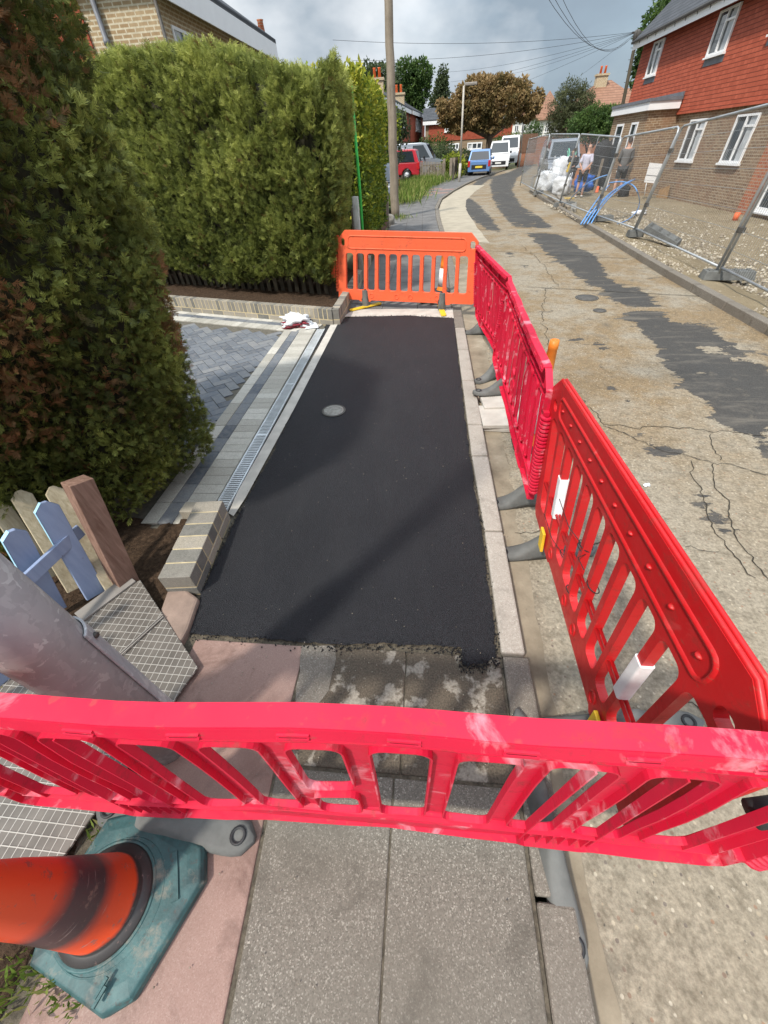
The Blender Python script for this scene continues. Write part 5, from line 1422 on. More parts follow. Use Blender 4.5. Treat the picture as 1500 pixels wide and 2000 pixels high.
def box_hedge(name, label, x0, x1, y0, y1, z0, z1, n, size, mat, seed, kind='leaf', coremat=None):
    root = empty(name, ((x0+x1)/2, (y0+y1)/2, 0), label, 'hedge'); c0 = V3(((x0+x1)/2, (y0+y1)/2, 0))
    def sh(u, v):
        m = len(u); pk = RNG.random(m); P = np.zeros((m, 3)); N = np.zeros((m, 3))
        A = pk < .3; B = (pk >= .3) & (pk < .8); C = pk >= .8
        P[A] = np.stack([x0+(x1-x0)*u, np.full(m, y0), z0+(z1-z0)*v], 1)[A]; N[A] = (0, -1, .2)
        P[B] = np.stack([np.full(m, x1), y0+(y1-y0)*u, z0+(z1-z0)*v], 1)[B]; N[B] = (1, 0, .2)
        P[C] = np.stack([x0+(x1-x0)*u, y0+(y1-y0)*v, np.full(m, z1)], 1)[C]; N[C] = (0, 0, 1)
        return P, N
    P, N, c, c2, dep = surf_cloud(sh, n, .25, seed)
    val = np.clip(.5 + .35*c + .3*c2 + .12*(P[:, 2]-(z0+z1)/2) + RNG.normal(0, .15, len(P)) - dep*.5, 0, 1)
    V, F, vv = leaves(P, N, size, val); npmesh('foliage', V, F, vv, mat, root).location = -c0
    mb = MB(); i = .2; mb.box((x0+i-c0.x, y0+i-c0.y, z0+.1), (x1-i-c0.x, y1-i-c0.y, z1-i)); o = mb.build('crown_interior', M_['core'], root)
    return root
box_hedge('golden_hedge', 'yellow-green leafy hedge beyond the clipped one, beside the wooden pole', -3.0, -1.2, 9.2, 13.4, .35, 2.75, 22000, .075, M_['lf_yellow'], 31)
# brown boarded fence under the golden hedge, pale post, green stake
bf_ = empty('board_fence', (0, 0, 0), 'red-brown close boarded fence under the golden hedge', 'fence')
mb = MB(); y = 8.2
while y < 14.6:
    mb.box((-1.33, y, 0), (-1.305, y+.118, .98 + .02*math.sin(y*9)), random.random()); y += .122
mb.build('boards', M_['wood_fence'], bf_)
for y in (8.15, 11.4, 14.65):
    mb = MB(); mb.box((-1.33, y-.05, 0), (-1.24, y+.05, 1.08)); mb.build('post', M_['wood_grey'], bf_, bevel=.01)
b = AT(698, 446, 8.0); b.z = 0; t = AT(692, 384, b.y); mb = MB(); mb.tube([b, (b.x, b.y, t.z)], .055, 8); o = mb.build('white_post', plain('old_white_paint', (.5, .49, .45), .7, .2, 9)); tag(o, 'short weathered white post beside the bright green stake', 'post')
b = AT(707, 446, 7.9); t = AT(686, 166, 7.9); b = t + (b-t)*(t.z/(t.z-b.z)); mb = MB(); mb.tube([b, b.lerp(t, .55) + V3((.01, 0, 0)), t], [.026, .024, .018], 8); o = mb.build('green_stake', M_['green_paint']); tag(o, 'tall bright green stake standing in front of the golden hedge', 'stake')
for px, py, r, lb in ((762, 440, .22, 'rounded grey boulder at the foot of the wooden pole'), (740, 442, .26, 'larger mossy boulder beside the board fence end')):
    p = G(px, py, 0); lump('boulder', lb, 'rock', (p.x-.1, p.y+.2, .10), (r, r*.8, r*.8), M_['concrete'], px, 20, .25)
bp = G(728, 440, 0); mb = MB(); mb.box((-.09, -.09, 0), (.09, .09, .95)); o = mb.build('gate_post', M_['wood_cream'], bevel=.01); o.location = (bp.x, bp.y+1.6, 0); tag(o, 'stout pale wooden gate post left of the telegraph pole', 'post')

# ------------------------------------------------------------------ telegraph poles and wires
b = G(772, 425, 0); b.z = -.1; tp = AT(757, -40, b.y - .15)
mb = MB(); pts = [b.lerp(tp, i/14) + V3((.012*math.sin(i*2.1), .01*math.cos(i*1.7), 0)) for i in range(15)]
mb.tube(pts, [.150 - .0028*i for i in range(15)], 20); o = mb.build('utility_pole', M_['wood_grey']); tag(o, 'thick weathered wooden utility pole standing on the left footway', 'utility pole')
pb_ = AT(1218, 235, 36); hd = AT(1245, 62, 36)
pr2 = empty('telegraph_pole', (pb_.x, pb_.y, 0), 'slender dark telegraph pole with a cluster of wires, beside the red tiled house', 'utility pole')
o0 = V3((pb_.x, pb_.y, 0))
mb = MB(); mb.tube([V3((0, 0, -.4)), hd - o0], [.12, .085], 10); mb.build('pole', M_['wood_dark'], pr2)
mb = MB(); h = hd - o0; mb.lathe([(.10, -.35), (.17, -.3), (.19, .0), (.10, .08), (.03, .1)], 12, h); mb.box((h.x-.28, h.y-.03, h.z-.05), (h.x+.28, h.y+.03, h.z+.02)); mb.build('terminal_head', M_['iron'], pr2)
mb = MB()
for i in range(9): 
    z = 1.8 + i*.45; f = z/h.z; mb.tube([V3((h.x*f-.2, h.y*f, z)), V3((h.x*f+.2, h.y*f, z))], .012, 5)
mb.build('climbing_rungs', M_['iron'], pr2)
def wire(a, c, sag, r=.012, label=None):
    mb = MB(); pts = [a.lerp(c, i/16) - V3((0, 0, sag*4*(i/16)*(1-i/16))) for i in range(17)]; mb.tube(pts, r, 5)
    o = mb.build('overhead_wire', M_['cable']); tag(o, label, 'cable', 'overhead wires from the telegraph pole')
for i, (px, py, Y, s, lb) in enumerate([(650, 78, 30, .25, 'uppermost long wire running left across the sky'), (690, 118, 34, .30, 'second wire running left towards the wooden pole'), (845, 142, 60, .35, 'wire running left just above the tall green tree'),
        (880, 160, 62, .30, 'wire dropping towards the slim poplar'), (905, 200, 64, .25, 'lowest wire dropping behind the street lamp'), (960, 150, 70, .3, 'wire dropping to the top of the browning tree'), (1040, 205, 80, .3, 'short steep wire dropping to the white houses')]):
    wire(hd, AT(px, py, Y), s, .007, lb)
for i, dx in enumerate((0, 10, 22)):
    wire(hd + V3((0, 0, .05*i)), AT(990+dx*2, -150-dx, 13), 1.05 + .08*i, .0055, ['innermost', 'middle', 'outermost'][i] + ' of the three thick wires sweeping up out of the picture')

# ------------------------------------------------------------------ temporary mesh fencing
def mesh_panel(b0, b1, t0, t1, label, wires=True, sp=.055):
    root = empty('mesh_fence', (0, 0, 0), label, 'fence panel', 'temporary mesh fence panels')
    b0, b1, t0, t1 = map(V3, (b0, b1, t0, t1)); W_ = (b1-b0).length; H_ = (t0-b0).length
    q = lambda u, v: b0.lerp(b1, u).lerp(t0.lerp(t1, u), v)
    r = .10/W_; rv = .10/H_
    mb = MB(); mb.tube([q(0, -.03), q(0, 1-rv), q(r*.3, 1-rv*.3), q(r, 1), q(1-r, 1), q(1-r*.3, 1-rv*.3), q(1, 1-rv), q(1, -.03)], .020, 8)
    mb.tube([q(0, .055), q(1, .055)], .018, 8); mb.build('frame', M_['galv'], root)
    mb = MB(); n = int(W_/sp); rr = .0024
    for i in range(1, n):
        u = i/n; a = q(u, .055); c = q(u, 1); mb.tube([a, c], rr, 3, caps=False)
    for v in [.055 + .945*i/8 for i in range(1, 8)]: mb.tube([q(0, v), q(1, v)], rr*1.3, 3, caps=False)
    mb.build('mesh', M_['wire'], root)
    mb = MB()
    for v in (.3, .8): p = q(1, v); mb.box((p.x-.035, p.y-.03, p.z-.035), (p.x+.035, p.y+.06, p.z+.035))
    mb.build('coupler', M_['iron'], root)
    return root
def foot_block(p, ang, label, sz=(.36, .12, .12)):
    mb = MB(); Mx = Matrix.Rotation(R(ang), 4, 'Z')
    P = [(-sz[0], -sz[1]), (sz[0], -sz[1]), (sz[0], sz[1]), (-sz[0], sz[1])]
    mb.hexa([Mx @ V3((x, y, 0)) for x, y in P], [Mx @ V3((x*.93, y*.8, sz[2])) for x, y in P])
    for i in range(4):
        for s in (-1, 1): mb.lathe([(.035, 0), (.035, .012), (.022, .012), (.022, -.002)], 10, Mx @ V3((-sz[0]*.75 + i*sz[0]*.5, s*sz[1]*.35, sz[2])))
    o = mb.build('rubber_block', M_['rubber'], bevel=.012); o.location = p; tag(o, label, 'fence foot', 'heavy feet of the mesh fence'); return o
def post(px, py, tx, ty, lift=.06):
    b = G(px, py, 0); b.z = lift; t = AT(tx, ty, b.y); return b, t
pe = post(1393, 545, 1474, 392); H_e = 2.0
def ext(b, t, H=2.0):
    d = (t-b); return b + d*(H/d.z)
pe = (pe[0], ext(*pe, H=1.95)); pd = post(1234, 462, 1330, 247); pc = post(1157, 432, 1215, 268); pb2 = post(1091, 404, 1133, 262); pa = post(1043, 380, 1075, 262)
pf = (V3((4.25, 3.2, .06)), V3((4.32, 3.2, 2.0)))
gap = V3((0, .06, 0))
mesh_panel(pf[0], pe[0] - gap, pf[1], pe[1] - gap, 'mesh fence panel cut by the right edge of the photo, nearest the camera')
mesh_panel(pe[0] + gap*.4, pd[0] - gap, pe[1] + gap*.4, pd[1] - gap, 'mesh fence panel in front of the two ground floor windows')
mesh_panel(pd[0] + gap*.4, pc[0] - gap, pd[1] + gap*.4, pc[1] - gap, 'mesh fence panel in front of the white sign board and blue pipe')
mesh_panel(pc[0] + gap*.4, pb2[0] - gap, pc[1] + gap*.4, pb2[1] - gap, 'mesh fence panel in front of the two standing workmen')
mesh_panel(pb2[0] + gap*.4, pa[0] - gap, pb2[1] + gap*.4, pa[1] - gap, 'mesh fence panel in front of the white bulk bags')
pz = post(1036, 372, 1057, 270); mesh_panel(pa[0] + gap, pz[0] + V3((0, 3.0, 0)), pa[1] + gap, pz[1] + V3((0, 3.0, 0)), 'farthest roadside mesh fence panel, seen nearly edge on')
q0 = AT(1150, 345, 27.5); q1 = AT(1212, 345, 27.5)
mesh_panel((q0.x, 27.5, -.2), (q1.x+.6, 27.5, -.2), (q0.x, 27.5, 1.75), (q1.x+.6, 27.5, 1.75), 'mesh fence panel standing farther back beyond the workmen', sp=.08)
for (b, _), a_, lb in ((pe, -8, 'fence foot under the two nearest mesh panels'), (pc, 5, 'fence foot beside the base of the blue pipes'), (pb2, 12, 'fence foot near the stack of timber'), (pa, 60, 'fence foot at the far corner of the fencing')):
    foot_block((b.x + .18, b.y, 0.0), a_, lb)
foot_block((pd[0].x + .05, pd[0].y, 0), 0, 'short fence foot under the panel before the sign board', (.16, .12, .12))
o = foot_block((pd[0].x + .50, pd[0].y - .35, .02), -38, 'holed rubber fence foot lying loose and tilted on the rubble', (.42, .13, .11)); o.rotation_euler = (R(24), R(8), 0)
# kerb stones and timber lying by the fence end
for i, (x, y, a_, l, lb) in enumerate([(4.75, 19.3, 84, 1.7, 'upper pale timber baulk by the far fence feet'), (4.98, 18.9, 82, 1.9, 'lower pale timber baulk by the far fence feet'), (4.9, 17.2, 75, 1.0, 'short grey kerb block lying behind the fence foot')]):
    mb = MB(); mb.box((-l, -.09, 0), (l, .09, .13)); o = mb.build('timber_baulk' if i < 2 else 'kerb_block', M_['wood_grey'] if i < 2 else M_['concrete'], bevel=.015); o.location = (x, y, site_z(x) + .03); o.rotation_euler = (0, 0, R(a_)); tag(o, lb, 'timber' if i < 2 else 'kerb stone')

# ------------------------------------------------------------------ people
def skin_mesh(name, J, edges, mat, parent=None, sub=2, root=0):
    """J: list of (x,y,z,rx,ry) -> one continuous skinned surface"""
    m = bpy.data.meshes.new(name); m.from_pydata([j[:3] for j in J], edges, []); m.update()
    o = link(name, m, mat, parent)
    s = o.modifiers.new('skin', 'SKIN'); s.use_smooth_shade = True
    for i, j in enumerate(J):
        m.skin_vertices[0].data[i].radius = (j[3], j[4] if len(j) > 4 else j[3])
    m.skin_vertices[0].data[root].use_root = True
    b = o.modifiers.new('sub', 'SUBSURF'); b.levels = sub; b.render_levels = sub
    return o
def ensure_skin(m):
    if not m.skin_vertices:
        pass
def person(loc, rz, label, lean=0.0, arms='down', shirt='cloth_lilac', shorts='cloth_black', hair='hair', sleeves='short', scale=1.0, bald=False, legs=(0.0, 0.0)):
    """facing +y before rotation"""
    def L_(x, y, z):   # bend the upper body forward about the hips
        if z > .95:
            dz = z-.95; a = lean; y2 = y + math.sin(a)*dz; z2 = .95 + math.cos(a)*dz; return (x, y2 + (y*0), z2)
        return (x, y, z)
    J = []; E = []; idx = {}
    def j(n, x, y, z, r, r2=None, par=None):
        idx[n] = len(J); J.append((*L_(x, y, z), r, r2 or r))
        if par: E.append((idx[par], idx[n]))
    j('pelvis', 0, 0, .95, .145, .11); j('waist', 0, .01, 1.10, .135, .10, 'pelvis'); j('chest', 0, 0, 1.30, .155, .115, 'waist'); j('neck0', 0, -.01, 1.46, .07, .065, 'chest')
    j('neck', 0, 0, 1.53, .052, .052, 'neck0'); j('head0', 0, .02, 1.60, .085, .092, 'neck'); j('head1', 0, .02, 1.68, .092, .108, 'head0'); j('head2', 0, .005, 1.765, .070, .086, 'head1'); 
    for s, nm in ((-1, 'L'), (1, 'R')):
        j('sh'+nm, .17*s, -.01, 1.43, .062, None, 'neck0')
        if arms == 'behind' : el = (.24*s, -.10, 1.17); wr = (.07*s, -.20, .98); fd_ = V3((-.6*s, 0, -.8))
        elif arms == 'front': el = (.235*s, .04, 1.16); wr = (.12*s, .24, 1.06); fd_ = V3((-.2*s, .9, -.1))
        else: el = (.225*s, -.02, 1.15); wr = (.24*s, .05, .90); fd_ = V3((0, .15, -1))
        j('el'+nm, *el, .042, None, 'sh'+nm); mid = [(a+b)/2 for a, b in zip(el, wr)]; j('fa'+nm, *mid, .040, None, 'el'+nm); j('wr'+nm, *wr, .026, None, 'fa'+nm)
        w = V3(wr); f = fd_.normalized(); sd = f.cross(V3((0, 1, 0)) if abs(f.y) < .5 else V3((0, 0, 1))).normalized()
        p = w + f*.06; j('pa'+nm, *p, .034, .018, 'wr'+nm)
        for k, (o_, ln_) in enumerate(((-.030, .065), (-.010, .078), (.010, .074), (.030, .058))):
            a = w + f*.10 + sd*o_; c = a + f*ln_*.55; e = c + f*ln_*.4 + V3((0, .015, 0)); j('f%d%s' % (k, nm), *a, .0095, None, 'pa'+nm); j('g%d%s' % (k, nm), *c, .0085, None, 'f%d%s' % (k, nm)); j('h%d%s' % (k, nm), *e, .007, None, 'g%d%s' % (k, nm))
        a = w + f*.045 - sd*.045*1; c = a + f*.035 - sd*.012; j('t0'+nm, *a, .011, None, 'wr'+nm); j('t1'+nm, *c, .009, None, 't0'+nm)
        g_ = legs[0 if s < 0 else 1]
        j('hp'+nm, .095*s, 0, .88, .098, None, 'pelvis'); j('th'+nm, .105*s, g_*.3, .68, .078, None, 'hp'+nm); j('kn'+nm, .11*s, g_*.6+.01, .49, .055, None, 'th'+nm); j('ca'+nm, .112*s, g_*.8-.02, .34, .056, None, 'kn'+nm)
        j('an'+nm, .115*s, g_-.02, .09, .036, None, 'ca'+nm); j('he'+nm, .115*s, g_-.03, .045, .036, None, 'an'+nm); j('to'+nm, .125*s, g_+.15, .035, .036, .026, 'he'+nm)
    m = bpy.data.meshes.new('person'); m.from_pydata([q[:3] for q in J], E, [])
    bm = bmesh.new(); bm.from_mesh(m); lay = bm.verts.layers.skin.verify(); bm.verts.ensure_lookup_table()
    for i, q in enumerate(J): bm.verts[i][lay].radius = (q[3], q[4]); bm.verts[i][lay].use_root = (i == 0)
    bm.to_mesh(m); bm.free()
    o = link('person', m, M_['skin']); s = o.modifiers.new('skin', 'SKIN'); s.use_smooth_shade = True; b = o.modifiers.new('sub', 'SUBSURF'); b.levels = 1; b.render_levels = 1
    o.location = loc; o.rotation_euler = (0, 0, R(rz)); o.scale = (scale,)*3; tag(o, label, 'person')
    def cloth(name, names, edges, grow, mat, over={}):
        JJ = []
        for n_ in names:
            q = over.get(n_) or J[idx[n_]]; JJ.append((*q[:3], q[3]+grow, (q[4] if len(q) > 4 else q[3])+grow))
        m = bpy.data.meshes.new(name); m.from_pydata([q[:3] for q in JJ], [(names.index(a), names.index(b)) for a, b in edges], [])
        bm = bmesh.new(); bm.from_mesh(m); lay = bm.verts.layers.skin.verify(); bm.verts.ensure_lookup_table()
        for i, q in enumerate(JJ): bm.verts[i][lay].radius = (q[3], q[4]); bm.verts[i][lay].use_root = (i == 0)
        bm.to_mesh(m); bm.free(); c = link(name, m, mat, o); s = c.modifiers.new('skin', 'SKIN'); s.use_smooth_shade = True; b = c.modifiers.new('sub', 'SUBSURF'); b.levels = 2; b.render_levels = 2; return c
    n_ = ['pelvis', 'waist', 'chest', 'neck0', 'shL', 'shR', 'elL', 'elR'] + (['faL', 'faR', 'wrL', 'wrR'] if sleeves == 'long' else [])
    e_ = [('pelvis', 'waist'), ('waist', 'chest'), ('chest', 'neck0'), ('neck0', 'shL'), ('neck0', 'shR'), ('shL', 'elL'), ('shR', 'elR')] + ([('elL', 'faL'), ('elR', 'faR'), ('faL', 'wrL'), ('faR', 'wrR')] if sleeves == 'long' else [])
    cloth('shirt', n_, e_, .024, M_[shirt], {'pelvis': (0, 0, .86, .150, .118)})
    cloth('shorts', ['pelvis', 'hpL', 'hpR', 'thL', 'thR', 'knL', 'knR'], [('pelvis', 'hpL'), ('pelvis', 'hpR'), ('hpL', 'thL'), ('hpR', 'thR'), ('thL', 'knL'), ('thR', 'knR')], .026, M_[shorts], {k_: (*[(a*.8+b*.2) for a, b in zip(J[idx[k_]][:3], J[idx['th'+k_[-1]]][:3])], .066, .066) for k_ in ('knL', 'knR')})
    for s in 'LR': cloth('shoe', ['an'+s, 'he'+s, 'to'+s], [('an'+s, 'he'+s), ('he'+s, 'to'+s)], .012, M_['shoe_white'])
    hp_ = V3(J[idx['head1']][:3]); sc = V3((0, -.012, .022))
    mb = MB(); rows = 8; V = []; na = 16
    for r_ in range(rows):
        th = r_/(rows-1)*(1.25 if bald else 1.75)
        for k in range(na):
            a = 2*PI*k/na; V.append(hp_ + sc + V3((.080*math.sin(th)*math.cos(a), .098*math.sin(th)*math.sin(a) - .01*math.sin(th), .098*math.cos(th) + (.035*math.sin(a) if th > 1 else 0))))
    F = [(r_*na+k, (r_+1)*na+k, (r_+1)*na+(k+1) % na, r_*na+(k+1) % na) for r_ in range(rows-1) for k in range(na)]
    mb.add(V, F, .5, True); mb.build('hair', M_[hair], o)
    mb = MB()
    for s in (-1, 1): mb.lathe([(.001, -.006), (.020, -.004), (.022, .004), (.012, .006)], 10, hp_ + V3((.080*s, 0, -.02)), Matrix.Rotation(R(90), 4, 'Y') @ Matrix.Scale(1.5, 4, (1, 0, 0)))
    mb.build('ears', M_['skin'], o)
    mb = MB(); mb.hexa([hp_ + V3((x, y, z)) for x, y, z in ((-.014, .085, -.045), (.014, .085, -.045), (.014, .085, -.03), (-.014, .085, -.03))][::1], [hp_ + V3((x, y, z)) for x, y, z in ((-.006, .112, -.040), (.006, .112, -.040), (.004, .095, .005), (-.004, .095, .005))]); mb.build('nose', M_['skin'], o)
    for s in (-1, 1):
        mb = MB(); mb.lathe([(.001, 0), (.009, .001), (.010, -.004)], 8, hp_ + V3((.030*s, .090, .004)), Matrix.Rotation(R(-90), 4, 'X')); mb.build('eye', M_['iron'], o)
    mb = MB(); mb.hexa([hp_ + V3((x, .088, z)) for x, z in ((-.024, -.068), (.024, -.068), (.024, -.060), (-.024, -.060))], [hp_ + V3((x, .095, z)) for x, z in ((-.018, -.066), (.018, -.066), (.018, -.062), (-.018, -.062))]); mb.build('mouth', plain('lips', (.35, .14, .11), .6, .1, 9, 0), o)
    return o
SZ = -.27
p2 = G(1131, 386, SZ); p1 = G(1113, 378, SZ); p3 = G(1200, 384, SZ)
person((p2.x-.05, p2.y, SZ), -25, 'man in pale grey T-shirt and black shorts with hands clasped behind his back', lean=.16, arms='behind', bald=True, hair='skin', scale=1.0, legs=(-.05, .10))
pn = person((p1.x-.08, p1.y+.2, SZ), 150, 'person in black top and dark shorts bending forward beside the bulk bags', lean=.55, arms='front', shirt='cloth_black', shorts='cloth_char', sleeves='long', scale=.98, legs=(.12, -.10))
person((p3.x+.02, p3.y, SZ), -20, 'man in dark grey sweatshirt and charcoal shorts facing the doorway of the brick extension', lean=.10, arms='front', shirt='cloth_grey', shorts='cloth_char', sleeves='long', scale=1.08, legs=(-.08, .08))
a = AT(1111, 327, p1.y-.3); mb = MB(); mb.box((-.06, -.03, -.18), (.06, .03, .18)); o = mb.build('yellow_level', M_['yellow'], bevel=.02); o.location = a; o.rotation_euler = (R(5), R(12), 0); tag(o, 'yellow tool held by the person in black', 'tool')
# ------------------------------------------------------------------ building site goods
def bulk_bag(px, py, Y, w, h, label, seed):
    p = AT(px, py, Y); root = lump('bulk_bag', label, 'bulk bag', (p.x, p.y, SZ + h/2), (w/2, w/2, h/2), M_['bag_white'], seed, seed*13, .16, sub=4, group='white bulk bags on the building site')
    mb = MB()
    for sx in (-1, 1):
        for sy in (-1, 1):
            a = V3((sx*w*.40, sy*w*.40, h*.40)); mb.tube([a, a + V3((-sx*.02, 0, .14)), a + V3((-sx*.10, 0, .20)), a + V3((-sx*.16, 0, .06))], .014, 5)
    mb.build('lifting_loops', M_['bag_white'], root); return root
bulk_bag(1074, 345, 25.5, 1.0, .92, 'squat full white bulk bag, leftmost behind the fence', 2)
bulk_bag(1100, 350, 24.9, .80, .70, 'sagging white bulk bag behind the two workmen', 5)
b_ = bulk_bag(1104, 305, 26.2, .95, 1.35, 'tallest white bulk bag, with a dark red round mark and green strings', 8)
mb = MB(); mb.lathe([(.001, 0), (.10, 0), (.10, .006), (.001, .006)], 16, (-.12, -.50, .36), Matrix.Rotation(R(90), 4, 'X')); mb.build('round_mark', M_['maroon'], b_)
mb = MB(); 
for x in (-.3, .3): mb.tube([(x, -.3, .60), (x-.04, -.34, .82), (x+.06, -.3, .98)], .025, 5); mb.tube([(x, -.3, .60), (x+.10, -.34, .78), (x+.14, -.3, .9)], .02, 5)
mb.build('green_strings', plain('mint_string', (.18, .62, .42), .6, .1, 9, 0), b_)
p = AT(1148, 325, 25.0); lump('blue_sheeting', 'crumpled bright blue plastic sheeting behind the workmen', 'tarpaulin', (p.x, p.y, .15), (.36, .3, .30), M_['tarp_blue'], 4, 0, .4, sub=4)
# pallet of bricks
p = AT(1156, 300, 28.5); root = empty('brick_pallet', (p.x, p.y, SZ), 'pallet of orange bricks beyond the blue sheeting', 'pallet')
mb = MB()
for k in range(3): mb.box((-.6, -.5+k*.42, 0), (.6, -.4+k*.42, .1))
for k in range(6): mb.box((-.6+k*.21, -.52, .1), (-.45+k*.21, .52, .13))
mb.build('pallet', M_['wood_grey'], root); mb = MB()
for z in range(9):
    for x in range(5): mb.box((-.55+x*.22+.003, -.45, .135+z*.075), (-.55+x*.22+.213, .45, .135+z*.075+.07), random.random())
mb.build('bricks', plain('orange_bricks', (.50, .19, .07), .8, .3, 20), root)
# black wrapped item and timber post
p = AT(1170, 310, 27.0); lump('wrapped_stack', 'tall stack wrapped in shiny black plastic beside the extension', 'wrapped pallet', (p.x+.15, p.y, .62), (.42, .4, .95), M_['cloth_black'], 6, 0, .16, sub=4)
a = G(1160, 375, SZ); t = AT(1178, 310, a.y); mb = MB(); mb.hexa([a + V3((x, y, 0)) for x, y in ((-.05, -.04), (.05, -.04), (.05, .04), (-.05, .04))], [t + V3((x, y, 0)) for x, y in ((-.05, -.04), (.05, -.04), (.05, .04), (-.05, .04))]); o = mb.build('timber_post', M_['wood_grey'], bevel=.008); tag(o, 'leaning grey timber post between the men', 'timber')
# yellow board
p = AT(1100, 372, 22.8); mb = MB(); mb.box((-.75, -.11, 0), (.55, .11, .045)); o = mb.build('yellow_board', plain('yellow_ply', (.50, .36, .10), .7, .2, 9), bevel=.004); o.location = (p.x, p.y, SZ+.04); o.rotation_euler = (0, 0, R(4)); tag(o, 'long yellow board lying on the ground in front of the bulk bags', 'board')
# blue pipes: bundle leaning on the fence and a loop
mb = MB()
b0_ = G(1142, 436, .02); 
for k, (dx, dz, tx, ty) in enumerate([(0, 0, 1235, 352), (6, 0, 1228, 356), (12, .01, 1240, 350), (-5, 0, 1190, 362)]):
    s = G(1140 + dx*1.2, 438 - dx*.1, .03); e = AT(1178 + dx*.7, 375, s.y + 1.3); e2 = AT(tx, ty, s.y + 3.2)
    pts = []
    for i in range(13):
        u = i/12; pts.append(s*(1-u)**2 + e*2*u*(1-u) + e2*u*u)
    mb.tube(pts, .019, 7)
root = mb.build('pipe_bundle', M_['pipe_blue']); tag(root, 'bundle of pale blue water pipes leaning up from the kerb against the fence', 'pipe')
mb = MB()
for u in (.12, .25, .40): q = b0_.lerp(AT(1178, 375, b0_.y+1.3), u*1.6); mb.tube([q + V3((-.07, 0, .0)), q + V3((.12, 0, .06))], .012, 6)
mb.build('ties', M_['cable'], root)
lp_ = [G(1110, 394, SZ), AT(1135, 362, 18.5), AT(1160, 348, 18.8), AT(1186, 342, 19)]
mb = MB(); pts = []
for i in range(17):
    u = i/16; a_, b_, c_, d_ = lp_; pts.append(a_*(1-u)**3 + b_*3*u*(1-u)**2 + c_*3*u*u*(1-u) + d_*u**3)
mb.tube(pts, .020, 7); o = mb.build('blue_pipe', M_['pipe_blue']); tag(o, 'single blue pipe arching in front of the workmen\'s legs', 'pipe')
ctrl = [(1190, 357), (1215, 355), (1236, 362), (1246, 378), (1249, 395), (1244, 412), (1228, 428), (1205, 438), (1190, 441)]
mb = MB(); pts = [AT(px, py, 17.0 - .35*i) if i < 4 else G(px, py, site_z(5.8)+.03) for i, (px, py) in enumerate(ctrl)]
def smooth(P, n=5):
    out = []
    for i in range(len(P)-1):
        p0, p1_, p2_, p3_ = P[max(i-1, 0)], P[i], P[i+1], P[min(i+2, len(P)-1)]
        for k in range(n):
            t = k/n; out.append(.5*((2*p1_) + (-p0+p2_)*t + (2*p0-5*p1_+4*p2_-p3_)*t*t + (-p0+3*p1_-3*p2_+p3_)*t**3))
    return out + [P[-1]]
mb.tube(smooth(pts), .017, 7); o = mb.build('blue_pipe', M_['pipe_blue']); tag(o, 'coiled loop of blue pipe lying on the rubble before the extension', 'pipe')
# sign board, cardboard, bag, collar, rag
gb = G(1257, 388, SZ); sb0 = AT(1258, 357, gb.y)
root = empty('sign_board', (0, 0, 0), 'blank white notice board on a thin white stake in front of the extension', 'sign')
mb = MB(); mb.tube([gb, AT(1266, 340, gb.y)], .018, 6); mb.build('stake', M_['white'], root)
C4 = [AT(1258, 356, gb.y-.03), AT(1285, 359, gb.y-.03), AT(1295, 320, gb.y-.03), AT(1269, 318, gb.y-.03)]
mb = MB(); mb.hexa([c for c in C4], [c + V3((0, .025, 0)) for c in C4][::1]); mb.build('board', M_['white'], root, bevel=.003)
mb = MB(); a = C4[0].lerp(C4[3], .36); b = C4[1].lerp(C4[2], .36); o3 = V3((0, -.004, 0)); mb.face([a+o3, b+o3, b+o3+V3((0, 0, .02)), a+o3+V3((0, 0, .02))]); mb.build('fold_line', M_['lead'], root)
C4 = [G(1281, 386, SZ), G(1303, 388, SZ), AT(1309, 362, G(1303, 388, SZ).y+.25), AT(1290, 370, G(1281, 386, SZ).y+.25)]
mb = MB(); mb.hexa(C4, [c + V3((0, .02, .01)) for c in C4]); o = mb.build('cardboard_sheet', M_['card']); tag(o, 'curled brown board leaning against the brick wall', 'board')
p = G(1208, 383, SZ); o = lump('rucksack', 'black bag on the ground at the feet of the man in grey', 'bag', (p.x+.1, p.y-.15, SZ+.16), (.24, .16, .20), M_['cloth_black'], 3, 0, .3)
p = G(1163, 375, SZ); mb = MB(); mb.lathe([(.10, 0), (.075, .02), (.05, .24), (.04, .24)], 14, (0, 0, 0)); o = mb.build('orange_pot', M_['terracotta']); o.location = (p.x, p.y-.2, SZ); tag(o, 'small orange cone-like cap on the ground by the timber post', 'pipe cap')
p = G(1435, 430, SZ); mb = MB(); mb.lathe([(.075, 0), (.075, .20), (.060, .20), (.055, .1)], 18); o = mb.build('drain_collar', M_['terracotta']); o.location = (p.x, p.y, SZ-.02); tag(o, 'orange drain pipe end sticking out of the rubble near the brick corner', 'drain pipe')
p = G(1250, 412, SZ+.1); lump('rag', 'scrap of white plastic caught on the rubble beside the pipe loop', 'litter', (p.x, p.y, site_z(p.x)+.05), (.26, .10, .06), M_['bag_white'], 12, 20, .6)
p = RZ(1262, 950); lump('litter_scrap', 'tiny scrap of white litter on the road beside the red barrier', 'litter', (p.x, p.y, ROAD_Z+.012), (.02, .012, .01), M_['bag_white'], 2, 20, .5)

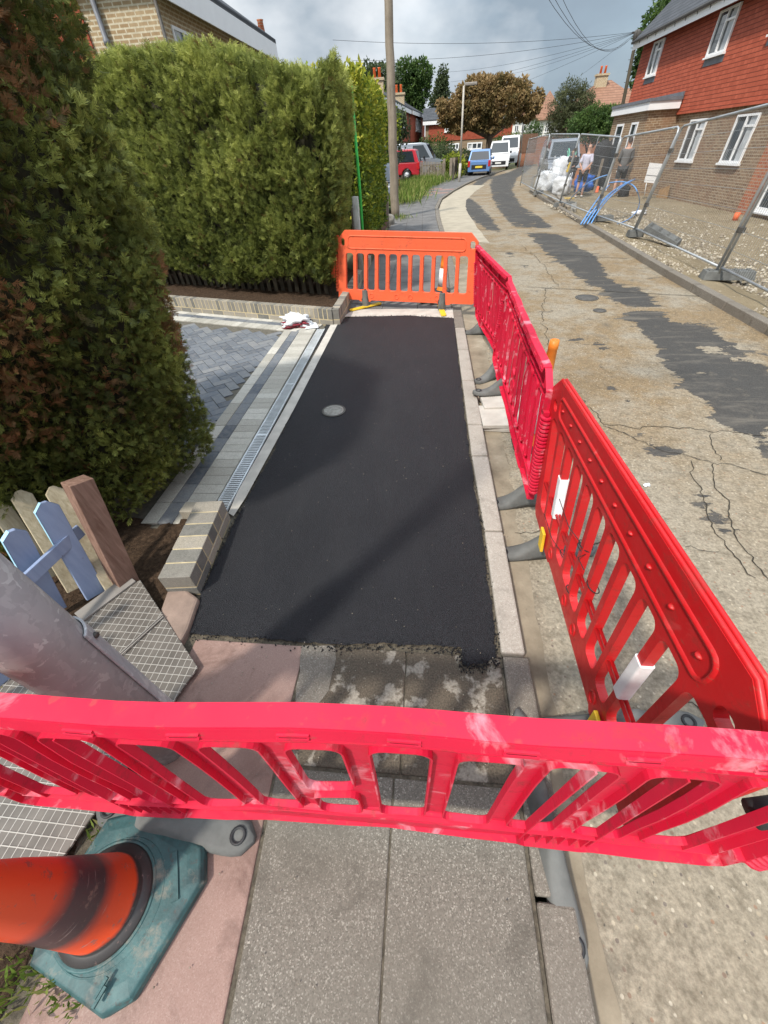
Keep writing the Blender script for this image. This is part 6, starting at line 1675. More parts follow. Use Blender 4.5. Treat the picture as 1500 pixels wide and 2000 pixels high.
# ------------------------------------------------------------------ houses
def poly_obj(name, faces, mat, parent, bevel=0):
    mb = MB()
    for f in faces: mb.face(f)
    return mb.build(name, mat, parent, bevel)
def window(parent, o, d, z0, z1, u0, u1, nrm, mull=(.5,), trans=None, sill=True, curtain=True, depth=.03, fw=.055):
    """o origin, d run direction, nrm outward: frame sits proud of the wall, glass set back in it"""
    def q(u, z, w): p = o + d*u + nrm*w; return V3((p.x, p.y, z))
    mb = MB()
    def bar(a, b, c, e, w0=.002, w1=depth):
        mb.hexa([q(a, c, w0), q(b, c, w0), q(b, e, w0), q(a, e, w0)], [q(a, c, w1), q(b, c, w1), q(b, e, w1), q(a, e, w1)])
    bar(u0, u1, z0, z0+fw); bar(u0, u1, z1-fw, z1); bar(u0, u0+fw, z0+fw, z1-fw); bar(u1-fw, u1, z0+fw, z1-fw)
    for m_ in mull: c = u0 + (u1-u0)*m_; bar(c-fw*.55, c+fw*.55, z0+fw, z1-fw)
    if trans:
        a, b, f = trans; z = z0 + (z1-z0)*f; A, B = u0+(u1-u0)*a, u0+(u1-u0)*b; bar(min(A, B)+(fw if a == 0 else fw*.55), max(A, B)-(fw if b == 1 else fw*.55), z-fw*.5, z+fw*.5, .002, depth-.003)
    f = mb.build('window', M_['white'], parent)
    poly_obj('pane', [[q(u0+fw*.5, z0+fw*.5, .006), q(u1-fw*.5, z0+fw*.5, .006), q(u1-fw*.5, z1-fw*.5, .006), q(u0+fw*.5, z1-fw*.5, .006)]], M_['glass'], f)
    if curtain:
        w = (u1-u0); poly_obj('curtain', [[q(u0+fw+w*a, z0+fw, .010), q(u0+fw+w*b, z0+fw, .010), q(u0+fw+w*b, z1-fw, .010), q(u0+fw+w*a, z1-fw, .010)] for a, b in ((.05, .30),)], M_['curtain'], f)
    if sill:
        mb = MB(); mb.hexa([q(u0-.05, z0-.06, .002), q(u1+.05, z0-.06, .002), q(u1+.05, z0-.06, .10), q(u0-.05, z0-.06, .10)], [q(u0-.05, z0-.004, .002), q(u1+.05, z0-.004, .002), q(u1+.05, z0-.012, .10), q(u0-.05, z0-.012, .10)]); mb.build('sill', M_['white'], f)
    return f
def prism_wall(name, P0, P1, z0, z1, depthv, mat, parent):
    """box whose front runs P0->P1, going back along depthv"""
    a, b = V3((P0.x, P0.y, z0)), V3((P1.x, P1.y, z0)); c, d = b + depthv, a + depthv; h = V3((0, 0, z1-z0))
    mb = MB(); pts = [a, b, c, d]
    if sum(pts[i].x*pts[(i+1) % 4].y-pts[(i+1) % 4].x*pts[i].y for i in range(4)) < 0: pts.reverse()
    mb.hexa(pts, [p + h for p in pts]); return mb.build(name, mat, parent)
def gable_roof(parent, P0, P1, depthv, ze, zr, mat, over=.3, name='roof', hip=0.0, fascia=True, fz=.2):
    d = (P1-P0).normalized(); n = depthv.normalized(); D = depthv.length
    A = P0 - d*over - n*over; B = P1 + d*over - n*over; C = P1 + d*over + n*(D+over); E_ = P0 - d*over + n*(D+over)
    r0 = (A+E_)/2 + d*hip; r1 = (B+C)/2 - d*hip
    V = [V3((p.x, p.y, ze)) for p in (A, B, C, E_)] + [V3((r0.x, r0.y, zr)), V3((r1.x, r1.y, zr))]
    mb = MB(); th = V3((0, 0, .10))
    mb.add([v for v in V] + [v + th for v in V], [(0, 1, 5, 4)[::-1], (2, 3, 4, 5)[::-1], (3, 0, 4)[::-1], (1, 2, 5)[::-1], (6, 7, 11, 10), (8, 9, 10, 11), (9, 6, 10), (7, 8, 11), (0, 1, 7, 6), (1, 2, 8, 7), (2, 3, 9, 8), (3, 0, 6, 9)])
    o = mb.build(name, mat, parent)
    if fascia:
        for X0, X1, nn_ in ((A, B, -n),):
            mb = MB(); a, b = V3((X0.x, X0.y, ze-fz)), V3((X1.x, X1.y, ze-fz)); pts = [a, b, b - nn_*.03, a - nn_*.03]
            mb.hexa(pts, [p + V3((0, 0, fz-.005)) for p in pts]); mb.build('fascia', M_['white'], parent)
    return o
def chimney(parent, p, w, z0, z1, mat, pots=2):
    mb = MB(); mb.box((p.x-w, p.y-w*.7, z0), (p.x+w, p.y+w*.7, z1)); mb.box((p.x-w*1.15, p.y-w*.85, z1), (p.x+w*1.15, p.y+w*.85, z1+.15)); c = mb.build('chimney', mat, parent)
    for i in range(pots):
        mb = MB(); mb.lathe([(.12, 0), (.10, .5), (.13, .55), (.09, .55)], 12, (p.x + (i-(pots-1)/2)*w*.8, p.y, z1+.15)); mb.build('chimney_pot', M_['terracotta'], c)
    return c
# --- the new red tiled house on the right
HX = 9.98
hr = empty('tiled_house', (0, 0, 0), 'new red tile hung house with brown brick ground floor and white windows on the right', 'house')
YN, YF, ZE, ZT, ZB = 6.5, 29.4, 4.90, 2.29, -.6
prism_wall('wall', V3((HX, YN, 0)), V3((HX, YF, 0)), ZB, ZT+.05, V3((7, 0, 0)), M_['brick_new'], hr)
prism_wall('tile_hanging', V3((HX-.07, YN-.05, 0)), V3((HX-.07, YF+.05, 0)), ZT, ZE, V3((7.14, 0, 0)), M_['tilehang'], hr)
prism_wall('tile_kick', V3((HX-.11, YN-.05, 0)), V3((HX-.11, YF+.05, 0)), ZT-.05, ZT+.06, V3((.2, 0, 0)), M_['tilehang'], hr)
gable_roof(hr, V3((HX-.07, YF+.05, 0)), V3((HX-.07, YN, 0)), V3((7.14, 0, 0)), ZE, 8.6, M_['roof_dark'], .38, fz=.22)
mb = MB(); mb.tube([(HX-.52, YN-.4, ZE+.03), (HX-.52, YF+.4, ZE+.03)], .06, 8); mb.build('gutter', M_['iron'], hr)
mb = MB()
for i in range(26): mb.tube([(HX-.48, YN + .9*i, ZE+.03), (HX-.44, YN+.9*i, ZE-.12)], .012, 4)
mb.build('gutter_brackets', M_['iron'], hr)
nX = V3((-1, 0, 0)); dY = V3((0, 1, 0)); O0 = V3((HX, 0, 0)); O1 = V3((HX-.07, 0, 0))
for (y0, y1, z0, z1) in ((26.95, 28.05, 3.66, 4.70), (21.3, 22.55, 3.66, 4.70), (17.9, 18.9, 3.72, 4.6), (12.5, 13.7, 3.66, 4.70)):
    w = window(hr, O1, dY, z0, z1, y0, y1, nX, (.5,), (0, .5, .72), depth=.06)
    poly_obj('lead_apron', [[V3((HX-.077, y0-.05, z0-.24)), V3((HX-.077, y1+.05, z0-.24)), V3((HX-.077, y1+.05, z0-.05)), V3((HX-.077, y0-.05, z0-.05))][::-1]], M_['lead'], w)
for (y0, y1) in ((20.85, 22.1), (17.75, 18.95)):
    window(hr, O0, dY, .90, 2.05, y0, y1, nX, (.5,), (0, .5, .76), depth=.05)
window(hr, O0, dY, -.12, 2.0, 13.2, 15.9, nX, (.25, .5, .75), None, depth=.05, fw=.09)
prism_wall('brick_quoin', V3((HX-.035, 16.05, 0)), V3((HX-.035, 16.75, 0)), ZB, ZT-.06, V3((.3, 0, 0)), M_['brick_red'], hr)
# flat roofed extension
EXX, EY0, EY1 = 8.80, 23.4, 27.6
prism_wall('porch_wall', V3((EXX, EY0, 0)), V3((EXX, EY1, 0)), ZB, 2.50, V3((HX-EXX-.003, 0, 0)), M_['brick_new'], hr)
mb = MB(); mb.box((EXX-.14, EY0-.14, 2.42), (HX-.12, EY1+.1, 2.66)); mb.build('porch_fascia', M_['white'], hr)
mb = MB(); mb.box((EXX-.18, EY0-.18, 2.663), (HX-.12, EY1+.14, 2.76)); mb.box((HX-.16, EY0-.16, 2.763), (HX-.115, EY1, 2.88)); mb.build('porch_roof', M_['lead'], hr)
OE = V3((EXX, 0, 0))
window(hr, OE, dY, -.25, 2.12, 25.9, 26.8, nX, (), None, sill=False, curtain=False, fw=.08)
window(hr, OE, dY, .55, 2.12, 24.2, 24.95, nX, (), None, fw=.07)
# --- yellow brick house at top left
hl = empty('yellow_brick_house', (0, 0, 0), 'yellow brick house rising behind the tall hedge at the top left, with a downpipe', 'house')
YH, XH = 13.0, -6.02
prism_wall('wall', V3((-16, YH, 0)), V3((XH, YH, 0)), -.5, 4.75, V3((0, 8, 0)), M_['brick_old'], hl)
prism_wall('tile_hanging', V3((-16, YH-.05, 0)), V3((-7.75, YH-.05, 0)), 1.5, 4.7, V3((0, .048, 0)), M_['tilehang_dull'], hl)
gable_roof(hl, V3((XH, YH+8, 0)), V3((XH, YH, 0)), V3((-8, 0, 0)), 4.72, 7.2, M_['roof_dark'], .3, fz=.42)
mb = MB(); mb.tube([(-7.35, YH-.08, -.2), (-7.35, YH-.08, 4.7)], .055, 10); 
for z in (1, 2, 3, 3.75): mb.tube([(-7.35, YH-.08, z), (-7.35, YH-.08, z+.09)], .072, 10)
mb.build('downpipe', M_['lead'], hl)
mb = MB(); mb.tube([(XH+.05, YH-.05, .2), (XH+.05, YH-.05, 4.6)], .04, 8); mb.build('corner_pipe', M_['iron'], hl)
window(hl, V3((XH, 0, 0)), dY, 3.0, 4.05, 13.5, 14.6, V3((1, 0, 0)), (.5,), None, sill=False)
window(hl, V3((XH, 0, 0)), dY, 3.0, 4.05, 16.5, 17.7, V3((1, 0, 0)), (.5,), None, sill=False)
c = AT(432, 40, 20.5); chimney(hl, V3((c.x-.6, 20.5, 0)), .33, 4.8, c.z+.35, M_['brick_old'], 1)
mb = MB(); mb.tube([(c.x-.1, 20.5, 4.8), (c.x-.1, 20.5, 7.2)], .02, 5); mb.tube([(c.x-.5, 20.5, 7.0), (c.x+.3, 20.5, 7.0)], .012, 5); mb.build('aerial', M_['iron'], hl)
mb = MB(); c2_ = AT(511, 60, 26); mb.box((c2_.x-.4, 25.6, 3.5), (c2_.x+.4, 26.4, c2_.z-.2)); mb.lathe([(.16, 0), (.12, .45), (.15, .5), (.1, .5)], 12, (c2_.x, 26, c2_.z-.2))
o = mb.build('far_chimney', M_['brick_red']); tag(o, 'small red chimney peeping over the clipped hedge', 'chimney')
# --- far terrace, obliquely seen, left side
def facade_hit(P0, P1, px, py):
    v = ray(px, py); d = P1-P0; t = (P0.x*d.y - P0.y*d.x)/(v[0]*d.y - v[1]*d.x); q = V3((v[0]*t, v[1]*t, CAM_H+v[2]*t)); return (q-P0).dot(d)/d.length, q.z
def terrace(name, label, pa, pb_, ze, depth, wins, mats, zr, z1t=2.3, over=.35, front=True):
    P0, P1 = V3((pa.x, pa.y, 0)), V3((pb_.x, pb_.y, 0)); d = (P1-P0).normalized(); n = V3((-d.y, d.x, 0))
    if n.x > 0: n = -n
    root = empty(name, (0, 0, 0), label, 'house')
    prism_wall('wall', P0, P1, -.6, ze, n*depth, mats[0], root)
    e = .05; prism_wall('tile_hanging', P0 + d*.0 - n*e, P1 - n*e, z1t, ze-.02, n*(e-.004), mats[1], root)
    gable_roof(root, P0, P1, n*depth, ze, zr, M_['roof_brown'] if len(mats) < 3 else mats[2], over, fz=.3)
    for (x0, y0, x1, y1) in wins:
        u0, za = facade_hit(P0, P1, x0, y0); u1, zb = facade_hit(P0, P1, x1, y1)
        window(root, P0 - n*(e+.0), d, min(za, zb), max(za, zb), min(u0, u1), max(u0, u1), -n, (.5,), None, depth=.08, fw=.12, curtain=False)
    return root, P0, P1, d, n
A0 = AT(735, 190, 42); A1 = AT(797, 228, 60)
t1, *_r = terrace('terraced_house', 'nearer red tile hung terraced house with white eaves, left of the far street', A0, A1, 4.75, 7, [(772, 248, 781, 214), (784, 249, 791, 221)], [M_['brick_brown'], M_['tilehang_dull'], M_['roof_dark']], 6.6)
c = AT(737, 165, 46); chimney(t1, V3((c.x, 46, 0)), .5, 4.5, AT(737, 158, 46).z, M_['brick_old'], 2); c = AT(779, 195, 56); chimney(t1, V3((c.x, 56, 0)), .55, 4.5, AT(779, 186, 56).z, M_['brick_old'], 2)
A0 = AT(801, 232, 61); A1 = AT(829, 241, 74)
terrace('terraced_house', 'farther red tile hung terraced house beside the tall green tree', A0, A1, 4.75, 7, [(811, 256, 816, 233), (817, 257, 821, 235)], [M_['brick_brown'], M_['tilehang_dull'], M_['roof_dark']], 6.6)
# --- red house facing us at the end
Y = 64; EV = AT(840, 237, Y).z; a = AT(831, 240, Y); b = AT(1002, 240, Y)
rh = empty('red_house', (0, 0, 0), 'long red tile hung house facing the camera behind the browning tree', 'house')
prism_wall('wall', V3((a.x, Y, 0)), V3((b.x, Y, 0)), -.8, EV, V3((0, 7, 0)), M_['brick_brown'], rh)
z0 = AT(860, 276, Y).z; z1 = AT(860, 240, Y).z
prism_wall('tile_hanging', V3((a.x+.4, Y-.06, 0)), V3((b.x, Y-.06, 0)), z0, EV-.05, V3((0, .056, 0)), M_['tilehang_dull'], rh)
gable_roof(rh, V3((a.x, Y, 0)), V3((b.x, Y, 0)), V3((0, 7, 0)), EV, EV+1.15, M_['roof_dark'], .3, fz=.3)
for (x0, y0, x1, y1) in ((876, 294, 897, 279), (912, 293, 942, 277), (868, 258, 896, 248)):
    p = AT(x0, y0, Y-.06); q = AT(x1, y1, Y-.06); window(rh, V3((0, Y-.06, 0)), V3((1, 0, 0)), p.z, q.z, p.x, q.x, V3((0, -1, 0)), (.33, .66), None, depth=.07, fw=.12)
# --- white rendered houses up the hill
Y = 95
for i, (xa, xb, pk, lb) in enumerate(((985, 1046, 1010, 'left of the two white rendered houses with brown roofs, behind the browning tree'), (1048, 1100, 1062, 'right of the two white rendered houses with brown roofs, above the red wall'))):
    a = AT(xa, 236, Y+i*1.5); b = AT(xb, 233, Y+i*1.5); wz = a.z
    wh = empty('white_house', (0, 0, 0), lb, 'house', 'white houses on the rise'); yy = Y+i*1.5
    prism_wall('wall', V3((a.x, yy, 0)), V3((b.x, yy, 0)), -.8, wz, V3((0, 8, 0)), M_['render'], wh)
    gable_roof(wh, V3((a.x, yy, 0)), V3((b.x, yy, 0)), V3((0, 8, 0)), wz, wz + 3.6, M_['roof_brown'], .4, hip=2.6, fascia=False)
    for k in range(4):
        u = a.x + (b.x-a.x)*(.14 + .22*k); window(wh, V3((0, yy, 0)), V3((1, 0, 0)), wz-1.5, wz-.6, u, u+.7, V3((0, -1, 0)), (.5,), None, depth=.06, fw=.1, curtain=False)
# --- roofs right of the willow
for i, (px, pk, w, Y, lb) in enumerate(((1188, 165, 3.2, 60, 'brown hipped roof house with a tall chimney, beyond the green bush'), (1237, 180, 3.0, 66, 'brown hipped roof house half hidden by the telegraph pole'))):
    c = AT(px, 205, Y); pkz = AT(px, pk, Y).z; root = empty('hipped_house', (0, 0, 0), lb, 'house')
    prism_wall('wall', V3((c.x-w, Y, 0)), V3((c.x+w, Y, 0)), -.8, c.z-.2, V3((0, 6, 0)), M_['brick_brown'], root)
    gable_roof(root, V3((c.x-w, Y, 0)), V3((c.x+w, Y, 0)), V3((0, 6, 0)), c.z-.2, pkz+.4, M_['roof_brown'], .4, hip=3.0, fascia=False)
    if i == 0: chimney(root, V3((c.x-.6, Y+2.5, 0)), .55, pkz-1, pkz+.8, M_['brick_old'], 2)
# --- red garden wall and brown fence at the bend
a = AT(1014, 300, 56); b = AT(1050, 300, 58); c = AT(1112, 300, 60)
mb = MB(); P = [V3((a.x, a.y, 0)), V3((c.x+3, c.y, 0)), V3((c.x+3, c.y+.25, 0)), V3((a.x, a.y+.25, 0))]; mb.hexa([p + V3((0, 0, -.6)) for p in P], [p + V3((0, 0, 2.0)) for p in P])
o = mb.build('boundary_wall', M_['brick_red']); tag(o, 'long red brick boundary wall at the bend beyond the parked cars', 'wall')
a = AT(1015, 290, 54); b = AT(1046, 290, 54); root = empty('board_fence', (0, 0, 0), 'brown boarded fence in front of the red wall behind the white car', 'fence')
mb = MB(); x = a.x
while x < b.x: mb.box((x, 54, .9), (x+.19, 54.03, 2.25), random.random()); x += .2
mb.build('boards', M_['wood_fence'], root); mb = MB(); mb.box((a.x, 54.035, -.4), (b.x, 54.2, .9)); mb.build('gravel_board', M_['brick_red'], root)
# distant street lamps
def lamp(px, py0, py1, Y, label, arm=.45):
    a = AT(px, py0, Y); t = AT(px + (px-800)*.0 + 8*(1 if px < 950 else .6), py1, Y); root = empty('street_lamp', (a.x, Y, 0), label, 'street lamp'); h = t.z; dx = t.x-a.x
    mb = MB(); mb.tube([(0, 0, -.2), (0, 0, .9)], .085, 10); mb.tube([(0, 0, .9), (dx, 0, h)], .055, 10); mb.build('column', M_['conc_light'], root)
    mb = MB(); mb.tube([(dx, 0, h), (dx+.2, 0, h+.06)], .035, 8); mb.build('arm', M_['conc_light'], root)
    mb = MB(); mb.box((dx+.05, -.1, h), (dx+.75, .1, h+.13)); mb.build('lamp_head', M_['steel_dull'], root, bevel=.03)
lamp(898, 335, 168, 33.5, 'slender pale street lamp between the picket fence and the browning tree'); lamp(1018, 292, 232, 52, 'small distant street lamp by the red wall beyond the white car')

# ------------------------------------------------------------------ trees and bushes farther off
def clump_tree(name, label, cx, cy, blobs, n, size, mat, trunk=None, seed=1, cat='tree', wd=.6, droop=0, group=None):
    """blobs: (x,z,rx,rz) in metres relative to cx; leaves fill the outer shell of each"""
    root = empty(name, (cx, cy, 0), label, cat, group); Ps = []; Ns = []
    tot = sum(b[2]*b[3] for b in blobs)
    for bi, (x, z, rx, rz) in enumerate(blobs):
        m = int(n*rx*rz/tot); d = unit(RNG.normal(0, 1, (m, 3))); r = RNG.random(m)**.28
        lump_ = 1 + .30*fnoise(d*2.2 + bi*7.1, 1.0, seed) + .18*fnoise(d*6 + bi*3.3, 1.0, seed+5)
        P = d*r[:, None]*lump_[:, None]*np.array([rx, rx*.85, rz]) + np.array([x, RNG.normal(0, .3)*rx*.3, z]); k = fnoise(P, 1.6/max(.6, rx*.45), seed+2) > -.13; Ps.append(P[k]); Ns.append(d[k])
    P = np.concatenate(Ps); N = np.concatenate(Ns); c = fnoise(P, 1.1, seed+9)
    if droop: N = N + np.array([0, 0, -droop])
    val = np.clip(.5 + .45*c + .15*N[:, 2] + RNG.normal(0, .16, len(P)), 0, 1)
    V, F, vv = leaves(P, unit(N), size, val, spread=.7, wd=wd); npmesh('crown', V, F, vv, mat, root)
    if trunk:
        mb = MB(); h, r0 = trunk; x0, z0 = blobs[0][0], blobs[0][1]
        mb.tube([(0, 0, -.4), (.05*h, .05, h*.5), (.02*h, 0, h)], [r0*1.2, r0*.85, r0*.7], 10)
        for bi, (x, z, rx, rz) in enumerate(blobs): mb.tube([(.02*h, 0, h*.9), ((x+.02)*.5, 0, (h+z)*.5), (x, 0, z + rz*.2)], [r0*.55, r0*.35, r0*.12], 7)
        mb.build('trunk', M_['bark'], root)
    return root
def T(px, py, Y): p = AT(px, py, Y); return p.x, p.z
def blobs_at(Y, cx, L): return [(T(px, py, Y)[0]-cx, T(px, py, Y)[1], rx, rz) for px, py, rx, rz in L]
cx = T(955, 265, 50)[0]
clump_tree('chestnut_tree', 'broad chestnut tree with browning autumn leaves over the parked cars', cx, 50, blobs_at(50, cx, [(950, 200, 1.5, 1.1), (905, 212, 1.3, .8), (1000, 195, 1.4, .9), (950, 168, 1.3, .65), (876, 228, .9, .7), (930, 238, 1.2, .6), (980, 232, 1.2, .6), (1040, 205, .8, .7), (1015, 172, 1.0, .6), (905, 182, .9, .5), (868, 208, .8, .5), (985, 160, .9, .5), (1028, 225, .8, .45), (895, 250, .8, .4), (955, 250, .9, .4), (925, 160, .7, .4), (1050, 190, .5, .5)]), 40000, .22, M_['lf_chestnut'], (2.4, .36), 3)
cx = T(808, 250, 72)[0]
clump_tree('tall_tree', 'tall green tree with two-lobed crown behind the far terrace', cx, 72, blobs_at(72, cx, [(795, 150, 1.5, 1.5), (822, 145, 1.5, 1.3), (800, 185, 1.6, 1.7), (822, 175, 1.2, 1.2), (808, 215, 1.4, 1.7)]), 14000, .30, M_['lf_green'], (3, .3), 4)
cx = T(861, 240, 78)[0]
clump_tree('poplar_tree', 'slim dark poplar between the tall green tree and the browning tree', cx, 78, blobs_at(78, cx, [(865, 155, .7, 1.3), (862, 175, 1.0, 1.4), (855, 200, 1.3, 1.4), (866, 195, 1.0, 1.3)]), 7000, .26, M_['lf_dull'], (3, .2), 5)
cx = T(728, 200, 64)[0]
clump_tree('background_tree', 'dull green tree behind the wooden pole and far chimneys', cx, 66, blobs_at(66, cx, [(722, 155, 1.6, 1.4), (750, 165, 1.8, 1.6), (766, 185, 1.2, 1.4)]), 9000, .28, M_['lf_dull'], (3, .3), 6)
cx = T(1115, 270, 46)[0]
clump_tree('willow_tree', 'grey-green drooping willow left of the green bush', cx, 46, blobs_at(46, cx, [(1115, 190, 1.1, 1.2), (1095, 215, 1.1, 1.4), (1130, 215, 1.2, 1.5), (1108, 240, 1.4, 1.3), (1140, 205, .8, 1.0), (1082, 245, .6, .9)]), 22000, .20, M_['lf_willow'], (2, .2), 7, wd=.22, droop=1.4)
cx = T(1155, 262, 38)[0]
clump_tree('green_bush', 'dense bright green rounded bush beyond the building site', cx, 38, blobs_at(38, cx, [(1160, 228, 1.0, .65), (1135, 242, 1.0, .6), (1178, 238, 1.1, .8), (1155, 255, 1.5, .6), (1195, 235, .7, .8), (1185, 258, 1.2, .6)]), 18000, .12, M_['lf_green'], (1, .12), 8, cat='bush')
cx = T(1290, 80, 42)[0]
clump_tree('house_side_tree', 'tree showing behind the roof and far corner of the red tiled house', cx, 42, blobs_at(42, cx, [(1300, 45, 1.5, 1.4), (1325, 20, 1.3, 1.0), (1275, 95, 1.1, 1.3), (1262, 130, .8, 1.2), (1330, 55, 1.5, 1.5)]), 12000, .24, M_['lf_green'], (3, .25), 9)
for i, (px, py, Y, rx, rz, lb, m_) in enumerate([(850, 285, 52, 1.5, .9, 'leafy shrub left of the red house window', 'lf_green'), (862, 300, 46, 1.2, .6, 'lower mixed shrub beyond the picket fence', 'lf_dull'), (884, 318, 38, .8, .55, 'yellow flowering shrub at the foot of the pale street lamp', 'lf_yellow'), (905, 312, 41, .8, .6, 'green shrub between the lamp and the blue car', 'lf_dull'),
        (1000, 272, 62, 2.0, .55, 'hedge on top of the bank left of the brown fence', 'lf_green'), (1042, 250, 80, 1.2, 1.0, 'dark shrub in front of the white houses', 'lf_green'), (742, 232, 30, .9, 1.0, 'pale green bush right of the golden hedge', 'lf_yellow'), (768, 240, 33, .8, .8, 'loose green bush right of the wooden pole', 'lf_dull')]):
    cx, z = T(px, py, Y); clump_tree('shrub', lb, cx, Y, [(0, z, rx, rz), (rx*.6, z-.2, rx*.7, rz*.7), (-rx*.6, z-.15, rx*.7, rz*.8), (0, max(.3, z-.9), rx, max(.3, z*.4))], 4500, .14, M_[m_], (max(.5, z*.6), .05), 20+i, cat='shrub')
# backdrop wood beyond everything
P = []; 
for i in range(26000):
    u = RNG.random(); a = R(-68 + 130*u); r = 150 + 25*RNG.random(); h = 3.0 + 2.2*noise.noise(V3((u*14, 0, 0))) + 1.2*noise.noise(V3((u*60, 3, 0))); P.append((r*math.sin(a), r*math.cos(a), RNG.random()**.7*h - .5))
P = np.array(P); N = unit(RNG.normal(0, 1, P.shape) + np.array([0, -1, .4])); V, F, vv = leaves(P, N, 1.3, np.clip(.45 + .5*fnoise(P, .12, 2) + RNG.normal(0, .15, len(P)), 0, 1)); o = npmesh('far_wood', V, F, vv, M_['lf_dull']); tag(o, 'low line of distant trees beyond the rooftops', 'trees', kind='stuff')

# grass
def blades(name, label, pts, n, h, seed, spread=(1, 1), rootz=0.0):
    pts = np.array(pts); idx = RNG.integers(0, len(pts), n); P = pts[idx] + np.stack([RNG.normal(0, spread[0], n), RNG.normal(0, spread[1], n), np.zeros(n)], 1)
    d = unit(np.stack([RNG.normal(0, .45, n), RNG.normal(0, .45, n), np.ones(n)], 1)); s = unit(np.cross(d, RNG.normal(0, 1, (n, 3)))); L_ = h*RNG.uniform(.4, 1.3, n)
    V, F = rhombs(P, d, s, L_, L_*.09 + .004); o = npmesh(name, V, F, RNG.random(n), M_['grass']); tag(o, label, 'grass', kind='stuff'); return o
vg = [tuple(G(px, py, .02)) for px, py in ((790, 378), (800, 372), (815, 366), (830, 360), (845, 354), (860, 349), (785, 388), (795, 384), (780, 392), (822, 362), (838, 357), (870, 345))]
blades('grass_verge', 'unkempt grass verge beside the far footway below the red car', vg, 16000, .42, 1, (.45, 1.1))
blades('weeds', 'sprigs of grass and weeds around the teal cone base', [tuple(G(px, py, 0)) for px, py in ((95, 1905), (120, 1930), (150, 1945), (60, 1900), (95, 1960), (40, 1880), (195, 1640), (205, 1600), (30, 1940))], 260, .045, 2, (.03, .03))
blades('weeds', 'small green plants behind the fence and lamp column', [tuple(G(px, py, 0)) for px, py in ((20, 1300), (40, 1290), (10, 1270), (150, 1110), (130, 1090), (30, 1320))], 300, .08, 3, (.05, .05))
blades('weeds', 'tufts along the foot of the board fence and pole', [tuple(G(px, py, 0)) for px, py in ((722, 440), (715, 446), (785, 428), (742, 436))], 500, .16, 4, (.15, .3))

# ------------------------------------------------------------------ picket fence by the red car
pf_ = empty('picket_fence', (0, 0, 0), 'pale weathered picket fence in front of the silver van', 'fence')
a = AT(822, 345, 33.5); b = AT(868, 345, 34.5); n = 17
for i in range(n):
    p = a.lerp(b, i/(n-1)); mb = MB(); w = .045; z = 1.12 - .01*i
    mb.hexa([V3((p.x-w, p.y, .05)), V3((p.x+w, p.y, .05)), V3((p.x+w, p.y+.02, .05)), V3((p.x-w, p.y+.02, .05))], [V3((p.x-w*.5, p.y, z)), V3((p.x+w*.5, p.y, z)), V3((p.x+w*.5, p.y+.02, z)), V3((p.x-w*.5, p.y+.02, z))]); mb.build('picket', M_['wood_grey'], pf_)
mb = MB()
for z in (.35, .85): mb.hexa([V3((a.x, a.y+.03, z)), V3((b.x, b.y+.03, z)), V3((b.x, b.y+.07, z)), V3((a.x, a.y+.07, z))], [V3((a.x, a.y+.03, z+.07)), V3((b.x, b.y+.03, z+.07)), V3((b.x, b.y+.07, z+.07)), V3((a.x, a.y+.07, z+.07))])
mb.build('rails', M_['wood_grey'], pf_)
for px in (866, 880, 886):
    p = AT(px, 345, 34.6); mb = MB(); mb.box((-.08, -.08, 0), (.08, .08, 1.15)); o = mb.build('post', M_['wood_grey'], pf_); o.location = (p.x, 34.6 + (px-866)*.05, 0)
bf3 = empty('board_fence', (0, 0, 0), 'short weathered board fence between the silver van nose and the pale street lamp', 'fence'); mb = MB(); a = AT(878, 330, 36); b = AT(893, 330, 37)
for i in range(8): p = a.lerp(b, i/8); mb.box((p.x, p.y, 0), (p.x+.09, p.y+.03, 1.15), random.random())
mb.build('boards', M_['wood_dark'], bf3)
mb = MB(); q = [G(782, 398, 0), G(795, 380, 0), G(812, 372, 0)]; 
for u, v in zip(q, q[1:]): d = (v-u).normalized(); s = V3((-d.y, d.x, 0))*.06; mb.hexa([u+s, u-s, v-s, v+s][::-1] if False else [u-s, v-s, v+s, u+s][::-1], [p + V3((0, 0, .18)) for p in ([u-s, v-s, v+s, u+s][::-1])])
o = mb.build('edging_kerb', M_['conc_light']); tag(o, 'low pale edging stone between the grass verge and the footway', 'edging')

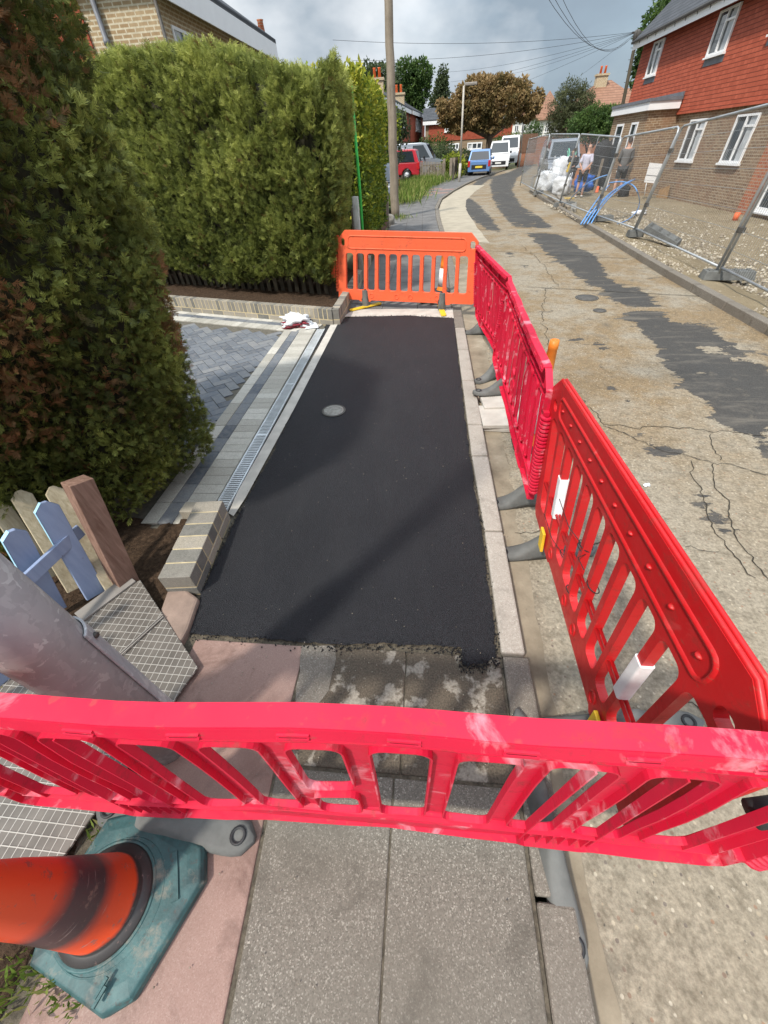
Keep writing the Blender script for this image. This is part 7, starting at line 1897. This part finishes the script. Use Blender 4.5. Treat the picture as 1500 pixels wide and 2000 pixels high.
# ------------------------------------------------------------------ vehicles (length along +y, front at +y)
def vehicle(loc, rz, label, L_, W_, H_, kind, paint, group=None, plate='plate_y'):
    """side outline is lofted: full width below the waist, leaning in above it"""
    root = empty('parked_car' if kind != 'van' else 'parked_van', loc, label, 'car' if kind != 'van' else 'van', group, R(rz))
    h = L_/2; wb = .58*H_ if kind != 'van' else .56*H_
    if kind == 'van': 
        low = [(-h, .28), (-h, wb), (h*.60, wb), (h*.93, wb*.86), (h, wb*.62), (h, .28)]; upp = [(-h, wb), (-h*.985, H_*.97), (-h*.93, H_), (h*.28, H_), (h*.42, H_*.96), (h*.66, wb)]
    elif kind == 'estate':
        low = [(-h, .30), (-h, wb), (h*.55, wb), (h*.92, wb*.84), (h, wb*.6), (h, .30)]; upp = [(-h*.985, wb), (-h*.86, H_*.96), (-h*.78, H_), (h*.10, H_), (h*.25, H_*.96), (h*.58, wb)]
    else:
        low = [(-h, .30), (-h*.99, wb), (h*.58, wb), (h*.92, wb*.86), (h, wb*.62), (h, .28)]; upp = [(-h*.97, wb), (-h*.80, H_*.95), (-h*.68, H_), (h*.10, H_), (h*.26, H_*.95), (h*.62, wb)]
    def wid(z): return W_/2*(1 - .02*(z < .4)) if z <= wb+1e-6 else W_/2*(1 - .17*((z-wb)/(H_-wb)))
    # wheel arches cut into the lower outline
    wx = (-h*.60, h*.64); wr = .30 if kind != 'van' else .33
    def arch(P):
        out = []
        for c in wx[::-1]: out += [(c + (wr+.05)*math.cos(a), .02 + wr + (wr+.05)*math.sin(a)) for a in [PI*k/8 for k in range(9)]]
        return out
    bl = [(-h, .25)] + low[1:-1] + [(h, .25)] + [p if p[1] > .25 else (p[0], .25) for p in arch(None)]
    def loft(name, poly, mat, parent, wf, bevel=.05):
        mb = MB(); n = len(poly)
        L3 = [V3((-wf(z), y, z)) for y, z in poly]; R3 = [V3((wf(z), y, z)) for y, z in poly]
        tr = tessellate_polygon([[V3((y, z, 0)) for y, z in poly]])
        mb.add(L3 + R3, [tuple(t) for t in tr] + [tuple(n + i for i in reversed(t)) for t in tr] + [(i, n+i, n+(i+1) % n, (i+1) % n) for i in range(n)])
        o = mb.build(name, mat, parent); bm = bmesh.new(); bm.from_mesh(o.data); bmesh.ops.recalc_face_normals(bm, faces=bm.faces); bm.to_mesh(o.data); bm.free()
        if bevel: b = o.modifiers.new('bevel', 'BEVEL'); b.width = bevel; b.segments = 3; b.limit_method = 'ANGLE'; b.angle_limit = R(25)
        for p in o.data.polygons: p.use_smooth = False
        return o
    body = loft('body', bl, paint, root, wid)
    loft('cabin', upp, paint, body, wid, .04)
    def inset(P, k): 
        cy = sum(p[0] for p in P)/len(P); cz = sum(p[1] for p in P)/len(P); return [(cy+(y-cy)*k, cz+(z-cz)*k) for y, z in P]
    # side glass
    if kind == 'van': sg = [(h*.02, wb+.05), (h*.02, H_*.93), (h*.34, H_*.93), (h*.56, wb+.05)]; sgs = [sg]
    else:
        top = H_*.94; b0 = wb+.03; yb = upp[0][0] + .16*H_; yf = upp[-1][0]-.16*H_; ty0 = upp[2][0]-.02; ty1 = upp[3][0]+.04
        sgs = [[(yb+.02, b0), (ty0+.05, top), (-.52*h*.5, top), (-.52*h*.5, b0)], [(-.52*h*.5+.06, b0), (-.52*h*.5+.06, top), (ty1-.02, top), (yf, b0)]]
    for s in (-1, 1):
        for g in sgs:
            mb = MB(); P = [V3((s*(wid(z)+.006), y, z)) for y, z in g]; mb.face(P if s < 0 else P[::-1]); mb.build('side_window', M_['carglass'], root)
    # screens
    def screen(name, p, q, f=.86):
        (y0, z0), (y1, z1) = p, q; dv = V3((0, y1-y0, z1-z0)); nv = V3((0, dv.z, -dv.y)).normalized(); 
        if (nv.y > 0) != (y0 > 0): nv = -nv
        a = V3((0, y0, z0)) + dv*.10 + nv*.012; b = V3((0, y0, z0)) + dv*.92 + nv*.012
        mb = MB(); P = [V3((-wid(z0)*f, a.y, a.z)), V3((wid(z0)*f, a.y, a.z)), V3((wid(z1)*f, b.y, b.z)), V3((-wid(z1)*f, b.y, b.z))]; mb.face(P); mb.build(name, M_['carglass'], root)
    screen('windscreen', upp[-1], upp[-2]); 
    if kind != 'van': screen('rear_window', upp[0], upp[1])
    # lights, bumpers, plates
    for s in (-1, 1):
        mb = MB(); z = wb*.78; mb.hexa([V3((s*W_*.30, h*.955, z-.10)), V3((s*W_*.49, h*.90, z-.08)), V3((s*W_*.49, h*.90, z+.09)), V3((s*W_*.32, h*.925, z+.08))], [p + V3((0, .05, 0)) for p in (V3((s*W_*.30, h*.955, z-.10)), V3((s*W_*.49, h*.90, z-.08)), V3((s*W_*.49, h*.90, z+.09)), V3((s*W_*.32, h*.925, z+.08)))]); mb.build('headlight', M_['lampclear'], root)
        mb = MB(); z0, z1 = (wb*.62, wb*1.02) if kind != 'van' else (wb*.6, wb*1.1); x0, x1 = sorted((s*W_*.40, s*W_*.503)); mb.box((x0, -h-.012, z0), (x1, -h+.20, z1)); mb.build('tail_light', M_['lampred'], root, bevel=.02)
        mb = MB(); x0, x1 = sorted((s*W_*.5, s*(W_*.5+.17))); mb.box((x0, h*.36, wb+.0), (x1, h*.36+.10, wb+.16)); mb.build('mirror', paint if kind != 'van' else M_['trim'], root, bevel=.03)
        for c in wx:
            w = MB(); Mx = Matrix.Rotation(R(90), 4, 'Y'); w.lathe([(wr*.62, -.10), (wr*.94, -.10), (wr, -.07), (wr, .07), (wr*.94, .10), (wr*.62, .10)], 28, (s*(W_/2-.11), c, wr), Mx); wo = w.build('wheel', M_['tyre'], root)
            w = MB(); w.lathe([(wr*.63, -.04), (wr*.60, .0), (wr*.2, .03*s), (.001, .02*s)], 20, (s*(W_/2-.04), c, wr), Mx)
            for k in range(5): a = 2*PI*k/5; w.tube([(s*(W_/2-.01), c, wr), (s*(W_/2-.01), c+wr*.58*math.cos(a), wr+wr*.58*math.sin(a))], .022, 5)
            w.build('rim', M_['rim'], wo)
    mb = MB(); mb.box((-W_*.36, h-.01, .36), (W_*.36, h+.012, .62 if kind == 'van' else .50)); mb.build('grille', M_['trim'], root, bevel=.03)
    mb = MB(); mb.box((-W_*.33, -h-.010, .40), (W_*.33, -h+.01, .66)); mb.build('rear_bumper_insert', M_['trim'], root, bevel=.05)
    mb = MB(); mb.box((-.26, h+.013, .44), (.26, h+.022, .55)); mb.build('front_plate', M_['plate_w'], root)
    mb = MB(); mb.box((-.26, -h-.022, .48), (.26, -h-.011, .59)); mb.build('rear_plate', M_[plate], root)
    if kind == 'estate':
        for s in (-1, 1): mb = MB(); mb.tube([(s*W_*.38, -h*.7, H_+.0), (s*W_*.38, -h*.66, H_+.05), (s*W_*.38, h*.0, H_+.05), (s*W_*.38, h*.05, H_)], .015, 6); mb.build('roof_rail', M_['rim'], root)
    return root
p = G(940, 344, -.04); vehicle((p.x+.02, p.y+1.7, -.04), -9, 'light blue small hatchback seen from behind, parked half on the pavement', 3.6, 1.66, 1.50, 'hatch', M_['car_blue'], 'cars and vans parked along the bend')
p = G(977, 331, ROAD_Z); Yv_ = 48; a = AT(976, 331, Yv_); vehicle((a.x, Yv_+1.5, ROAD_Z), 172, 'small white van facing the camera directly behind the blue hatchback', 4.4, 1.84, 1.95, 'van', M_['car_white'], 'cars and vans parked along the bend')
a = AT(1001, 326, 54); vehicle((a.x-.15, 56.2, ROAD_Z), 168, 'larger white van with a dark windscreen behind the small white van', 5.2, 2.0, 2.3, 'van', M_['car_white'], 'cars and vans parked along the bend')
a = AT(1023, 317, 59); vehicle((a.x, 60.5, ROAD_Z), 142, 'white hatchback at the end of the row of parked vehicles', 4.2, 1.78, 1.52, 'hatch', M_['car_white'], 'cars and vans parked along the bend')
a = AT(820, 340, 37); vehicle((a.x-2.15, 37.4, 0.05), 84, 'red estate car standing side-on behind the picket fence and grass verge', 4.45, 1.80, 1.66, 'estate', M_['car_red'])
a = AT(870, 330, 39.5); vehicle((a.x-2.45, 40.9, -.02), -98, 'silver grey van with its nose to the right behind the red estate car', 5.0, 1.95, 2.05, 'van', M_['car_grey'])
a = AT(752, 400, 21.5); vehicle((a.x-.55, 23.6, -.12), 178, 'dark saloon tucked in beside the foot of the wooden pole', 4.2, 1.76, 1.42, 'hatch', M_['car_dark'])
a = AT(1111, 310, 33); vehicle((a.x, 35.4, -.3), 176, 'grey van facing the camera on the building site behind the fence', 4.9, 1.95, 2.05, 'van', M_['car_grey'])
